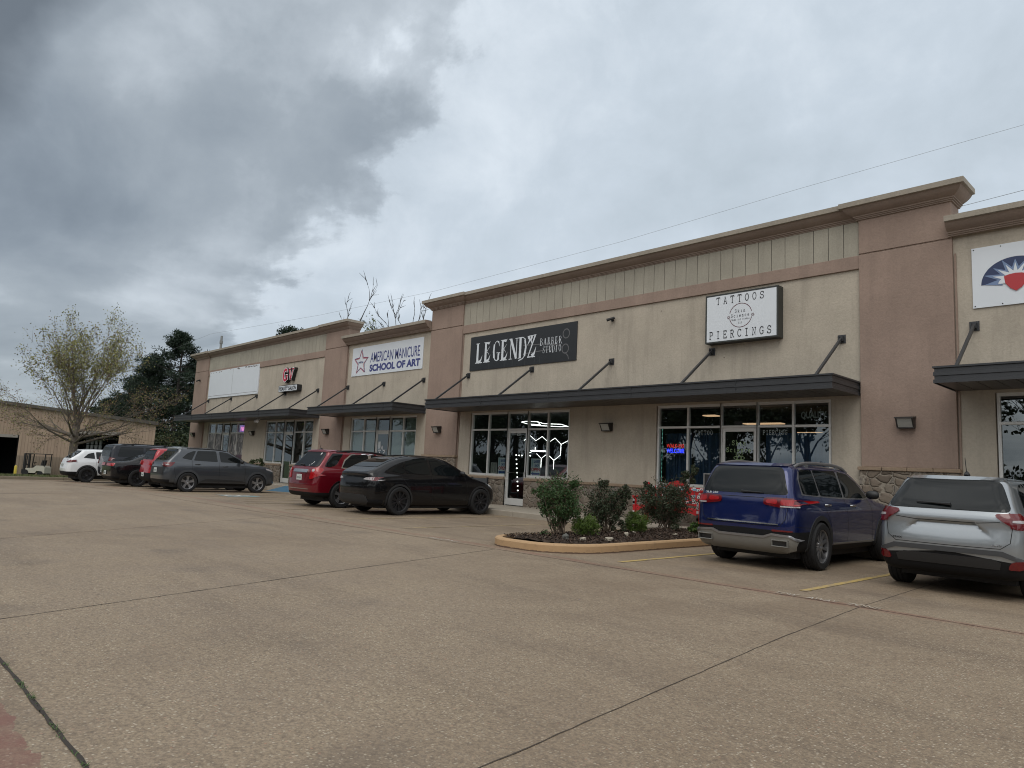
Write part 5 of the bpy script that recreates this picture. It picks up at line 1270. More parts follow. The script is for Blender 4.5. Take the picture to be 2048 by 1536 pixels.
def wheel(parent, x, y, r, side, rim, wdt=.23, nsp=5, style='five', rimr=None):
    """side=+1: outer face towards +x"""
    s = side; rr = rimr or r * .68; h = wdt / 2
    m_ = MB(); m_.lathe([(x - h * .7 * s, rr * .9), (x - h * s, rr), (x - h * s, r * .93), (x - h * .8 * s, r * .985), (x - h * .55 * s, r), (x - h * .5 * s, r - .008), (x - h * .44 * s, r), (x - .012 * s, r), (x - .008 * s, r - .008), (x + .004 * s, r), (x + h * .44 * s, r), (x + h * .5 * s, r - .008), (x + h * .55 * s, r), (x + h * .8 * s, r * .985), (x + h * s, r * .93), (x + h * 1.02 * s, r * .84), (x + h * .98 * s, rr * 1.02), (x + h * .82 * s, rr * .98)], (0, y, r), 'x', 40)
    w_ = m_.build('wheel', 'tyre', parent, smooth=True, ang=28)
    m_ = MB(); xf = x + h * .8 * s
    m_.lathe([(x - h * .5 * s, rr * .9), (xf - .03 * s, rr * .93), (xf, rr * .95), (xf + .008 * s, rr), (xf - .004 * s, rr * 1.01)], (0, y, r), 'x', 40)
    m_.lathe([(xf - .035 * s, 0), (xf - .015 * s, .035), (xf - .02 * s, .075), (xf - .05 * s, .09)], (0, y, r), 'x', 20)
    for k in range(nsp):
        a0 = 2 * pi * k / nsp + .3
        parts = [(-.14, .0, .030, .024), (.14, .0, .030, .024)] if style == 'five' else [(-.05, .10, .018, .022)] if style == 'turbine' else [(0, 0, .022, .030)]
        for da, tw_, w0, w1 in parts:
            a1 = a0 + da + tw_; ai = a0 + da * .2
            p0 = Vector((0, cos(ai), sin(ai))) * .055; p1 = Vector((0, cos(a1), sin(a1))) * rr * .95
            d = (p1 - p0).normalized(); n_ = Vector((0, -d.z, d.y)); X = Vector((1, 0, 0)); c = Vector((xf, y, r)); vs = []
            for p, ww, xo in ((p0, w0, -.02), (p0.lerp(p1, .5), (w0 + w1) / 2 * .85, -.022), (p1, w1, -.006)):
                for sg, dep in ((-1, 0), (1, 0), (1, -.035), (-1, -.035)): vs.append(c + p + n_ * ww * sg + X * s * (xo + dep))
            m_.add(vs, [(0, 1, 5, 4), (1, 2, 6, 5), (2, 3, 7, 6), (3, 0, 4, 7), (4, 5, 9, 8), (5, 6, 10, 9), (6, 7, 11, 10), (7, 4, 8, 11), (0, 3, 2, 1), (8, 9, 10, 11)])
    m_.build('rim', rim, w_, smooth=True, ang=30)
    m_ = MB(); m_.lathe([(xf - .06 * s, 0), (xf - .06 * s, rr * .92)], (0, y, r), 'x', 32); m_.build('brake_disc', 'brake', w_)
def car(name, sp, label, loc, rz=0, h=.03):
    root = empty(name, (0, 0, 0), label, sp.get('cat', 'car'), 'cars parked in front of the shops')
    sh = Shell(sp); V, Q = sh.mesh(h, True)
    me = bpy.data.meshes.new('body'); me.from_pydata(V.tolist(), [], Q.tolist())
    me.materials.append(sp['paint']); me.polygons.foreach_set('use_smooth', [True] * len(me.polygons)); me.set_sharp_from_angle(angle=R(50)); me.update()
    body = bpy.data.objects.new('body', me); COL.objects.link(body); body.parent = root
    V2, Q2 = sh.mesh(max(h, .03), False); bvh = bvhtree.BVHTree.FromPolygons([Vector(v) for v in V2], [tuple(int(i) for i in q) for q in Q2])
    W = sp['W']
    for (part, mat, items) in sp['panels']:
        for axs, poly, *o in items:
            for ax in axs:
                m_ = MB(); pp = roundp(poly, .06 if part == 'rear_window' else .035) if part in ('rear_window', 'side_window', 'tail_light', 'reflector', 'headlight', 'window_trim', 'light_strip') else poly; poly_ = pp
                if ax == 'M': ax = 'B'; pp = [(-a, b) for a, b in poly_]
                if ax == 'D': pp = [(-a, b) for a, b in poly]
                project(m_, bvh, pp, ax, *(o or [.003, .005]), step=sp.get('step', .045))
                if m_.f: m_.build(part, mat, body if part in sp.get('sub', ()) else root, smooth=True, ang=60, fix=False)
    m_ = MB()
    for axs, pts in sp.get('seams', ()):
        for ax in axs: line3(m_, bvh, [(-a, b) for a, b in pts] if ax == 'M' else pts, 'B' if ax == 'M' else ax, sp.get('seamw', .008))
    if m_.f: m_.build('panel_gap', 'seam', body, fix=False)
    # wheel arch mouldings
    for yc in sp['wy']:
        for ax in 'RL':
            r0, r1 = sp['ar'] - .015, sp['ar'] + sp.get('aw', .05); zc = sp['wr']; a0 = math.asin(max(-1, min(1, (sp.get('sillz', .28) - zc) / r1)))
            aa = [a0 + (pi - 2 * a0) * i / 28 for i in range(29)]
            poly = [(yc + r1 * cos(a), zc + r1 * sin(a)) for a in aa] + [(yc + r0 * cos(a), zc + r0 * sin(a)) for a in reversed(aa)]
            m_ = MB(); project(m_, bvh, poly, ax, .002, .012 if sp.get('aw', .05) > .03 else .004, step=.05)
            if m_.f: m_.build('wheel_arch', sp.get('archmat', 'clad'), root, smooth=True, ang=50, fix=False)
    m_ = MB()
    for yc in sp['wy']: m_.box((-W / 2 + .3, yc - .36, .2), (W / 2 - .3, yc + .36, .75))
    m_.box((-W / 2 + .25, .5, .17), (W / 2 - .25, sp['L'] - .6, .34)); m_.build('underbody', 'brake', root)
    for yc in sp['wy']:
        for s_ in (-1, 1): wheel(root, s_ * (W / 2 - .135), yc, sp['wr'], s_, sp['rim'], nsp=sp['nsp'], style=sp['style'], rimr=sp.get('rimr'))
    for s_ in (-1, 1):   # mirrors
        my, mz = sp['mirror']; xs_ = W / 2 - .10
        m_ = MB(); n1, n2 = 8, 12; vs = []
        for i in range(n1 + 1):
            t = pi * i / n1
            for k in range(n2): a = 2 * pi * k / n2; vs.append((s_ * (xs_ + .12 + .11 * -cos(t)), my + .07 * sin(t) * cos(a) - .02, mz + .075 * sin(t) ** .6 * sin(a)))
        m_.add(vs, [(i * n2 + k, i * n2 + (k + 1) % n2, (i + 1) * n2 + (k + 1) % n2, (i + 1) * n2 + k) for i in range(n1) for k in range(n2)])
        m_.build('mirror', sp.get('mirrormat', sp['paint']), root, smooth=True, ang=80)
    for ax, pos in sp.get('handles', ()):
        y, z = pos
        for s_, a in ((1, 'R'), (-1, 'L')):
            o, d = AX[a](y, z); hit, nrm, _, _ = bvh.ray_cast(o, d)
            if hit: m_ = MB(); m_.tube([hit + Vector((0, -.09, 0)), hit + Vector((s_ * .03, -.07, 0)), hit + Vector((s_ * .035, .06, .0)), hit + Vector((0, .09, 0))], .013, 8, flat=1.2); m_.build('door_handle', sp.get('handlemat', sp['paint']), root, smooth=True, ang=80)
    if 'rail' in sp:
        xr, ya, yb_, mt, hh = sp['rail']
        for s_ in (-1, 1):
            pts = []
            for i in range(15):
                t = i / 14; y = ya + (yb_ - ya) * t; o, d = AX['T'](s_ * xr, y); hit = bvh.ray_cast(o, d)[0]
                pts.append(Vector((s_ * xr, y, hit.z + hh * min(1, 4 * t, 4 * (1 - t)) ** .5 - .01)))
            m_ = MB(); m_.tube(pts, .021, 8, flat=1.3)
            for q in (3, 11): m_.box((pts[q].x - .015, pts[q].y - .05, pts[q].z - hh - .01), (pts[q].x + .015, pts[q].y + .05, pts[q].z))
            m_.build('roof_rail', mt, root, smooth=True, ang=60)
    if 'wiper' in sp:
        xa, za, xb, zb2 = sp['wiper']; P_ = []
        for i in range(6):
            t = i / 5; o, d = AX['B'](xa + (xb - xa) * t, za + (zb2 - za) * t); hit = bvh.ray_cast(o, d)[0]; P_.append(hit + Vector((0, -.028, .01)))
        m_ = MB(); m_.tube(P_, [.026, .02, .016, .013, .011, .008], 6, flat=.8); m_.build('wiper', 'black', root, smooth=True)
    if 'antenna' in sp:
        ax_, ay, l, sl = sp['antenna']; o, d = AX['T'](ax_, ay); z = bvh.ray_cast(o, d)[0].z
        m_ = MB(); m_.tube([(ax_, ay + .06, z), (ax_, ay, z + .035), (ax_, ay - .03, z)], [.03, .028, .03], 8); m_.tube([(ax_, ay, z + .02), (ax_, ay + sl * l, z + l)], [.006, .004], 6); m_.build('antenna', 'black', root)
    for t in sp.get('badges', ()):
        txt, x, z, hh, wd, mt = t; vs, fs = bfont(txt, hh, wd, .02); q = []
        for a, _, b in vs:
            o, d = AX['B'](x + a, z + b); hit = bvh.ray_cast(o, d)[0]; q.append(hit + Vector((0, -.007, 0)))
        m_ = MB(); m_.add(q, fs); m_.build('badge', mt, root, fix=False)
    for fn in sp.get('extra', ()): fn(root, bvh, body)
    root.location = loc; root.rotation_euler.z = rz; root.scale = sp.get('scale', (1.0, 1.0, 1.04))
    return root
def flatplate(x, z, wd=.31, hh=.16, mat='plate'):
    def fn(root, bvh, body):
        hit = min((bvh.ray_cast(*AX['B'](x + dx, z + dz))[0].y for dx in (-.1, .1) for dz in (-.06, .06)))
        m_ = MB(); m_.box((x - wd / 2, hit - .02, z - hh / 2), (x + wd / 2, hit - .008, z + hh / 2)); m_.build('licence_plate', mat, root, bevel=.004)
        m_ = MB()
        for i in range(6): m_.box((x - .11 + i * .038, hit - .0215, z - .04), (x - .11 + i * .038 + .022, hit - .0205, z + random.uniform(.0, .03)))
        m_.build('blurred_marks', P('plate_marks', (.12, .16, .16), .6), root)
    return fn
def wells(sp): return [(y, sp['wr'], sp['ar']) for y in sp['wy']]
def hsym(pts): return pts + [(-x, z) for x, z in reversed(pts)]
# ---- blue compact SUV -------------------------------------------------
sp = dict(L=4.66, W=1.85, H=1.66, wr=.36, ar=.405, wy=(.98, 3.81), cat='car', nsp=10, style='turbine', rim='alloy', rimr=.25, sillz=.30, aw=.055)
sp['side'] = [(.30, .22), (.10, .30), (.03, .42), (.0, .62), (.03, .82), (.06, 1.0), (.09, 1.10), (.20, 1.34), (.30, 1.545), (.42, 1.60), (.9, 1.64), (1.7, 1.655), (2.4, 1.62), (2.75, 1.53), (3.4, 1.13), (3.7, 1.06), (4.35, .98), (4.60, .82), (4.66, .6), (4.60, .3), (4.3, .22)]
sp['front'] = [(0, .2), (.72, .2), (.86, .28), (.905, .45), (.925, .72), (.905, .92), (.86, 1.03), (.80, 1.10), (.71, 1.45), (.655, 1.585), (.5, 1.64), (0, 1.665)]
sp['plan'] = [(-.02, .0), (-.015, .55), (.06, .80), (.22, .90), (.6, .925), (2.5, .925), (3.9, .915), (4.3, .86), (4.56, .7), (4.67, .4), (4.68, 0)]
sp['paint'] = paint('blue_metallic_paint', (.008, .016, .085), .5, .3, dict(sill=.36, rear=.60, rslope=-.02, ry=.62, frontz=.5, fy=4.3, wells=wells(sp)))
G_ = 'carglass'
sp['panels'] = [
    ('rear_window', G_, [('B', hsym([(.72, 1.115), (.70, 1.19), (.60, 1.47), (.54, 1.52)]), .003, .006)]),
    ('spoiler', sp['paint'], [('B', hsym([(.62, 1.53), (.58, 1.57)]), .004, .016)]),
    ('tail_light', 'redlens', [('BM', [(.36, .96), (.36, 1.055), (.60, 1.07), (.865, 1.058), (.875, .94), (.62, .925)], .008, .014), ('RL', [(.02, .93), (.02, 1.055), (.13, 1.045), (.15, .99), (.12, .93)], .008, .012)]),
    ('light_strip', 'redglow', [('BM', [(.40, .985), (.40, 1.03), (.58, 1.045), (.58, .97)], .022, .004), ('BM', [(.63, .965), (.63, 1.045), (.84, 1.035), (.84, .95)], .022, .004)]),
    ('light_base', 'clearlens', [('BM', [(.63, .932), (.63, .952), (.84, .945), (.84, .932)], .022, .003)]),
    ('reflector', 'redlens', [('BM', [(.50, .575), (.50, .605), (.80, .60), (.80, .58)], .004, .006)]),
    ('skid_plate', 'silverclad', [('B', hsym([(.58, .25), (.80, .33), (.845, .47), (.74, .53), (.5, .545), (.38, .50)]), .004, .02)]),
    ('skid_edge', 'alloy', [('BM', [(0, .475), (.38, .475), (.5, .52), (.75, .507), (.83, .45), (.855, .47), (.77, .535), (.5, .55), (.37, .505), (0, .505)], .024, .012)]),
    ('exhaust_tip', 'black', [('BM', [(.52, .375), (.52, .445), (.74, .445), (.74, .375)], .024, .004)]),
    ('chrome_strip', 'chrome', [('B', hsym([(.60, .672), (.60, .69)]), .008, .008)]),
    ('side_window', G_, [('RL', [(.50, 1.14), (.47, 1.36), (.56, 1.49), (.84, 1.51), (1.0, 1.51), (1.08, 1.12), (.9, 1.12)]), ('RL', [(1.14, 1.115), (1.05, 1.51), (1.95, 1.52), (2.02, 1.10)]), ('RL', [(2.10, 1.10), (2.05, 1.515), (2.45, 1.48), (2.75, 1.36), (3.12, 1.12), (3.0, 1.095)])]),
    ('window_trim', 'alloy', [('RL', [(.46, 1.12), (.43, 1.36), (.53, 1.515), (.84, 1.54), (1.95, 1.545), (2.48, 1.50), (2.8, 1.37), (3.22, 1.10), (3.0, 1.072), (2.0, 1.075), (1.1, 1.10), (1.0, 1.10), (.46, 1.12)], -.004, .005)]),
    ('sill_strip', 'silverclad', [('RL', [(1.5, .375), (1.5, .395), (3.3, .395), (3.3, .375)], .004, .008)]),
    ('headlight', 'clearlens', [('RL', [(4.3, .78), (4.3, .9), (4.55, .86), (4.6, .76)])]),
    ('windshield', G_, [('T', [(-.62, 2.80), (.62, 2.80), (.72, 3.36), (-.72, 3.36)])]),
]
sp['sub'] = ('spoiler', 'sill_strip')
def tailgate_dent(f, x, y, z):
    r = np.maximum(np.maximum(np.abs(x) - .40 - .3 * np.clip(.93 - z, 0, .2), z - .95), np.maximum(.76 - z, y - (.032 + .16 * np.clip(z - .78, 0, 1))))
    return smax(f, -r, .03)
sp['dents'] = (tailgate_dent,)
sp['seams'] = [('BM', [(.70, 1.10), (.74, .95), (.70, .75), (.62, .655), (0, .65)]), ('B', [(-.36, 1.06), (.36, 1.06)]), ('RL', [(1.12, 1.10), (1.16, .98), (1.42, .62), (1.46, .40)]), ('RL', [(2.05, 1.09), (2.08, .7), (2.08, .4)]), ('RL', [(3.1, 1.1), (3.2, .9), (3.22, .4)]), ('RL', [(.66, .64), (.02, .66)])]
sp['handles'] = [('R', (1.28, .98)), ('R', (2.32, .97))]; sp['handlemat'] = 'chrome'; sp['mirror'] = (3.02, 1.16); sp['mirrormat'] = 'black'
sp['rail'] = (.64, .50, 2.6, 'alloy', .07); sp['wiper'] = (-.02, 1.13, .34, 1.125)
sp['badges'] = [('GLB 250', -.68, 1.085, .03, .24, 'chrome')]
def pipes(root, bvh, body):
    for s_ in (-1, 1):
        hit = bvh.ray_cast(*AX['B'](s_ * .63, .41))[0]; y = hit.y
        m_ = MB(); x0, x1, z0, z1 = s_ * .63 - .13, s_ * .63 + .13, .36, .46
        for a, b in (((x0, z0), (x1, z0 + .014)), ((x0, z1 - .014), (x1, z1)), ((x0, z0 + .014), (x0 + .014, z1 - .014)), ((x1 - .014, z0 + .014), (x1, z1 - .014))): m_.box((a[0], y - .055, a[1]), (b[0], y + .03, b[1]))
        m_.build('exhaust_frame', 'silverclad', root, bevel=.006)
sp['extra'] = [pipes]
car('blue_suv', sp, 'dark blue SUV with silver roof rails parked at the end of the planted island', (-5.64, 10.50, 0), R(0), h=.026)
# ---- silver crossover ---------------------------------------------------
sp = dict(L=4.54, W=1.84, H=1.56, wr=.345, ar=.39, wy=(.93, 3.63), nsp=5, style='five', rim='blackalloy', sillz=.28, aw=.05)
sp['side'] = [(.32, .2), (.12, .26), (.04, .40), (.0, .60), (.01, .72), (.05, .86), (.03, .98), (.10, 1.06), (.30, 1.27), (.44, 1.42), (.42, 1.475), (.62, 1.51), (1.2, 1.55), (1.9, 1.555), (2.45, 1.50), (3.1, 1.12), (3.4, 1.02), (4.2, .93), (4.48, .78), (4.54, .55), (4.5, .28), (4.2, .2)]
sp['front'] = [(0, .18), (.72, .18), (.86, .26), (.905, .42), (.92, .70), (.90, .88), (.84, 1.0), (.76, 1.08), (.66, 1.35), (.60, 1.475), (.42, 1.53), (0, 1.56)]
sp['plan'] = [(-.03, .0), (-.02, .5), (.06, .78), (.24, .89), (.6, .92), (2.5, .92), (3.8, .91), (4.2, .85), (4.45, .7), (4.55, .4), (4.56, 0)]
sp['paint'] = paint('silver_metallic_paint', (.31, .335, .355), .7, .3, dict(sill=.33, rear=.55, rslope=-.11, ry=.62, frontz=.5, fy=4.2, wells=wells(sp)))
sp['panels'] = [
    ('rear_window', G_, [('B', hsym([(.68, 1.06), (.70, 1.10), (.60, 1.33), (.545, 1.43)]), .003, .006)]),
    ('spoiler', sp['paint'], [('B', hsym([(.58, 1.435), (.53, 1.47)]), .004, .016)]),
    ('tail_light', 'redlens', [('BM', [(.55, 1.0), (.56, 1.03), (.80, 1.05), (.91, 1.04), (.91, .84), (.76, .86)], .006, .016), ('RL', [(.03, .85), (.03, 1.04), (.28, 1.02), (.34, .99), (.16, .86)], .006, .014)]),
    ('light_reflector', 'clearlens', [('BM', [(.72, .94), (.72, .965), (.86, .965), (.86, .93)], .024, .004)]),
    ('reflector', 'redlens', [('BM', [(.66, .39), (.70, .48), (.80, .50), (.86, .48), (.80, .39)], .006, .012)]),
    ('bumper_moulding', P('moulding_grey', (.05, .052, .056), .5), [('B', hsym([(.60, .54), (.82, .47), (.86, .46), (.86, .50), (.62, .60)]), .004, .012)]),
    ('bumper_grille', 'black', [('B', hsym([(.58, .38), (.60, .46), (.50, .50)]), .003, .006)]),
    ('side_window', G_, [('RL', [(.62, 1.10), (.72, 1.30), (.95, 1.40), (1.2, 1.42), (1.28, 1.06)]), ('RL', [(1.34, 1.055), (1.28, 1.425), (1.95, 1.44), (2.0, 1.04)]), ('RL', [(2.07, 1.04), (2.03, 1.44), (2.4, 1.38), (2.95, 1.08), (2.85, 1.04)])]),
    ('headlight', 'clearlens', [('RL', [(4.2, .76), (4.2, .82), (4.45, .80), (4.45, .74)])]),
    ('windshield', G_, [('T', [(-.58, 2.50), (.58, 2.50), (.68, 3.06), (-.68, 3.06)])]),
]
sp['sub'] = ('spoiler',)
def recess(f, x, y, z):
    wx = .33 + 1.3 * np.clip(.90 - z, 0, .3)
    r = np.maximum(np.maximum(np.abs(x) - wx, z - .905), np.maximum(.66 - z, y - (.030 + .42 * np.clip(z - .70, -.1, 1))))
    return smax(f, -r, .02)
sp['dents'] = (recess,)
sp['seams'] = [('BM', [(.69, 1.06), (.73, .92), (.70, .70), (.60, .625), (0, .62)]), ('B', [(-.60, .94), (-.36, .915), (.36, .915), (.60, .94)]), ('RL', [(1.31, 1.05), (1.30, .95), (1.45, .6), (1.45, .36)]), ('RL', [(2.03, 1.03), (2.05, .36)])]
sp['handles'] = [('R', (1.42, .93)), ('R', (2.3, .92))]; sp['mirror'] = (2.85, 1.10); sp['wiper'] = (.05, 1.115, -.36, 1.13); sp['antenna'] = (.05, .95, .24, -.3)
sp['badges'] = [('TRAX', -.64, .655, .024, .12, 'black'), ('ACTIV', .50, .65, .022, .12, 'chrome')]
car('silver_suv', sp, 'silver crossover with black lower bumper at the right edge, nearest parked car', (-2.80, 10.56, 0), R(0), h=.026)
# ---- black fastback -----------------------------------------------------
sp = dict(L=4.75, W=1.92, H=1.62, wr=.362, ar=.40, wy=(1.0, 3.89), nsp=10, style='turbine', rim='blackalloy', rimr=.262, sillz=.25, aw=.035)
sp['side'] = [(.35, .2), (.12, .26), (.05, .40), (.0, .62), (.02, .80), (.10, .95), (.07, 1.06), (.14, 1.085), (.34, 1.17), (.75, 1.37), (1.25, 1.54), (1.8, 1.615), (2.3, 1.60), (2.8, 1.46), (3.5, 1.10), (3.75, 1.0), (4.3, .88), (4.65, .70), (4.75, .5), (4.7, .26), (4.4, .2)]
sp['front'] = [(0, .17), (.76, .17), (.90, .25), (.94, .40), (.96, .68), (.94, .86), (.88, .98), (.80, 1.06), (.68, 1.38), (.60, 1.52), (.42, 1.60), (0, 1.63)]
sp['plan'] = [(-.02, .0), (.0, .50), (.12, .80), (.34, .92), (.7, .96), (2.5, .96), (3.9, .95), (4.35, .88), (4.62, .7), (4.75, .4), (4.77, 0)]
sp['paint'] = paint('black_gloss_paint', (.006, .006, .007), .0, .2, dict(sill=.26, rear=.40, ry=.5, wells=wells(sp)), dirt_=.002, coat_=.6)
sp['panels'] = [
    ('rear_window', G_, [('T', [(-.60, .42), (.60, .42), (.56, 1.0), (.50, 1.5), (-.50, 1.5), (-.56, 1.0)], .002, .006)]),
    ('tail_light', 'clearlens', [('BM', [(.50, .885), (.60, .935), (.82, .95), (.88, .95), (.88, .86)], .004, .01)]),
    ('tail_light', 'redlens', [('RL', [(.15, .86), (.12, .95), (.40, .955), (.52, .955), (.36, .92), (.30, .86)], .004, .01)]),
    ('diffuser', 'clad', [('B', hsym([(.58, .25), (.72, .34), (.66, .46), (.58, .50)]), .004, .012)]),
    ('side_window', G_, [('RL', [(.78, 1.12), (.95, 1.24), (1.2, 1.35), (1.2, 1.08), (1.08, 1.07)]), ('RL', [(1.24, 1.075), (1.24, 1.37), (1.6, 1.47), (2.0, 1.5), (2.06, 1.06)]), ('RL', [(2.14, 1.06), (2.10, 1.5), (2.4, 1.47), (2.9, 1.28), (3.3, 1.05)])]),
    ('headlight', 'clearlens', [('RL', [(4.25, .80), (4.25, .86), (4.6, .70), (4.6, .66)])]),
    ('windshield', G_, [('T', [(-.55, 2.70), (.55, 2.70), (.72, 3.5), (-.72, 3.5)])]),
    ('glass_roof', G_, [('T', [(-.50, 1.58), (.50, 1.58), (.55, 2.62), (-.55, 2.62)], .001, .004)]),
]
sp['seams'] = [('BM', [(.56, 1.06), (.60, .94), (.58, .72), (.50, .60), (0, .58)]), ('RL', [(1.06, 1.07), (1.10, .95), (1.42, .6), (1.42, .32)]), ('RL', [(2.10, 1.05), (2.12, .32)]), ('RL', [(3.3, 1.04), (3.36, .8), (3.36, .34)]), ('RL', [(.35, .86), (.42, .6), (.64, .55)])]
sp['mirror'] = (3.1, 1.12)
car('black_hatchback', sp, 'glossy black fastback car with black wheels in front of the barber shop', (-16.72, 10.12, 0), R(0), h=.028)
# ---- red crossover --------------------------------------------------------
sp = dict(L=4.77, W=1.84, H=1.68, wr=.36, ar=.405, wy=(1.0, 3.86), nsp=5, style='five', rim='alloy', sillz=.28, aw=.02)
sp['side'] = [(.32, .25), (.14, .30), (.05, .42), (.0, .62), (.06, .80), (.10, 1.04), (.22, 1.14), (.42, 1.36), (.58, 1.545), (.52, 1.60), (.8, 1.655), (1.4, 1.68), (2.2, 1.66), (2.8, 1.55), (3.5, 1.16), (3.8, 1.08), (4.4, .98), (4.7, .82), (4.77, .6), (4.7, .3), (4.4, .25)]
sp['front'] = [(0, .22), (.74, .22), (.86, .28), (.90, .44), (.92, .72), (.91, .92), (.87, 1.04), (.80, 1.13), (.71, 1.46), (.65, 1.60), (.5, 1.66), (0, 1.69)]
sp['plan'] = [(-.02, .0), (-.005, .50), (.08, .78), (.26, .89), (.6, .92), (2.5, .92), (3.9, .91), (4.35, .86), (4.64, .7), (4.77, .4), (4.78, 0)]
sp['paint'] = paint('red_metallic_paint', (.15, .004, .012), .35, .28, dict(sill=.30, rear=.42, ry=.62, wells=wells(sp))); rp = sp['paint']
sp['archmat'] = rp
sp['panels'] = [
    ('rear_window', G_, [('B', hsym([(.74, 1.13), (.72, 1.22), (.60, 1.51), (.52, 1.55)]), .003, .006)]),
    ('spoiler', rp, [('B', hsym([(.64, 1.555), (.58, 1.60)]), .004, .02)]),
    ('tail_light', 'redglow', [('BM', [(.56, .78), (.58, .95), (.62, 1.08), (.88, 1.10), (.90, 1.0), (.86, .90), (.70, .78)], .006, .016), ('RL', [(.06, .84), (.06, 1.10), (.30, 1.09), (.40, 1.06), (.26, .92), (.14, .82)], .006, .014)]),
    ('lamp_lens', 'clearlens', [('BM', [(.64, 1.0), (.64, 1.05), (.70, 1.06), (.74, 1.02), (.70, .98)], .024, .004)]),
    ('chrome_bar', 'chrome', [('B', hsym([(.40, .96), (.43, .985), (.40, 1.04)]), .01, .02)]),
    ('plate_recess', rp, [('B', hsym([(.22, .72), (.30, .74), (.34, .94)]), .002, .006)]),
    ('bumper_trim', 'chrome', [('B', hsym([(.56, .50), (.56, .515)]), .004, .008)]),
    ('side_window', G_, [('RL', [(.42, 1.15), (.56, 1.36), (.70, 1.52), (1.06, 1.53), (.80, 1.20), (.6, 1.13)]), ('RL', [(1.0, 1.14), (1.12, 1.34), (1.34, 1.50), (1.9, 1.54), (1.98, 1.12)]), ('RL', [(2.06, 1.12), (2.02, 1.54), (2.5, 1.50), (2.8, 1.40), (3.25, 1.14)])]),
    ('window_trim', 'chrome', [('RL', [(.96, 1.11), (1.08, 1.36), (1.32, 1.53), (1.9, 1.57), (2.5, 1.535), (2.84, 1.42), (3.34, 1.11)], -.004, .005)]),
    ('headlight', 'clearlens', [('RL', [(4.3, .82), (4.3, .94), (4.6, .88), (4.65, .78)])]),
    ('windshield', G_, [('T', [(-.62, 2.86), (.62, 2.86), (.72, 3.46), (-.72, 3.46)])]),
]
sp['sub'] = ('spoiler', 'plate_recess')
sp['seams'] = [('BM', [(.72, 1.12), (.55, 1.06), (.50, .80), (.44, .66), (0, .64)]), ('RL', [(1.0, 1.12), (1.1, .98), (1.42, .64), (1.42, .34)]), ('RL', [(2.02, 1.11), (2.05, .34)])]
sp['handles'] = [('R', (1.25, 1.0)), ('R', (2.3, .99))]; sp['mirror'] = (3.1, 1.18); sp['rail'] = (.64, .85, 2.7, 'black', .05); sp['wiper'] = (-.04, 1.16, -.36, 1.19); sp['antenna'] = (-.1, .75, .27, -.35)
def decals(root, bvh, body):
    dm = P('window_decal', (.6, .6, .6), .5); m_ = MB()
    def put(x, z, s, k):
        p = []
        for i in range(k * 2): a = pi * i / k; r = s if i % 2 == 0 else s * .45; p.append(bvh.ray_cast(*AX['B'](x + r * cos(a), z + r * sin(a)))[0] + Vector((0, -.014, .006)))
        m_.add(p, [tuple(range(len(p)))])
    put(.38, 1.50, .05, 6); put(.36, 1.25, .035, 5); put(.33, 1.20, .03, 4); put(.26, 1.16, .025, 4); m_.build('window_sticker', dm, root, fix=False)
sp['extra'] = [flatplate(0, .82), decals]; sp['badges'] = [('', 0, 0, 0, 0, 0)][:0]
car('red_suv', sp, 'dark red SUV with bright chrome bar partly behind the black car', (-19.45, 10.0, 0), R(0), h=.03)
# ---- grey crossover ---------------------------------------------------------
sp = dict(L=4.58, W=1.88, H=1.68, wr=.355, ar=.40, wy=(.95, 3.66), nsp=5, style='five', rim='alloy', sillz=.28, aw=.06)
sp['side'] = [(.32, .25), (.14, .30), (.04, .42), (.0, .62), (.06, .84), (.10, 1.02), (.22, 1.12), (.46, 1.36), (.62, 1.52), (.50, 1.585), (.8, 1.64), (1.4, 1.68), (2.0, 1.66), (2.5, 1.56), (3.1, 1.23), (3.35, 1.13), (3.9, 1.06), (4.35, .92), (4.55, .72), (4.58, .5), (4.5, .28), (4.2, .25)]
sp['front'] = [(0, .22), (.74, .22), (.88, .28), (.92, .44), (.94, .72), (.92, .90), (.87, 1.02), (.80, 1.12), (.70, 1.46), (.63, 1.60), (.48, 1.655), (0, 1.685)]
sp['plan'] = [(-.02, .0), (-.005, .50), (.10, .80), (.30, .91), (.6, .94), (2.5, .94), (3.7, .93), (4.2, .86), (4.45, .72), (4.58, .4), (4.6, 0)]
sp['paint'] = paint('grey_metallic_paint', (.062, .070, .082), .55, .3, dict(sill=.34, rear=.44, ry=.3, wells=wells(sp))); gp_ = sp['paint']; sp['archmat'] = P('grey_arch', (.055, .06, .068), .45, .2)
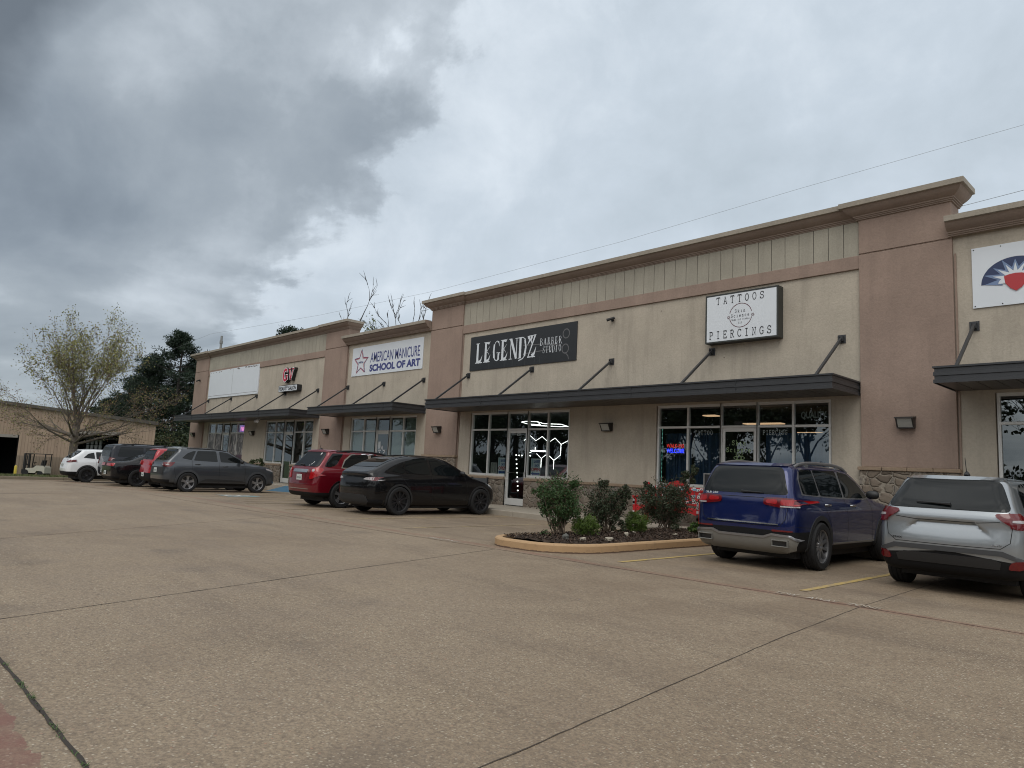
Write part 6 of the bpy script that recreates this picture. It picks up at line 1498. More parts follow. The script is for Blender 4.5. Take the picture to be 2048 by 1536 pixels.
sp['panels'] = [
    ('rear_window', G_, [('B', hsym([(.72, 1.12), (.70, 1.2), (.60, 1.50), (.52, 1.54)]), .003, .006)]),
    ('spoiler', P('pale_spoiler', (.25, .27, .28), .3, .5), [('B', hsym([(.64, 1.545), (.58, 1.60)]), .006, .022)]),
    ('tail_light', 'redlens', [('BM', [(.54, .93), (.54, .98), (.70, 1.03), (.92, 1.03), (.92, .92)], .006, .014), ('RL', [(.06, .90), (.06, 1.03), (.46, 1.06), (.36, .94), (.28, .89)], .006, .012)]),
    ('light_strip', 'clearlens', [('RL', [(.08, .945), (.08, .985), (.24, .98), (.27, .945)], .02, .004)]),
    ('bumper_step', 'clad', [('B', hsym([(.70, .62), (.66, .86), (.5, .88)]), .003, .006)]),
    ('side_window', G_, [('RL', [(.70, 1.22), (.90, 1.40), (1.12, 1.49), (1.22, 1.50), (1.06, 1.16)]), ('RL', [(1.14, 1.155), (1.28, 1.505), (1.98, 1.52), (2.04, 1.13)]), ('RL', [(2.16, 1.13), (2.10, 1.52), (2.45, 1.47), (2.9, 1.24), (3.05, 1.12)])]),
    ('side_moulding', 'clad', [('RL', [(1.42, .40), (1.6, .50), (3.0, .46), (3.2, .40)], .003, .008)]),
    ('headlight', 'clearlens', [('RL', [(4.0, .90), (4.0, .96), (4.38, .86), (4.42, .80)])]),
    ('windshield', G_, [('T', [(-.58, 2.56), (.58, 2.56), (.70, 3.06), (-.70, 3.06)])]),
]
sp['sub'] = ('spoiler',)
sp['seams'] = [('RL', [(1.09, 1.15), (1.08, .95), (1.10, .80)]), ('RL', [(2.09, 1.12), (2.12, .36)]), ('RL', [(3.1, 1.12), (3.14, .8), (3.12, .4)]), ('RL', [(.42, .90), (.48, .62), (.50, .5)])]
sp['handles'] = [('R', (1.28, 1.02)), ('R', (2.32, .98))]; sp['mirror'] = (2.95, 1.17); sp['mirrormat'] = 'black'; sp['rail'] = (.62, .9, 2.4, 'black', .02)
sp['extra'] = [flatplate(0, .76)]
car('grey_suv', sp, 'dark grey SUV with five-spoke alloy wheels seen from its right side', (-28.62, 8.88, gz(-28.6, 10)), R(0), h=.032)
# ---- far group -----------------------------------------------------------
sp = dict(L=4.4, W=1.82, H=1.66, wr=.35, ar=.39, wy=(.85, 3.4), nsp=5, style='five', rim='alloy', sillz=.28, aw=.04, step=.06)
sp['side'] = [(.3, .25), (.08, .32), (.0, .5), (.02, .72), (.10, .95), (.16, 1.12), (.28, 1.45), (.40, 1.60), (.7, 1.65), (1.6, 1.66), (2.2, 1.60), (2.9, 1.14), (3.9, .98), (4.3, .8), (4.4, .5), (4.3, .25)]
sp['front'] = [(0, .22), (.8, .24), (.89, .42), (.91, .7), (.88, 1.0), (.80, 1.12), (.70, 1.5), (.6, 1.62), (0, 1.67)]
sp['plan'] = [(-.02, 0), (.0, .5), (.12, .78), (.3, .9), (2.5, .91), (3.8, .88), (4.3, .7), (4.42, 0)]
sp['paint'] = paint('bright_red_paint', (.34, .015, .025), .1, .25, dict(sill=.32, rear=.62, ry=.45, wells=wells(sp)))
sp['panels'] = [('rear_window', G_, [('B', hsym([(.66, 1.14), (.56, 1.52)]), .003, .006)]), ('tail_light', 'redglow', [('BM', [(.52, .92), (.52, 1.08), (.86, 1.08), (.86, .90)], .02, .04)]),
    ('side_window', G_, [('RL', [(.45, 1.14), (.55, 1.48), (1.0, 1.5), (1.0, 1.12)]), ('RL', [(1.1, 1.12), (1.1, 1.5), (2.0, 1.46), (2.5, 1.14)])]), ('windshield', G_, [('T', [(-.6, 2.3), (.6, 2.3), (.7, 2.8), (-.7, 2.8)])])]
sp['seams'] = []; sp['mirror'] = (2.4, 1.2); sp['extra'] = [flatplate(0, .55)]
car('red_hatchback', sp, 'bright red car with black bumper half hidden behind the dark grey SUV', (-31.45, 9.3, gz(-31.4, 10)), 0, h=.045)
sp = dict(L=5.02, W=1.92, H=1.45, wr=.365, ar=.40, wy=(1.1, 4.05), nsp=5, style='five', rim='blackalloy', sillz=.24, aw=.02, step=.06)
sp['side'] = [(.35, .22), (.1, .3), (.03, .5), (.0, .72), (.0, .92), (.08, 1.02), (.7, 1.04), (1.1, 1.22), (1.5, 1.38), (2.0, 1.44), (2.5, 1.40), (3.2, 1.05), (4.5, .95), (4.95, .8), (5.02, .5), (4.9, .25)]
sp['front'] = [(0, .2), (.82, .22), (.93, .42), (.955, .7), (.92, .95), (.80, 1.04), (.62, 1.36), (.5, 1.42), (0, 1.46)]
sp['plan'] = [(-.02, 0), (.0, .6), (.06, .84), (.3, .94), (2.5, .96), (4.4, .9), (4.9, .7), (5.04, 0)]
sp['paint'] = paint('deep_black_paint', (.008, .008, .009), 0, .2, dict(sill=.24, rear=.42, ry=.4, wells=wells(sp)), dirt_=.003, coat_=.6); sp['archmat'] = sp['paint']
sp['panels'] = [('tail_light', 'redglow', [('BM', [(.14, .84), (.14, .95), (.82, .95), (.84, .84)], .004, .01)]), ('light_frame', 'black', [('B', hsym([(.88, .81), (.88, .99)]), .001, .004)]), ('rear_window', G_, [('T', [(-.6, .8), (.6, .8), (.5, 1.45), (-.5, 1.45)])]),
    ('side_window', G_, [('RL', [(1.1, 1.1), (1.5, 1.32), (2.3, 1.34), (2.9, 1.08)])]), ('windshield', G_, [('T', [(-.5, 2.45), (.5, 2.45), (.66, 3.1), (-.66, 3.1)])])]
sp['seams'] = [('B', [(-.85, .8), (-.7, .66), (.7, .66), (.85, .8)])]; sp['mirror'] = (2.7, 1.1); sp['extra'] = [flatplate(0, .56)]
car('black_coupe', sp, 'low black coupe with full width red tail lights left of the bright red car', (-34.25, 8.62, gz(-34.2, 9)), 0, h=.045)
sp = dict(L=5.0, W=1.98, H=1.88, wr=.39, ar=.44, wy=(1.1, 3.95), nsp=5, style='five', rim='alloy', sillz=.34, aw=.03, step=.06, ka=.12)
sp['side'] = [(.3, .35), (.06, .4), (.0, .6), (.0, 1.0), (.08, 1.2), (.2, 1.7), (.34, 1.82), (1.0, 1.87), (2.6, 1.86), (3.0, 1.76), (3.5, 1.28), (4.7, 1.14), (4.95, .9), (5.0, .5), (4.8, .35)]
sp['front'] = [(0, .3), (.85, .32), (.95, .5), (.98, .8), (.96, 1.1), (.90, 1.25), (.80, 1.7), (.7, 1.82), (0, 1.88)]
sp['plan'] = [(-.02, 0), (.0, .7), (.05, .9), (.3, .97), (2.5, .98), (4.6, .93), (4.9, .75), (5.02, 0)]
sp['paint'] = paint('blue_black_paint', (.012, .015, .022), .2, .25, dict(sill=.4, wells=wells(sp)), dirt_=.003, coat_=.6); sp['archmat'] = sp['paint']
sp['panels'] = [('rear_window', G_, [('B', hsym([(.74, 1.24), (.66, 1.68)]), .003, .006)]), ('side_window', G_, [('RL', [(.4, 1.26), (.5, 1.68), (1.5, 1.70), (1.5, 1.24)]), ('RL', [(1.6, 1.24), (1.6, 1.70), (2.3, 1.7), (2.3, 1.22)]), ('RL', [(2.4, 1.22), (2.4, 1.7), (2.9, 1.64), (3.3, 1.24)])]),
    ('tail_light', 'redlens', [('BM', [(.80, .9), (.80, 1.2), (.93, 1.2), (.95, .9)], .01, .02)]), ('windshield', G_, [('T', [(-.7, 3.05), (.7, 3.05), (.8, 3.42), (-.8, 3.42)])])]
sp['seams'] = []; sp['mirror'] = (3.3, 1.35); sp['rail'] = (.72, .5, 3.0, 'black', .07); sp['extra'] = [flatplate(0, .6)]
car('black_suv', sp, 'tall boxy black SUV with roof rack between the white SUV and the black coupe', (-37.1, 9.2, gz(-37, 9)), 0, h=.05)
sp = dict(L=4.57, W=1.84, H=1.62, wr=.36, ar=.405, wy=(.95, 3.6), nsp=5, style='five', rim='blackalloy', sillz=.3, aw=.06, step=.06)
sp['side'] = [(.3, .25), (.1, .32), (.0, .5), (.0, .7), (.1, .92), (.14, 1.05), (.5, 1.3), (.72, 1.5), (.62, 1.56), (1.2, 1.62), (1.9, 1.61), (2.5, 1.5), (3.2, 1.12), (4.1, .98), (4.5, .8), (4.57, .5), (4.4, .25)]
sp['front'] = [(0, .22), (.8, .24), (.89, .42), (.92, .7), (.89, .95), (.80, 1.08), (.68, 1.45), (.58, 1.58), (0, 1.63)]
sp['plan'] = [(-.02, 0), (.0, .5), (.12, .8), (.34, .9), (2.5, .92), (3.8, .9), (4.4, .7), (4.6, 0)]
sp['paint'] = paint('white_paint_coat', (.72, .74, .76), 0, .3, dict(sill=.36, rear=.5, ry=.5, wells=wells(sp)))
sp['panels'] = [('rear_window', G_, [('B', hsym([(.66, 1.12), (.56, 1.48)]), .003, .006)]), ('tail_light', 'redlens', [('BM', [(.5, .92), (.5, .97), (.9, 1.03), (.9, .92)], .006, .014), ('RL', [(.06, .92), (.06, 1.03), (.5, 1.05), (.4, .96)], .006, .012)]),
    ('side_window', G_, [('RL', [(.75, 1.16), (.95, 1.35), (1.2, 1.42), (1.25, 1.12)]), ('RL', [(1.32, 1.12), (1.28, 1.44), (2.0, 1.46), (2.0, 1.1)]), ('RL', [(2.08, 1.1), (2.08, 1.46), (2.5, 1.38), (2.95, 1.1)])]), ('windshield', G_, [('T', [(-.58, 2.55), (.58, 2.55), (.7, 3.1), (-.7, 3.1)])])]
sp['seams'] = [('RL', [(1.28, 1.1), (1.4, .6), (1.4, .38)]), ('RL', [(2.04, 1.1), (2.06, .38)])]; sp['handles'] = [('R', (1.45, .98))]; sp['mirror'] = (2.9, 1.15); sp['extra'] = [flatplate(0, .8)]
car('white_suv', sp, 'white SUV with black wheels, leftmost of the parked cars', (-40.15, 8.2, gz(-40.1, 9)), 0, h=.045)
# ------------------------------------------------------------ trees
bark = P('bark', (.13, .11, .09), .95, 0, .35, 12, .8, 30); barkd = P('dark_bark', (.03, .026, .023), .95, 0, .3, 8)
def rv(s=1): return Vector((random.gauss(0, s), random.gauss(0, s), random.gauss(0, s)))
def branch(mb, p, d, L, r, depth, out, up=.12, wig=.16, n=5, kids_=3, spread=.75, shrink=.62, minr=.006):
    pts = [p.copy()]; rs = [r]; d = d.normalized(); st = L / n
    for i in range(n):
        d = (d + rv(wig) * .5 + Vector((0, 0, up))).normalized(); p = p + d * st; pts.append(p.copy()); rs.append(r * (1 - .75 * (i + 1) / n))
    mb.tube(pts, rs, 6 if r > .05 else 4 if r > .012 else 3, cap=False)
    if depth <= 1: out += [(q, d) for q in pts[1:]]
    if depth > 0:
        for k in range(kids_):
            i = random.randint(1, n); dd = (pts[i] - pts[i - 1]).normalized(); s = dd.orthogonal().normalized(); s = Matrix.Rotation(random.uniform(0, 2 * pi), 3, dd) @ s
            branch(mb, pts[i], dd + s * spread * random.uniform(.6, 1.2), L * shrink * random.uniform(.7, 1.15), max(minr, rs[i] * .62), depth - 1, out, up, wig, max(3, n - 1), kids_, spread, shrink, minr)
        branch(mb, pts[-1], d, L * shrink, max(minr, rs[-1]), depth - 1, out, up, wig, max(3, n - 1), kids_, spread, shrink, minr)
LT = [leafmat('spring_leaf_a', (.19, .19, .06), (.30, .29, .10)), leafmat('spring_leaf_b', (.09, .10, .04), (.14, .13, .05)), leafmat('spring_leaf_c', (.20, .12, .07), (.14, .09, .05))]
def spring_tree(name, loc, label, seed):
    random.seed(seed); e = empty(name, loc, label, 'tree'); o = Vector(loc); tr = MB(); out = []; H0 = 2.6
    tr.tube([o + Vector((0, 0, -.2)), o + Vector((.02, .0, .5)), o + Vector((-.03, .03, 1.6)), o + Vector((.04, .02, H0)), o + Vector((.08, .05, H0 + 1.2))], [.30, .25, .22, .2, .15], 10)
    tp = o + Vector((.04, .02, H0))
    # ascending limbs
    for k in range(14):
        a = 2 * pi * k / 14 + random.uniform(-.2, .2); z = random.uniform(-.3, 1.3); sl = random.uniform(.2, .92)
        branch(tr, tp + Vector((0, 0, z)), Vector((cos(a) * sl, sin(a) * sl, 1)), random.uniform(2.45, 3.1),   .062, 3, out, .10, .13, 5, 3, .62, .62, .008)
    n_up = len(out)
    # low spreading limbs
    low = []
    for k in range(12):
        a = 2 * pi * k / 12 + random.uniform(-.3, .3)
        branch(tr, tp + Vector((0, 0, random.uniform(-.7, .1))), Vector((cos(a), sin(a), .28)), random.uniform(2.5, 3.2), .08, 3, low, .035, .14, 5, 3, .6, .58, .007)
    tr.build('trunk', bark, e, smooth=True, fix=False)
    m_ = MB()
    for q, d in out:
        for _ in range(4): leaf(m_, q + rv(.17), random.uniform(.04, .072), random.choices((0, 1, 2), (6, 4, 1))[0], .5)
    for q, d in low:
        for _ in range(2): leaf(m_, q + rv(.13), random.uniform(.03, .055), random.choices((0, 1, 2), (2, 3, 4))[0], .5)
    m_.build('crown', LT, e, fix=False)
    return e
t1 = spring_tree('young_oak', (-40.2 - 6.65, 9.3 + .75, -.35), 'half-leafed spring tree with olive leaves in front of the metal warehouse', 11)
PN = [leafmat('pine_a', (.010, .022, .014), (.020, .036, .02)), leafmat('pine_b', (.022, .035, .018), (.03, .048, .025))]
def pine(name, loc, label, Ht, rad, seed, z0=.35, dens=1.0, group='pines behind the warehouse'):
    random.seed(seed); e = empty(name, loc, label, 'pine tree', group); o = Vector(loc); tr = MB(); fo = MB()
    tr.tube([o + Vector((0, 0, -1)), o + Vector((.1, 0, Ht * .5)), o + Vector((0, .1, Ht * .97))], [.32, .22, .05], 8)
    z = Ht * z0
    while z < Ht * .98:
        t = (z / Ht - z0) / (1 - z0); R_ = rad * (.62 + .5 * sin(pi * min(1, t * 1.05 + .12))) * (1 - t ** 8) * random.uniform(.75, 1.15)
        for k in range(random.randint(3, 5)):
            a = random.uniform(0, 2 * pi); L = R_ * random.uniform(.55, 1.1); p = o + Vector((0, 0, z)); q = p + Vector((cos(a) * L, sin(a) * L, L * random.uniform(.05, .45)))
            tr.tube([p, p.lerp(q, .5) + Vector((0, 0, -.1)), q], [.06, .04, .02], 4, cap=False)
            for _ in range(int(7 * dens)):
                c = p.lerp(q, random.uniform(.45, 1.08)) + rv(.22); cr = random.uniform(.45, .8)
                for _ in range(34):
                    d = rv().normalized(); pp = c + Vector((d.x, d.y, d.z * .6)) * cr * random.random() ** .5
                    a_ = (d + Vector((0, 0, .5))).normalized(); s_ = a_.orthogonal().normalized(); s_ = Matrix.Rotation(random.uniform(0, 6), 3, a_) @ s_
                    l = random.uniform(.16, .30); fo.add([pp - s_ * .05, pp + s_ * .05, pp + a_ * l + s_ * .03, pp + a_ * l - s_ * .03], [(0, 1, 2, 3)], random.choices((0, 1), (3, 1))[0])
        z += Ht * .035
    tr.build('trunk', barkd, e, smooth=True, fix=False); fo.build('crown', PN, e, fix=False)
    return e
def at(u, v, d):
    """world point seen at pixel (u, v) of the survey picture at depth d (used once to read off positions)"""
    a, b = (u - 1024) / 1410 * d, (v - 768) / 1410 * d
    return Vector((rm[0][0] * a - rm[0][1] * b - rm[0][2] * d, rm[1][0] * a - rm[1][1] * b - rm[1][2] * d, CAMH + rm[2][0] * a - rm[2][1] * b - rm[2][2] * d))
def base(u, d, z): q = at(u, 900, d); return (q.x, q.y, z)
pine('pine_tree', base(342, 92, -1.6), 'tallest dark pine, just left of the shop building', 19.0, 5.8, 3, .2, 1.3)
pine('pine_tree', base(366, 96, -1.6), 'dark pine overlapping the tallest pine at its right', 15.5, 3.9, 4, .18, 1.2)
pine('pine_tree', base(290, 94, -1.6), 'dark pine left of the tallest pine, half behind the spring tree', 15.8, 4.0, 5, .2, 1.2)
pine('pine_tree', base(262, 99, -1.6), 'shorter dark pine behind the warehouse roof', 13.6, 4.0, 6, .2, 1.1)
pine('pine_tree', base(215, 104, -1.6), 'low spreading pine showing through the spring tree over the warehouse roof', 10.6, 3.6, 8, .3)
pine('pine_tree', base(568, 84, -.5), 'pine top showing over the roof of the salon building', 17.9, 3.0, 9, .6, 1.0)
# bare trees behind the shops
def bare(name, loc, label, limbs, seed):
    random.seed(seed); e = empty(name, loc, label, 'tree', 'bare trees behind the shops'); o = Vector(loc); m_ = MB(); out = []
    m_.tube([o, o + Vector((0, 0, 5.0))], [.3, .24], 8)
    for dx, dy, z, L, r in limbs:
        branch(m_, o + Vector((0, 0, z)), Vector((dx, dy, 1)), L, r, 3, out, .05, .30, 7, 2, .6, .5, .024)
    m_.build('trunk', barkd, e, smooth=True, fix=False); return e
b_ = lambda u, d: base(u, d, 0)
bare('bare_tree', b_(690, 46), 'leafless tree with two upright broken branches behind the salon cornice', [(-.25, -.2, 5, 4.3, .2), (.1, .1, 5.2, 4.7, .22), (.35, .2, 4.8, 3.4, .15)], 21)
bare('bare_tree', b_(768, 46), 'tall leafless tree with forked top behind the school roof', [(-.12, -.1, 5.2, 4.3, .28), (-.35, -.3, 5.5, 4.2, .16), (.25, .2, 5, 4.3, .18)], 25)
bare('bare_tree', b_(822, 46), 'leafless tree fanning out beside the barber shop tower', [(-.1, -.1, 5, 4.6, .2), (.2, .15, 5, 4.2, .2), (.5, .45, 5, 3.8, .16), (-.35, -.3, 5, 3.0, .2)], 29)
random.seed(31)
q0 = Vector(b_(726, 43)); e = empty('slender_tree', q0, 'slender leafy treetop between the two leafless trees', 'tree'); m_ = MB(); out = []
m_.tube([q0, q0 + Vector((0, 0, 7)), q0 + Vector((.1, 0, 10))], [.14, .08, .02], 6)
for k in range(14): a = random.uniform(0, 6.28); branch(m_, q0 + Vector((0, 0, random.uniform(6, 9.2))), Vector((cos(a), sin(a), 1.0)), random.uniform(.5, .9), .025, 1, out, .1, .2, 4, 2, .6, .6)
m_.build('trunk', barkd, e, fix=False); m_ = MB()
for q, d in out:
    for _ in range(4): leaf(m_, q + rv(.16), random.uniform(.05, .09), 0, .6)
m_.build('crown', [leafmat('grey_green_leaf', (.07, .09, .035), (.12, .13, .06))], e, fix=False)
# underbrush wall behind the warehouse and across the road
UB = [leafmat('brush_a', (.018, .03, .012), (.035, .05, .02)), leafmat('brush_b', (.05, .065, .025), (.06, .07, .03))]
def brush_mesh(seed, rx=3.4, rz=3.2, n=4200, s=.13):
    random.seed(seed); m_ = MB(); cs = [Vector((random.uniform(-rx, rx), random.uniform(-1.2, 1.2), random.uniform(.2, rz))) for _ in range(46)]
    cs = [c for c in cs if c.z < rz * (1 - .5 * (abs(c.x) / rx) ** 2)]
    for i in range(n):
        c = random.choice(cs); leaf(m_, c + rv(.45), random.uniform(.6, 1.3) * s, random.choices((0, 1), (3, 1))[0], .55)
    return m_
bm_ = [brush_mesh(41).build('undergrowth', UB, None, fix=False), brush_mesh(43, 3.2, 4.2).build('undergrowth', UB, None, fix=False)]
spots = [(300, 90, 1.5), (325, 88, 1.3), (352, 90, 1.5), (378, 89, 1.4), (402, 92, 1.4), (275, 96, 1.2)]
for i, (u, d, s) in enumerate(spots):
    o = bm_[i % 2] if i < 2 else bm_[i % 2].copy()
    if i >= 2: COL.objects.link(o)
    p = base(u, d, -1.7); o.location = p; o.rotation_euler.z = R(46) + .3 * sin(i); o.scale = (s, s, s)
    tag(o, 'dense dark undergrowth below the pines between the warehouse and the shops', 'bush', 'undergrowth below the pines')
# trees across the road, seen mirrored in the windows and car paint
random.seed(50)
def road_tree(seed, leaves):
    random.seed(seed); m_ = MB(); out = []; e = empty('roadside_tree'); m_.tube([(0, 0, -.5), (.1, 0, 2), (0, .1, 4.2)], [.28, .22, .17], 8)
    for k in range(7): a = 2 * pi * k / 7; branch(m_, Vector((0, 0, random.uniform(2.2, 4.2))), Vector((cos(a) * .6, sin(a) * .6, 1)), random.uniform(2.3, 3.1), .09, 3, out, .06, .2, 5, 2, .7, .62, .012)
    m_.build('trunk', barkd, e, fix=False); f_ = MB()
    for q, d in out:
        for _ in range(leaves): leaf(f_, q + rv(.35), random.uniform(.10, .2), 0 if random.random() < .7 else 1, .55)
    f_.build('crown', UB, e, fix=False); return e
rts = [road_tree(51, 9), road_tree(52, 4), road_tree(53, 2)]
hedge = brush_mesh(55, 4.2, 3.4, 3600, .2)
hm = hedge.build('roadside_hedge', UB, None, fix=False)
lines = [(-78 + 6.2 * i + random.uniform(-1.5, 1.5), -27 + random.uniform(-4, 2) - (0 if i < 13 else 0)) for i in range(19)] + [(36 + random.uniform(-3, 3), -20 + 7 * i) for i in range(8)]
lines += [(-82 + 4.6 * i, -38 + random.uniform(-2, 2)) for i in range(11)]
for i, (x, y) in enumerate(lines):
    k = (i * 7 + i // 3) % 3; o = rts[k] if i < 3 and False else copy_tree(rts[k]); s = random.uniform(.95, 1.5) * (1.35 if y < -33 else 1); o.location = (x, y, -.2); o.rotation_euler.z = random.uniform(0, 6); o.scale = (s, s, s)
    tag(o, 'broad roadside tree across the lot, seen mirrored in the shop windows', 'tree', 'roadside trees mirrored in the windows')
    h_ = hm if i == 0 else hm.copy()
    if i: COL.objects.link(h_)
    h_.location = (x + 1, y + (-2 if y < -22 else 0), -.3); h_.rotation_euler.z = 0 if x < 33 else pi / 2; h_.scale = (1, 1, random.uniform(.8, 1.3))
    tag(h_, 'dense roadside hedge across the lot, seen mirrored in the shop windows', 'hedge', 'roadside hedges mirrored in the windows')
for r_ in rts:
    for c in kids(r_): bpy.data.objects.remove(c)
    bpy.data.objects.remove(r_)
# ------------------------------------------------------------ warehouse
def ribbed():
    m, g, b = material('ribbed_metal'); oc = g.n('ShaderNodeTexCoord').outputs['Object']
    x, y, z = g.n('ShaderNodeSeparateXYZ', ins={0: oc}).outputs
    n = g.noise(g.n('ShaderNodeMapping', ins={0: oc, 3: (1.2, 1.2, .12)}).outputs[0], 1.2, 5, .6)
    c = g.mix(g.ramp(n, [(.35, 0.0), (.7, 1.0)]), (.33, .245, .18), (.26, .19, .14))
    g.l(g.mix(g.m('LESS_THAN', z, 2.08), c, (.20, .155, .115)), b.inputs['Base Color']); b.inputs['Roughness'].default_value = .55
    return m
ang = math.atan2(.7238, .690); p0 = at(150, 900, 68)
wh = empty('metal_warehouse', (p0.x, p0.y, -1.55), 'tan ribbed metal warehouse with sloping roof and two open doorways behind the tree', 'building')
wh.rotation_euler.z = ang
def X_(u): return (u - 150) * 68 / 1410
XL_, XR_ = X_(-190), X_(306); zl, zr = 6.85 + (XL_ - X_(0)) * -.085, 5.62
def top(x): return zr + (XR_ - x) / (XR_ - X_(0)) * (6.95 - zr)
def wb(mb, name, mat, par=wh): 
    o = mb.build(name, mat, par, fix=True); o.matrix_parent_inverse = Matrix.Identity(4) if par is wh else o.matrix_parent_inverse; return o
holes = [(X_(-60), X_(33), 0, 4.05), (X_(140), X_(237), 0, 4.75)]
m_ = MB(); xs = [XL_]
rib = .32; x = XL_
while x < XR_ - .01:
    x2 = min(x + rib, XR_); cx = (x + x2) / 2; lo = 0
    for a, b, c, d in holes:
        if a < cx < b: lo = d
    m_.add([(x, 0, lo), (x + .22, 0, lo), (x + .25, -.035, lo), (x2 - .03, -.035, lo), (x2, 0, lo), (x, 0, top(x)), (x + .22, 0, top(x)), (x + .25, -.035, top(x)), (x2 - .03, -.035, top(x2)), (x2, 0, top(x2))], [(0, 1, 6, 5), (1, 2, 7, 6), (2, 3, 8, 7), (3, 4, 9, 8)])
    x = x2
wb(m_, 'wall', ribbed())
m_ = MB(); m_.quad((XR_, 0, 0), (XR_ - 13, 22, 0), (XR_ - 13, 22, zr), (XR_, 0, zr)); wb(m_, 'side_wall', ribbed())
rfm = P('roof_edge', (.07, .062, .055), .6, .2, .2)
m_ = MB(); m_.add([(XL_, -.35, top(XL_)), (XR_ + .4, -.35, zr), (XR_ - 13, 22, zr), (XL_, 22, top(XL_)), (XL_, -.35, top(XL_) + .3), (XR_ + .4, -.35, zr + .3), (XR_ - 13, 22, zr + .3), (XL_, 22, top(XL_) + .3)], [(0, 1, 2, 3), (4, 5, 6, 7), (0, 1, 5, 4), (1, 2, 6, 5), (2, 3, 7, 6), (3, 0, 4, 7)]); wb(m_, 'roof', rfm)
for a, b, c, d in holes:
    m_ = MB(); m_.box((a, .05, 0), (b, .1, -.001)) if 0 else None
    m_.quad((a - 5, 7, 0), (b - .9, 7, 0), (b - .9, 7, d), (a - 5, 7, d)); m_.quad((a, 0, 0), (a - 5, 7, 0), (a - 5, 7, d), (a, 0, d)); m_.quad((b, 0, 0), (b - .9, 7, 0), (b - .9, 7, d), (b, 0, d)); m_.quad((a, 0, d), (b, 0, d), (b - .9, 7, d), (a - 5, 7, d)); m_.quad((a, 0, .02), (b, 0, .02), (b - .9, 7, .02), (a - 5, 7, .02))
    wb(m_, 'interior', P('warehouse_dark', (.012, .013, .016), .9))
    m_ = MB(); m_.box((a, -.05, d - .28), (b, .06, d)); wb(m_, 'door_header', P('header_grey', (.22, .2, .18), .6))
# stacked goods on shelves in the wide doorway
m_ = MB(); a, b = X_(142), X_(235)
for z in (1.5, 2.9): m_.box((a, 2.0, z), (a + 2.2, 3.0, z + .1)); m_.box((b - 1.6, 2.0, z), (b, 3, z + .1))
m_.box((a, 1.2, 4.0), (b, 1.4, 4.25))
o = wb(m_, 'shelf', 'clad')
bc = P('bucket_grey', (.28, .29, .30), .5); k = 0
for row, z in enumerate((.2, .75, 1.6, 2.15, 3.0, 3.5)):
    for i in range(5 if z < 3 else 4):
        x = a + .25 + i * .42; s = .17
        e_ = MB(); c_ = wh.matrix_basis @ Vector((x, 2.2, z)); e_.lathe([(c_.z, .13), (c_.z + .42, .17), (c_.z + .44, .175), (c_.z + .44, 0)], (c_.x, c_.y, 0), 'z', 10)
        tag(e_.build('bucket', bc, None), 'grey bucket on the shelves just inside the wide warehouse doorway', 'bucket', 'buckets on the warehouse shelves')
        k += 1
# forklift
fl = empty('forklift', at(66, 952, 66), 'cream and black forklift parked outside the warehouse', 'forklift'); fl.rotation_euler.z = ang
FB = P('forklift_cream', (.42, .40, .34), .5, 0, .15, 5)
def fb(mb, name, mat, sm=False):
    o = mb.build(name, mat, fl, smooth=sm); o.matrix_parent_inverse = Matrix.Identity(4); return o
m_ = MB(); m_.prism([(-.55, .3), (-.45, .72), (.25, .78), (.5, 1.0), (1.15, 1.0), (1.3, .85), (1.32, .3), (.95, .3), (.85, .5), (.55, .5), (.45, .3)], -.5, .5); fb(m_, 'body', FB)
m_ = MB(); m_.box((.15, -.3, .8), (.75, .3, 1.0)); m_.prism([(.75, 1.0), (.9, 1.0), (.98, 1.5), (.86, 1.5)], -.28, .28); fb(m_, 'seat', 'black')
m_ = MB()
for x, x2 in ((-.5, -.42), (1.2, 1.22)):
    for y in (-.45, .45): m_.tube([(x, y, .7), (x2, y, 2.05)], .05, 6)
m_.box((-.5, -.5, 2.04), (1.28, .5, 2.10)); fb(m_, 'overhead_guard', 'black')
m_ = MB()
for y in (-.32, .32): m_.box((-.82, y - .06, .1), (-.66, y + .06, 2.1))
m_.box((-.84, -.38, 1.0), (-.8, .38, 1.1)); m_.box((-.9, -.4, .25), (-.84, .4, .6)); fb(m_, 'mast', 'black')
for y in (-.25, .25): m_ = MB(); m_.box((-1.9, y - .06, .06), (-.88, y + .06, .12)); fb(m_, 'fork', 'black')
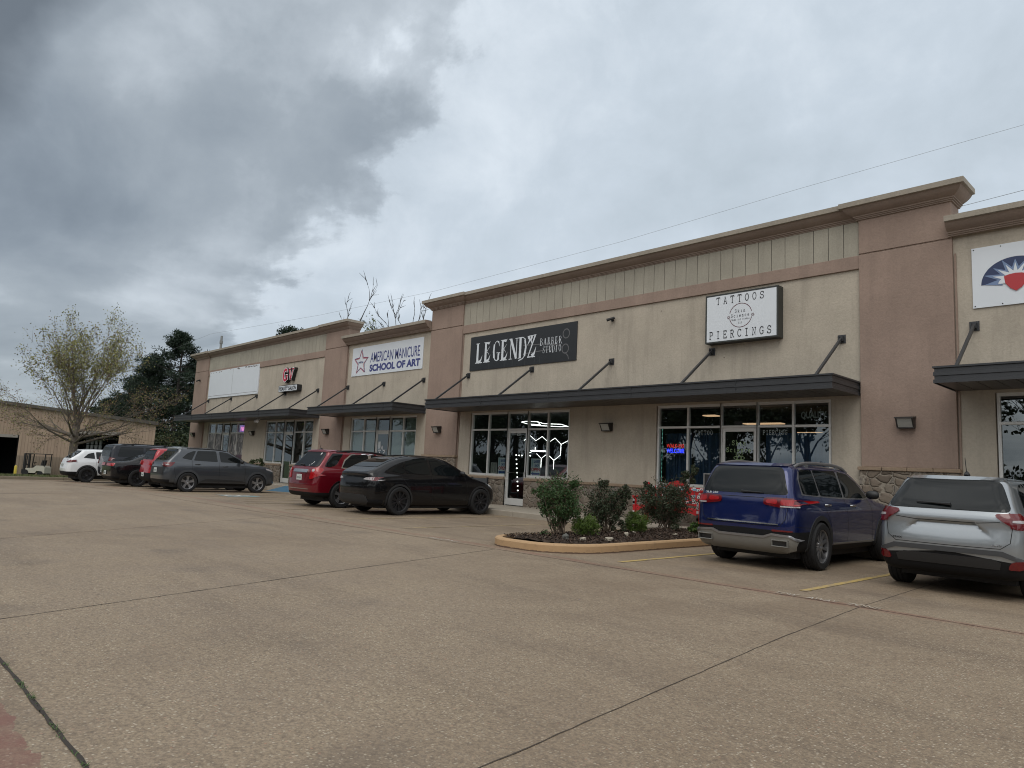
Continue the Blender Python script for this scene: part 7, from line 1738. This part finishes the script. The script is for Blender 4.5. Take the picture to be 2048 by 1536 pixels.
for x, r_ in ((-.45, .3), (.95, .25)):
    for y in (-.45, .45): m_ = MB(); m_.lathe([(y - .1, 0), (y - .1, r_), (y + .1, r_), (y + .1, 0)], (x, 0, r_), 'y', 18); fb(m_, 'wheel', 'tyre')
m_ = MB(); m_.tube([(-.1, 0, .8), (.0, 0, 1.25)], .025, 6); m_.lathe([(1.24, .17), (1.27, .19), (1.28, .16)], (.0, 0, 0), 'z', 16); fb(m_, 'steering_wheel', 'black')
q = at(28.5, 957, 58); m_ = MB(); m_.lathe([(q.z, .10), (q.z + 1.0, .10), (q.z + 1.06, .07), (q.z + 1.08, 0)], (q.x, q.y, 0), 'z', 14)
tag(m_.build('bollard', P('bollard_yellow', (.50, .38, .04), .5, 0, .15, 6), None, smooth=True), 'yellow bollard at the corner of the left warehouse doorway', 'bollard')
# ------------------------------------------------------------ pole and wires
gp2 = P('pole_grey', (.22, .22, .22), .7, .1)
q = at(421, 900, 70); m_ = MB(); m_.tube([(q.x, q.y, -1.5), (q.x, q.y, at(421, 666, 70).z)], [.16, .11], 8); e = empty('utility_pole', (q.x, q.y, -1.5), 'thin grey utility pole rising behind the left end of the shop roof', 'utility pole'); m_.build('pole', gp2, e)
tz = at(421, 672, 70); m_ = MB(); m_.lathe([(tz.z - .5, .17), (tz.z - .2, .17)], (q.x, q.y, 0), 'z', 8); m_.build('collar', gp2, e)
wr_ = P('wire_dark', (.2, .2, .2), .7)
def wire(pts, r, lab):
    P_ = []
    for (a, b) in zip(pts, pts[1:]):
        for i in range(16): P_.append(a.lerp(b, i / 16))
    P_.append(pts[-1]); m_ = MB(); m_.tube(P_, r, 4); tag(m_.build('power_line', wr_, None), lab, 'power line', 'power lines over the roofs')
wire([at(230, 745, 120), at(421, 668, 70), at(640, 630, 62), at(870, 582, 55), at(1240, 484, 48), at(1600, 377, 42), at(2060, 246, 36), at(2500, 115, 32)], .008, 'long thin power line rising from the pole across the sky to the right edge')
wire([at(1890, 421, 44), at(2060, 377, 40), at(2500, 262, 36)], .014, 'short dark power line between the brown tower and the right edge')
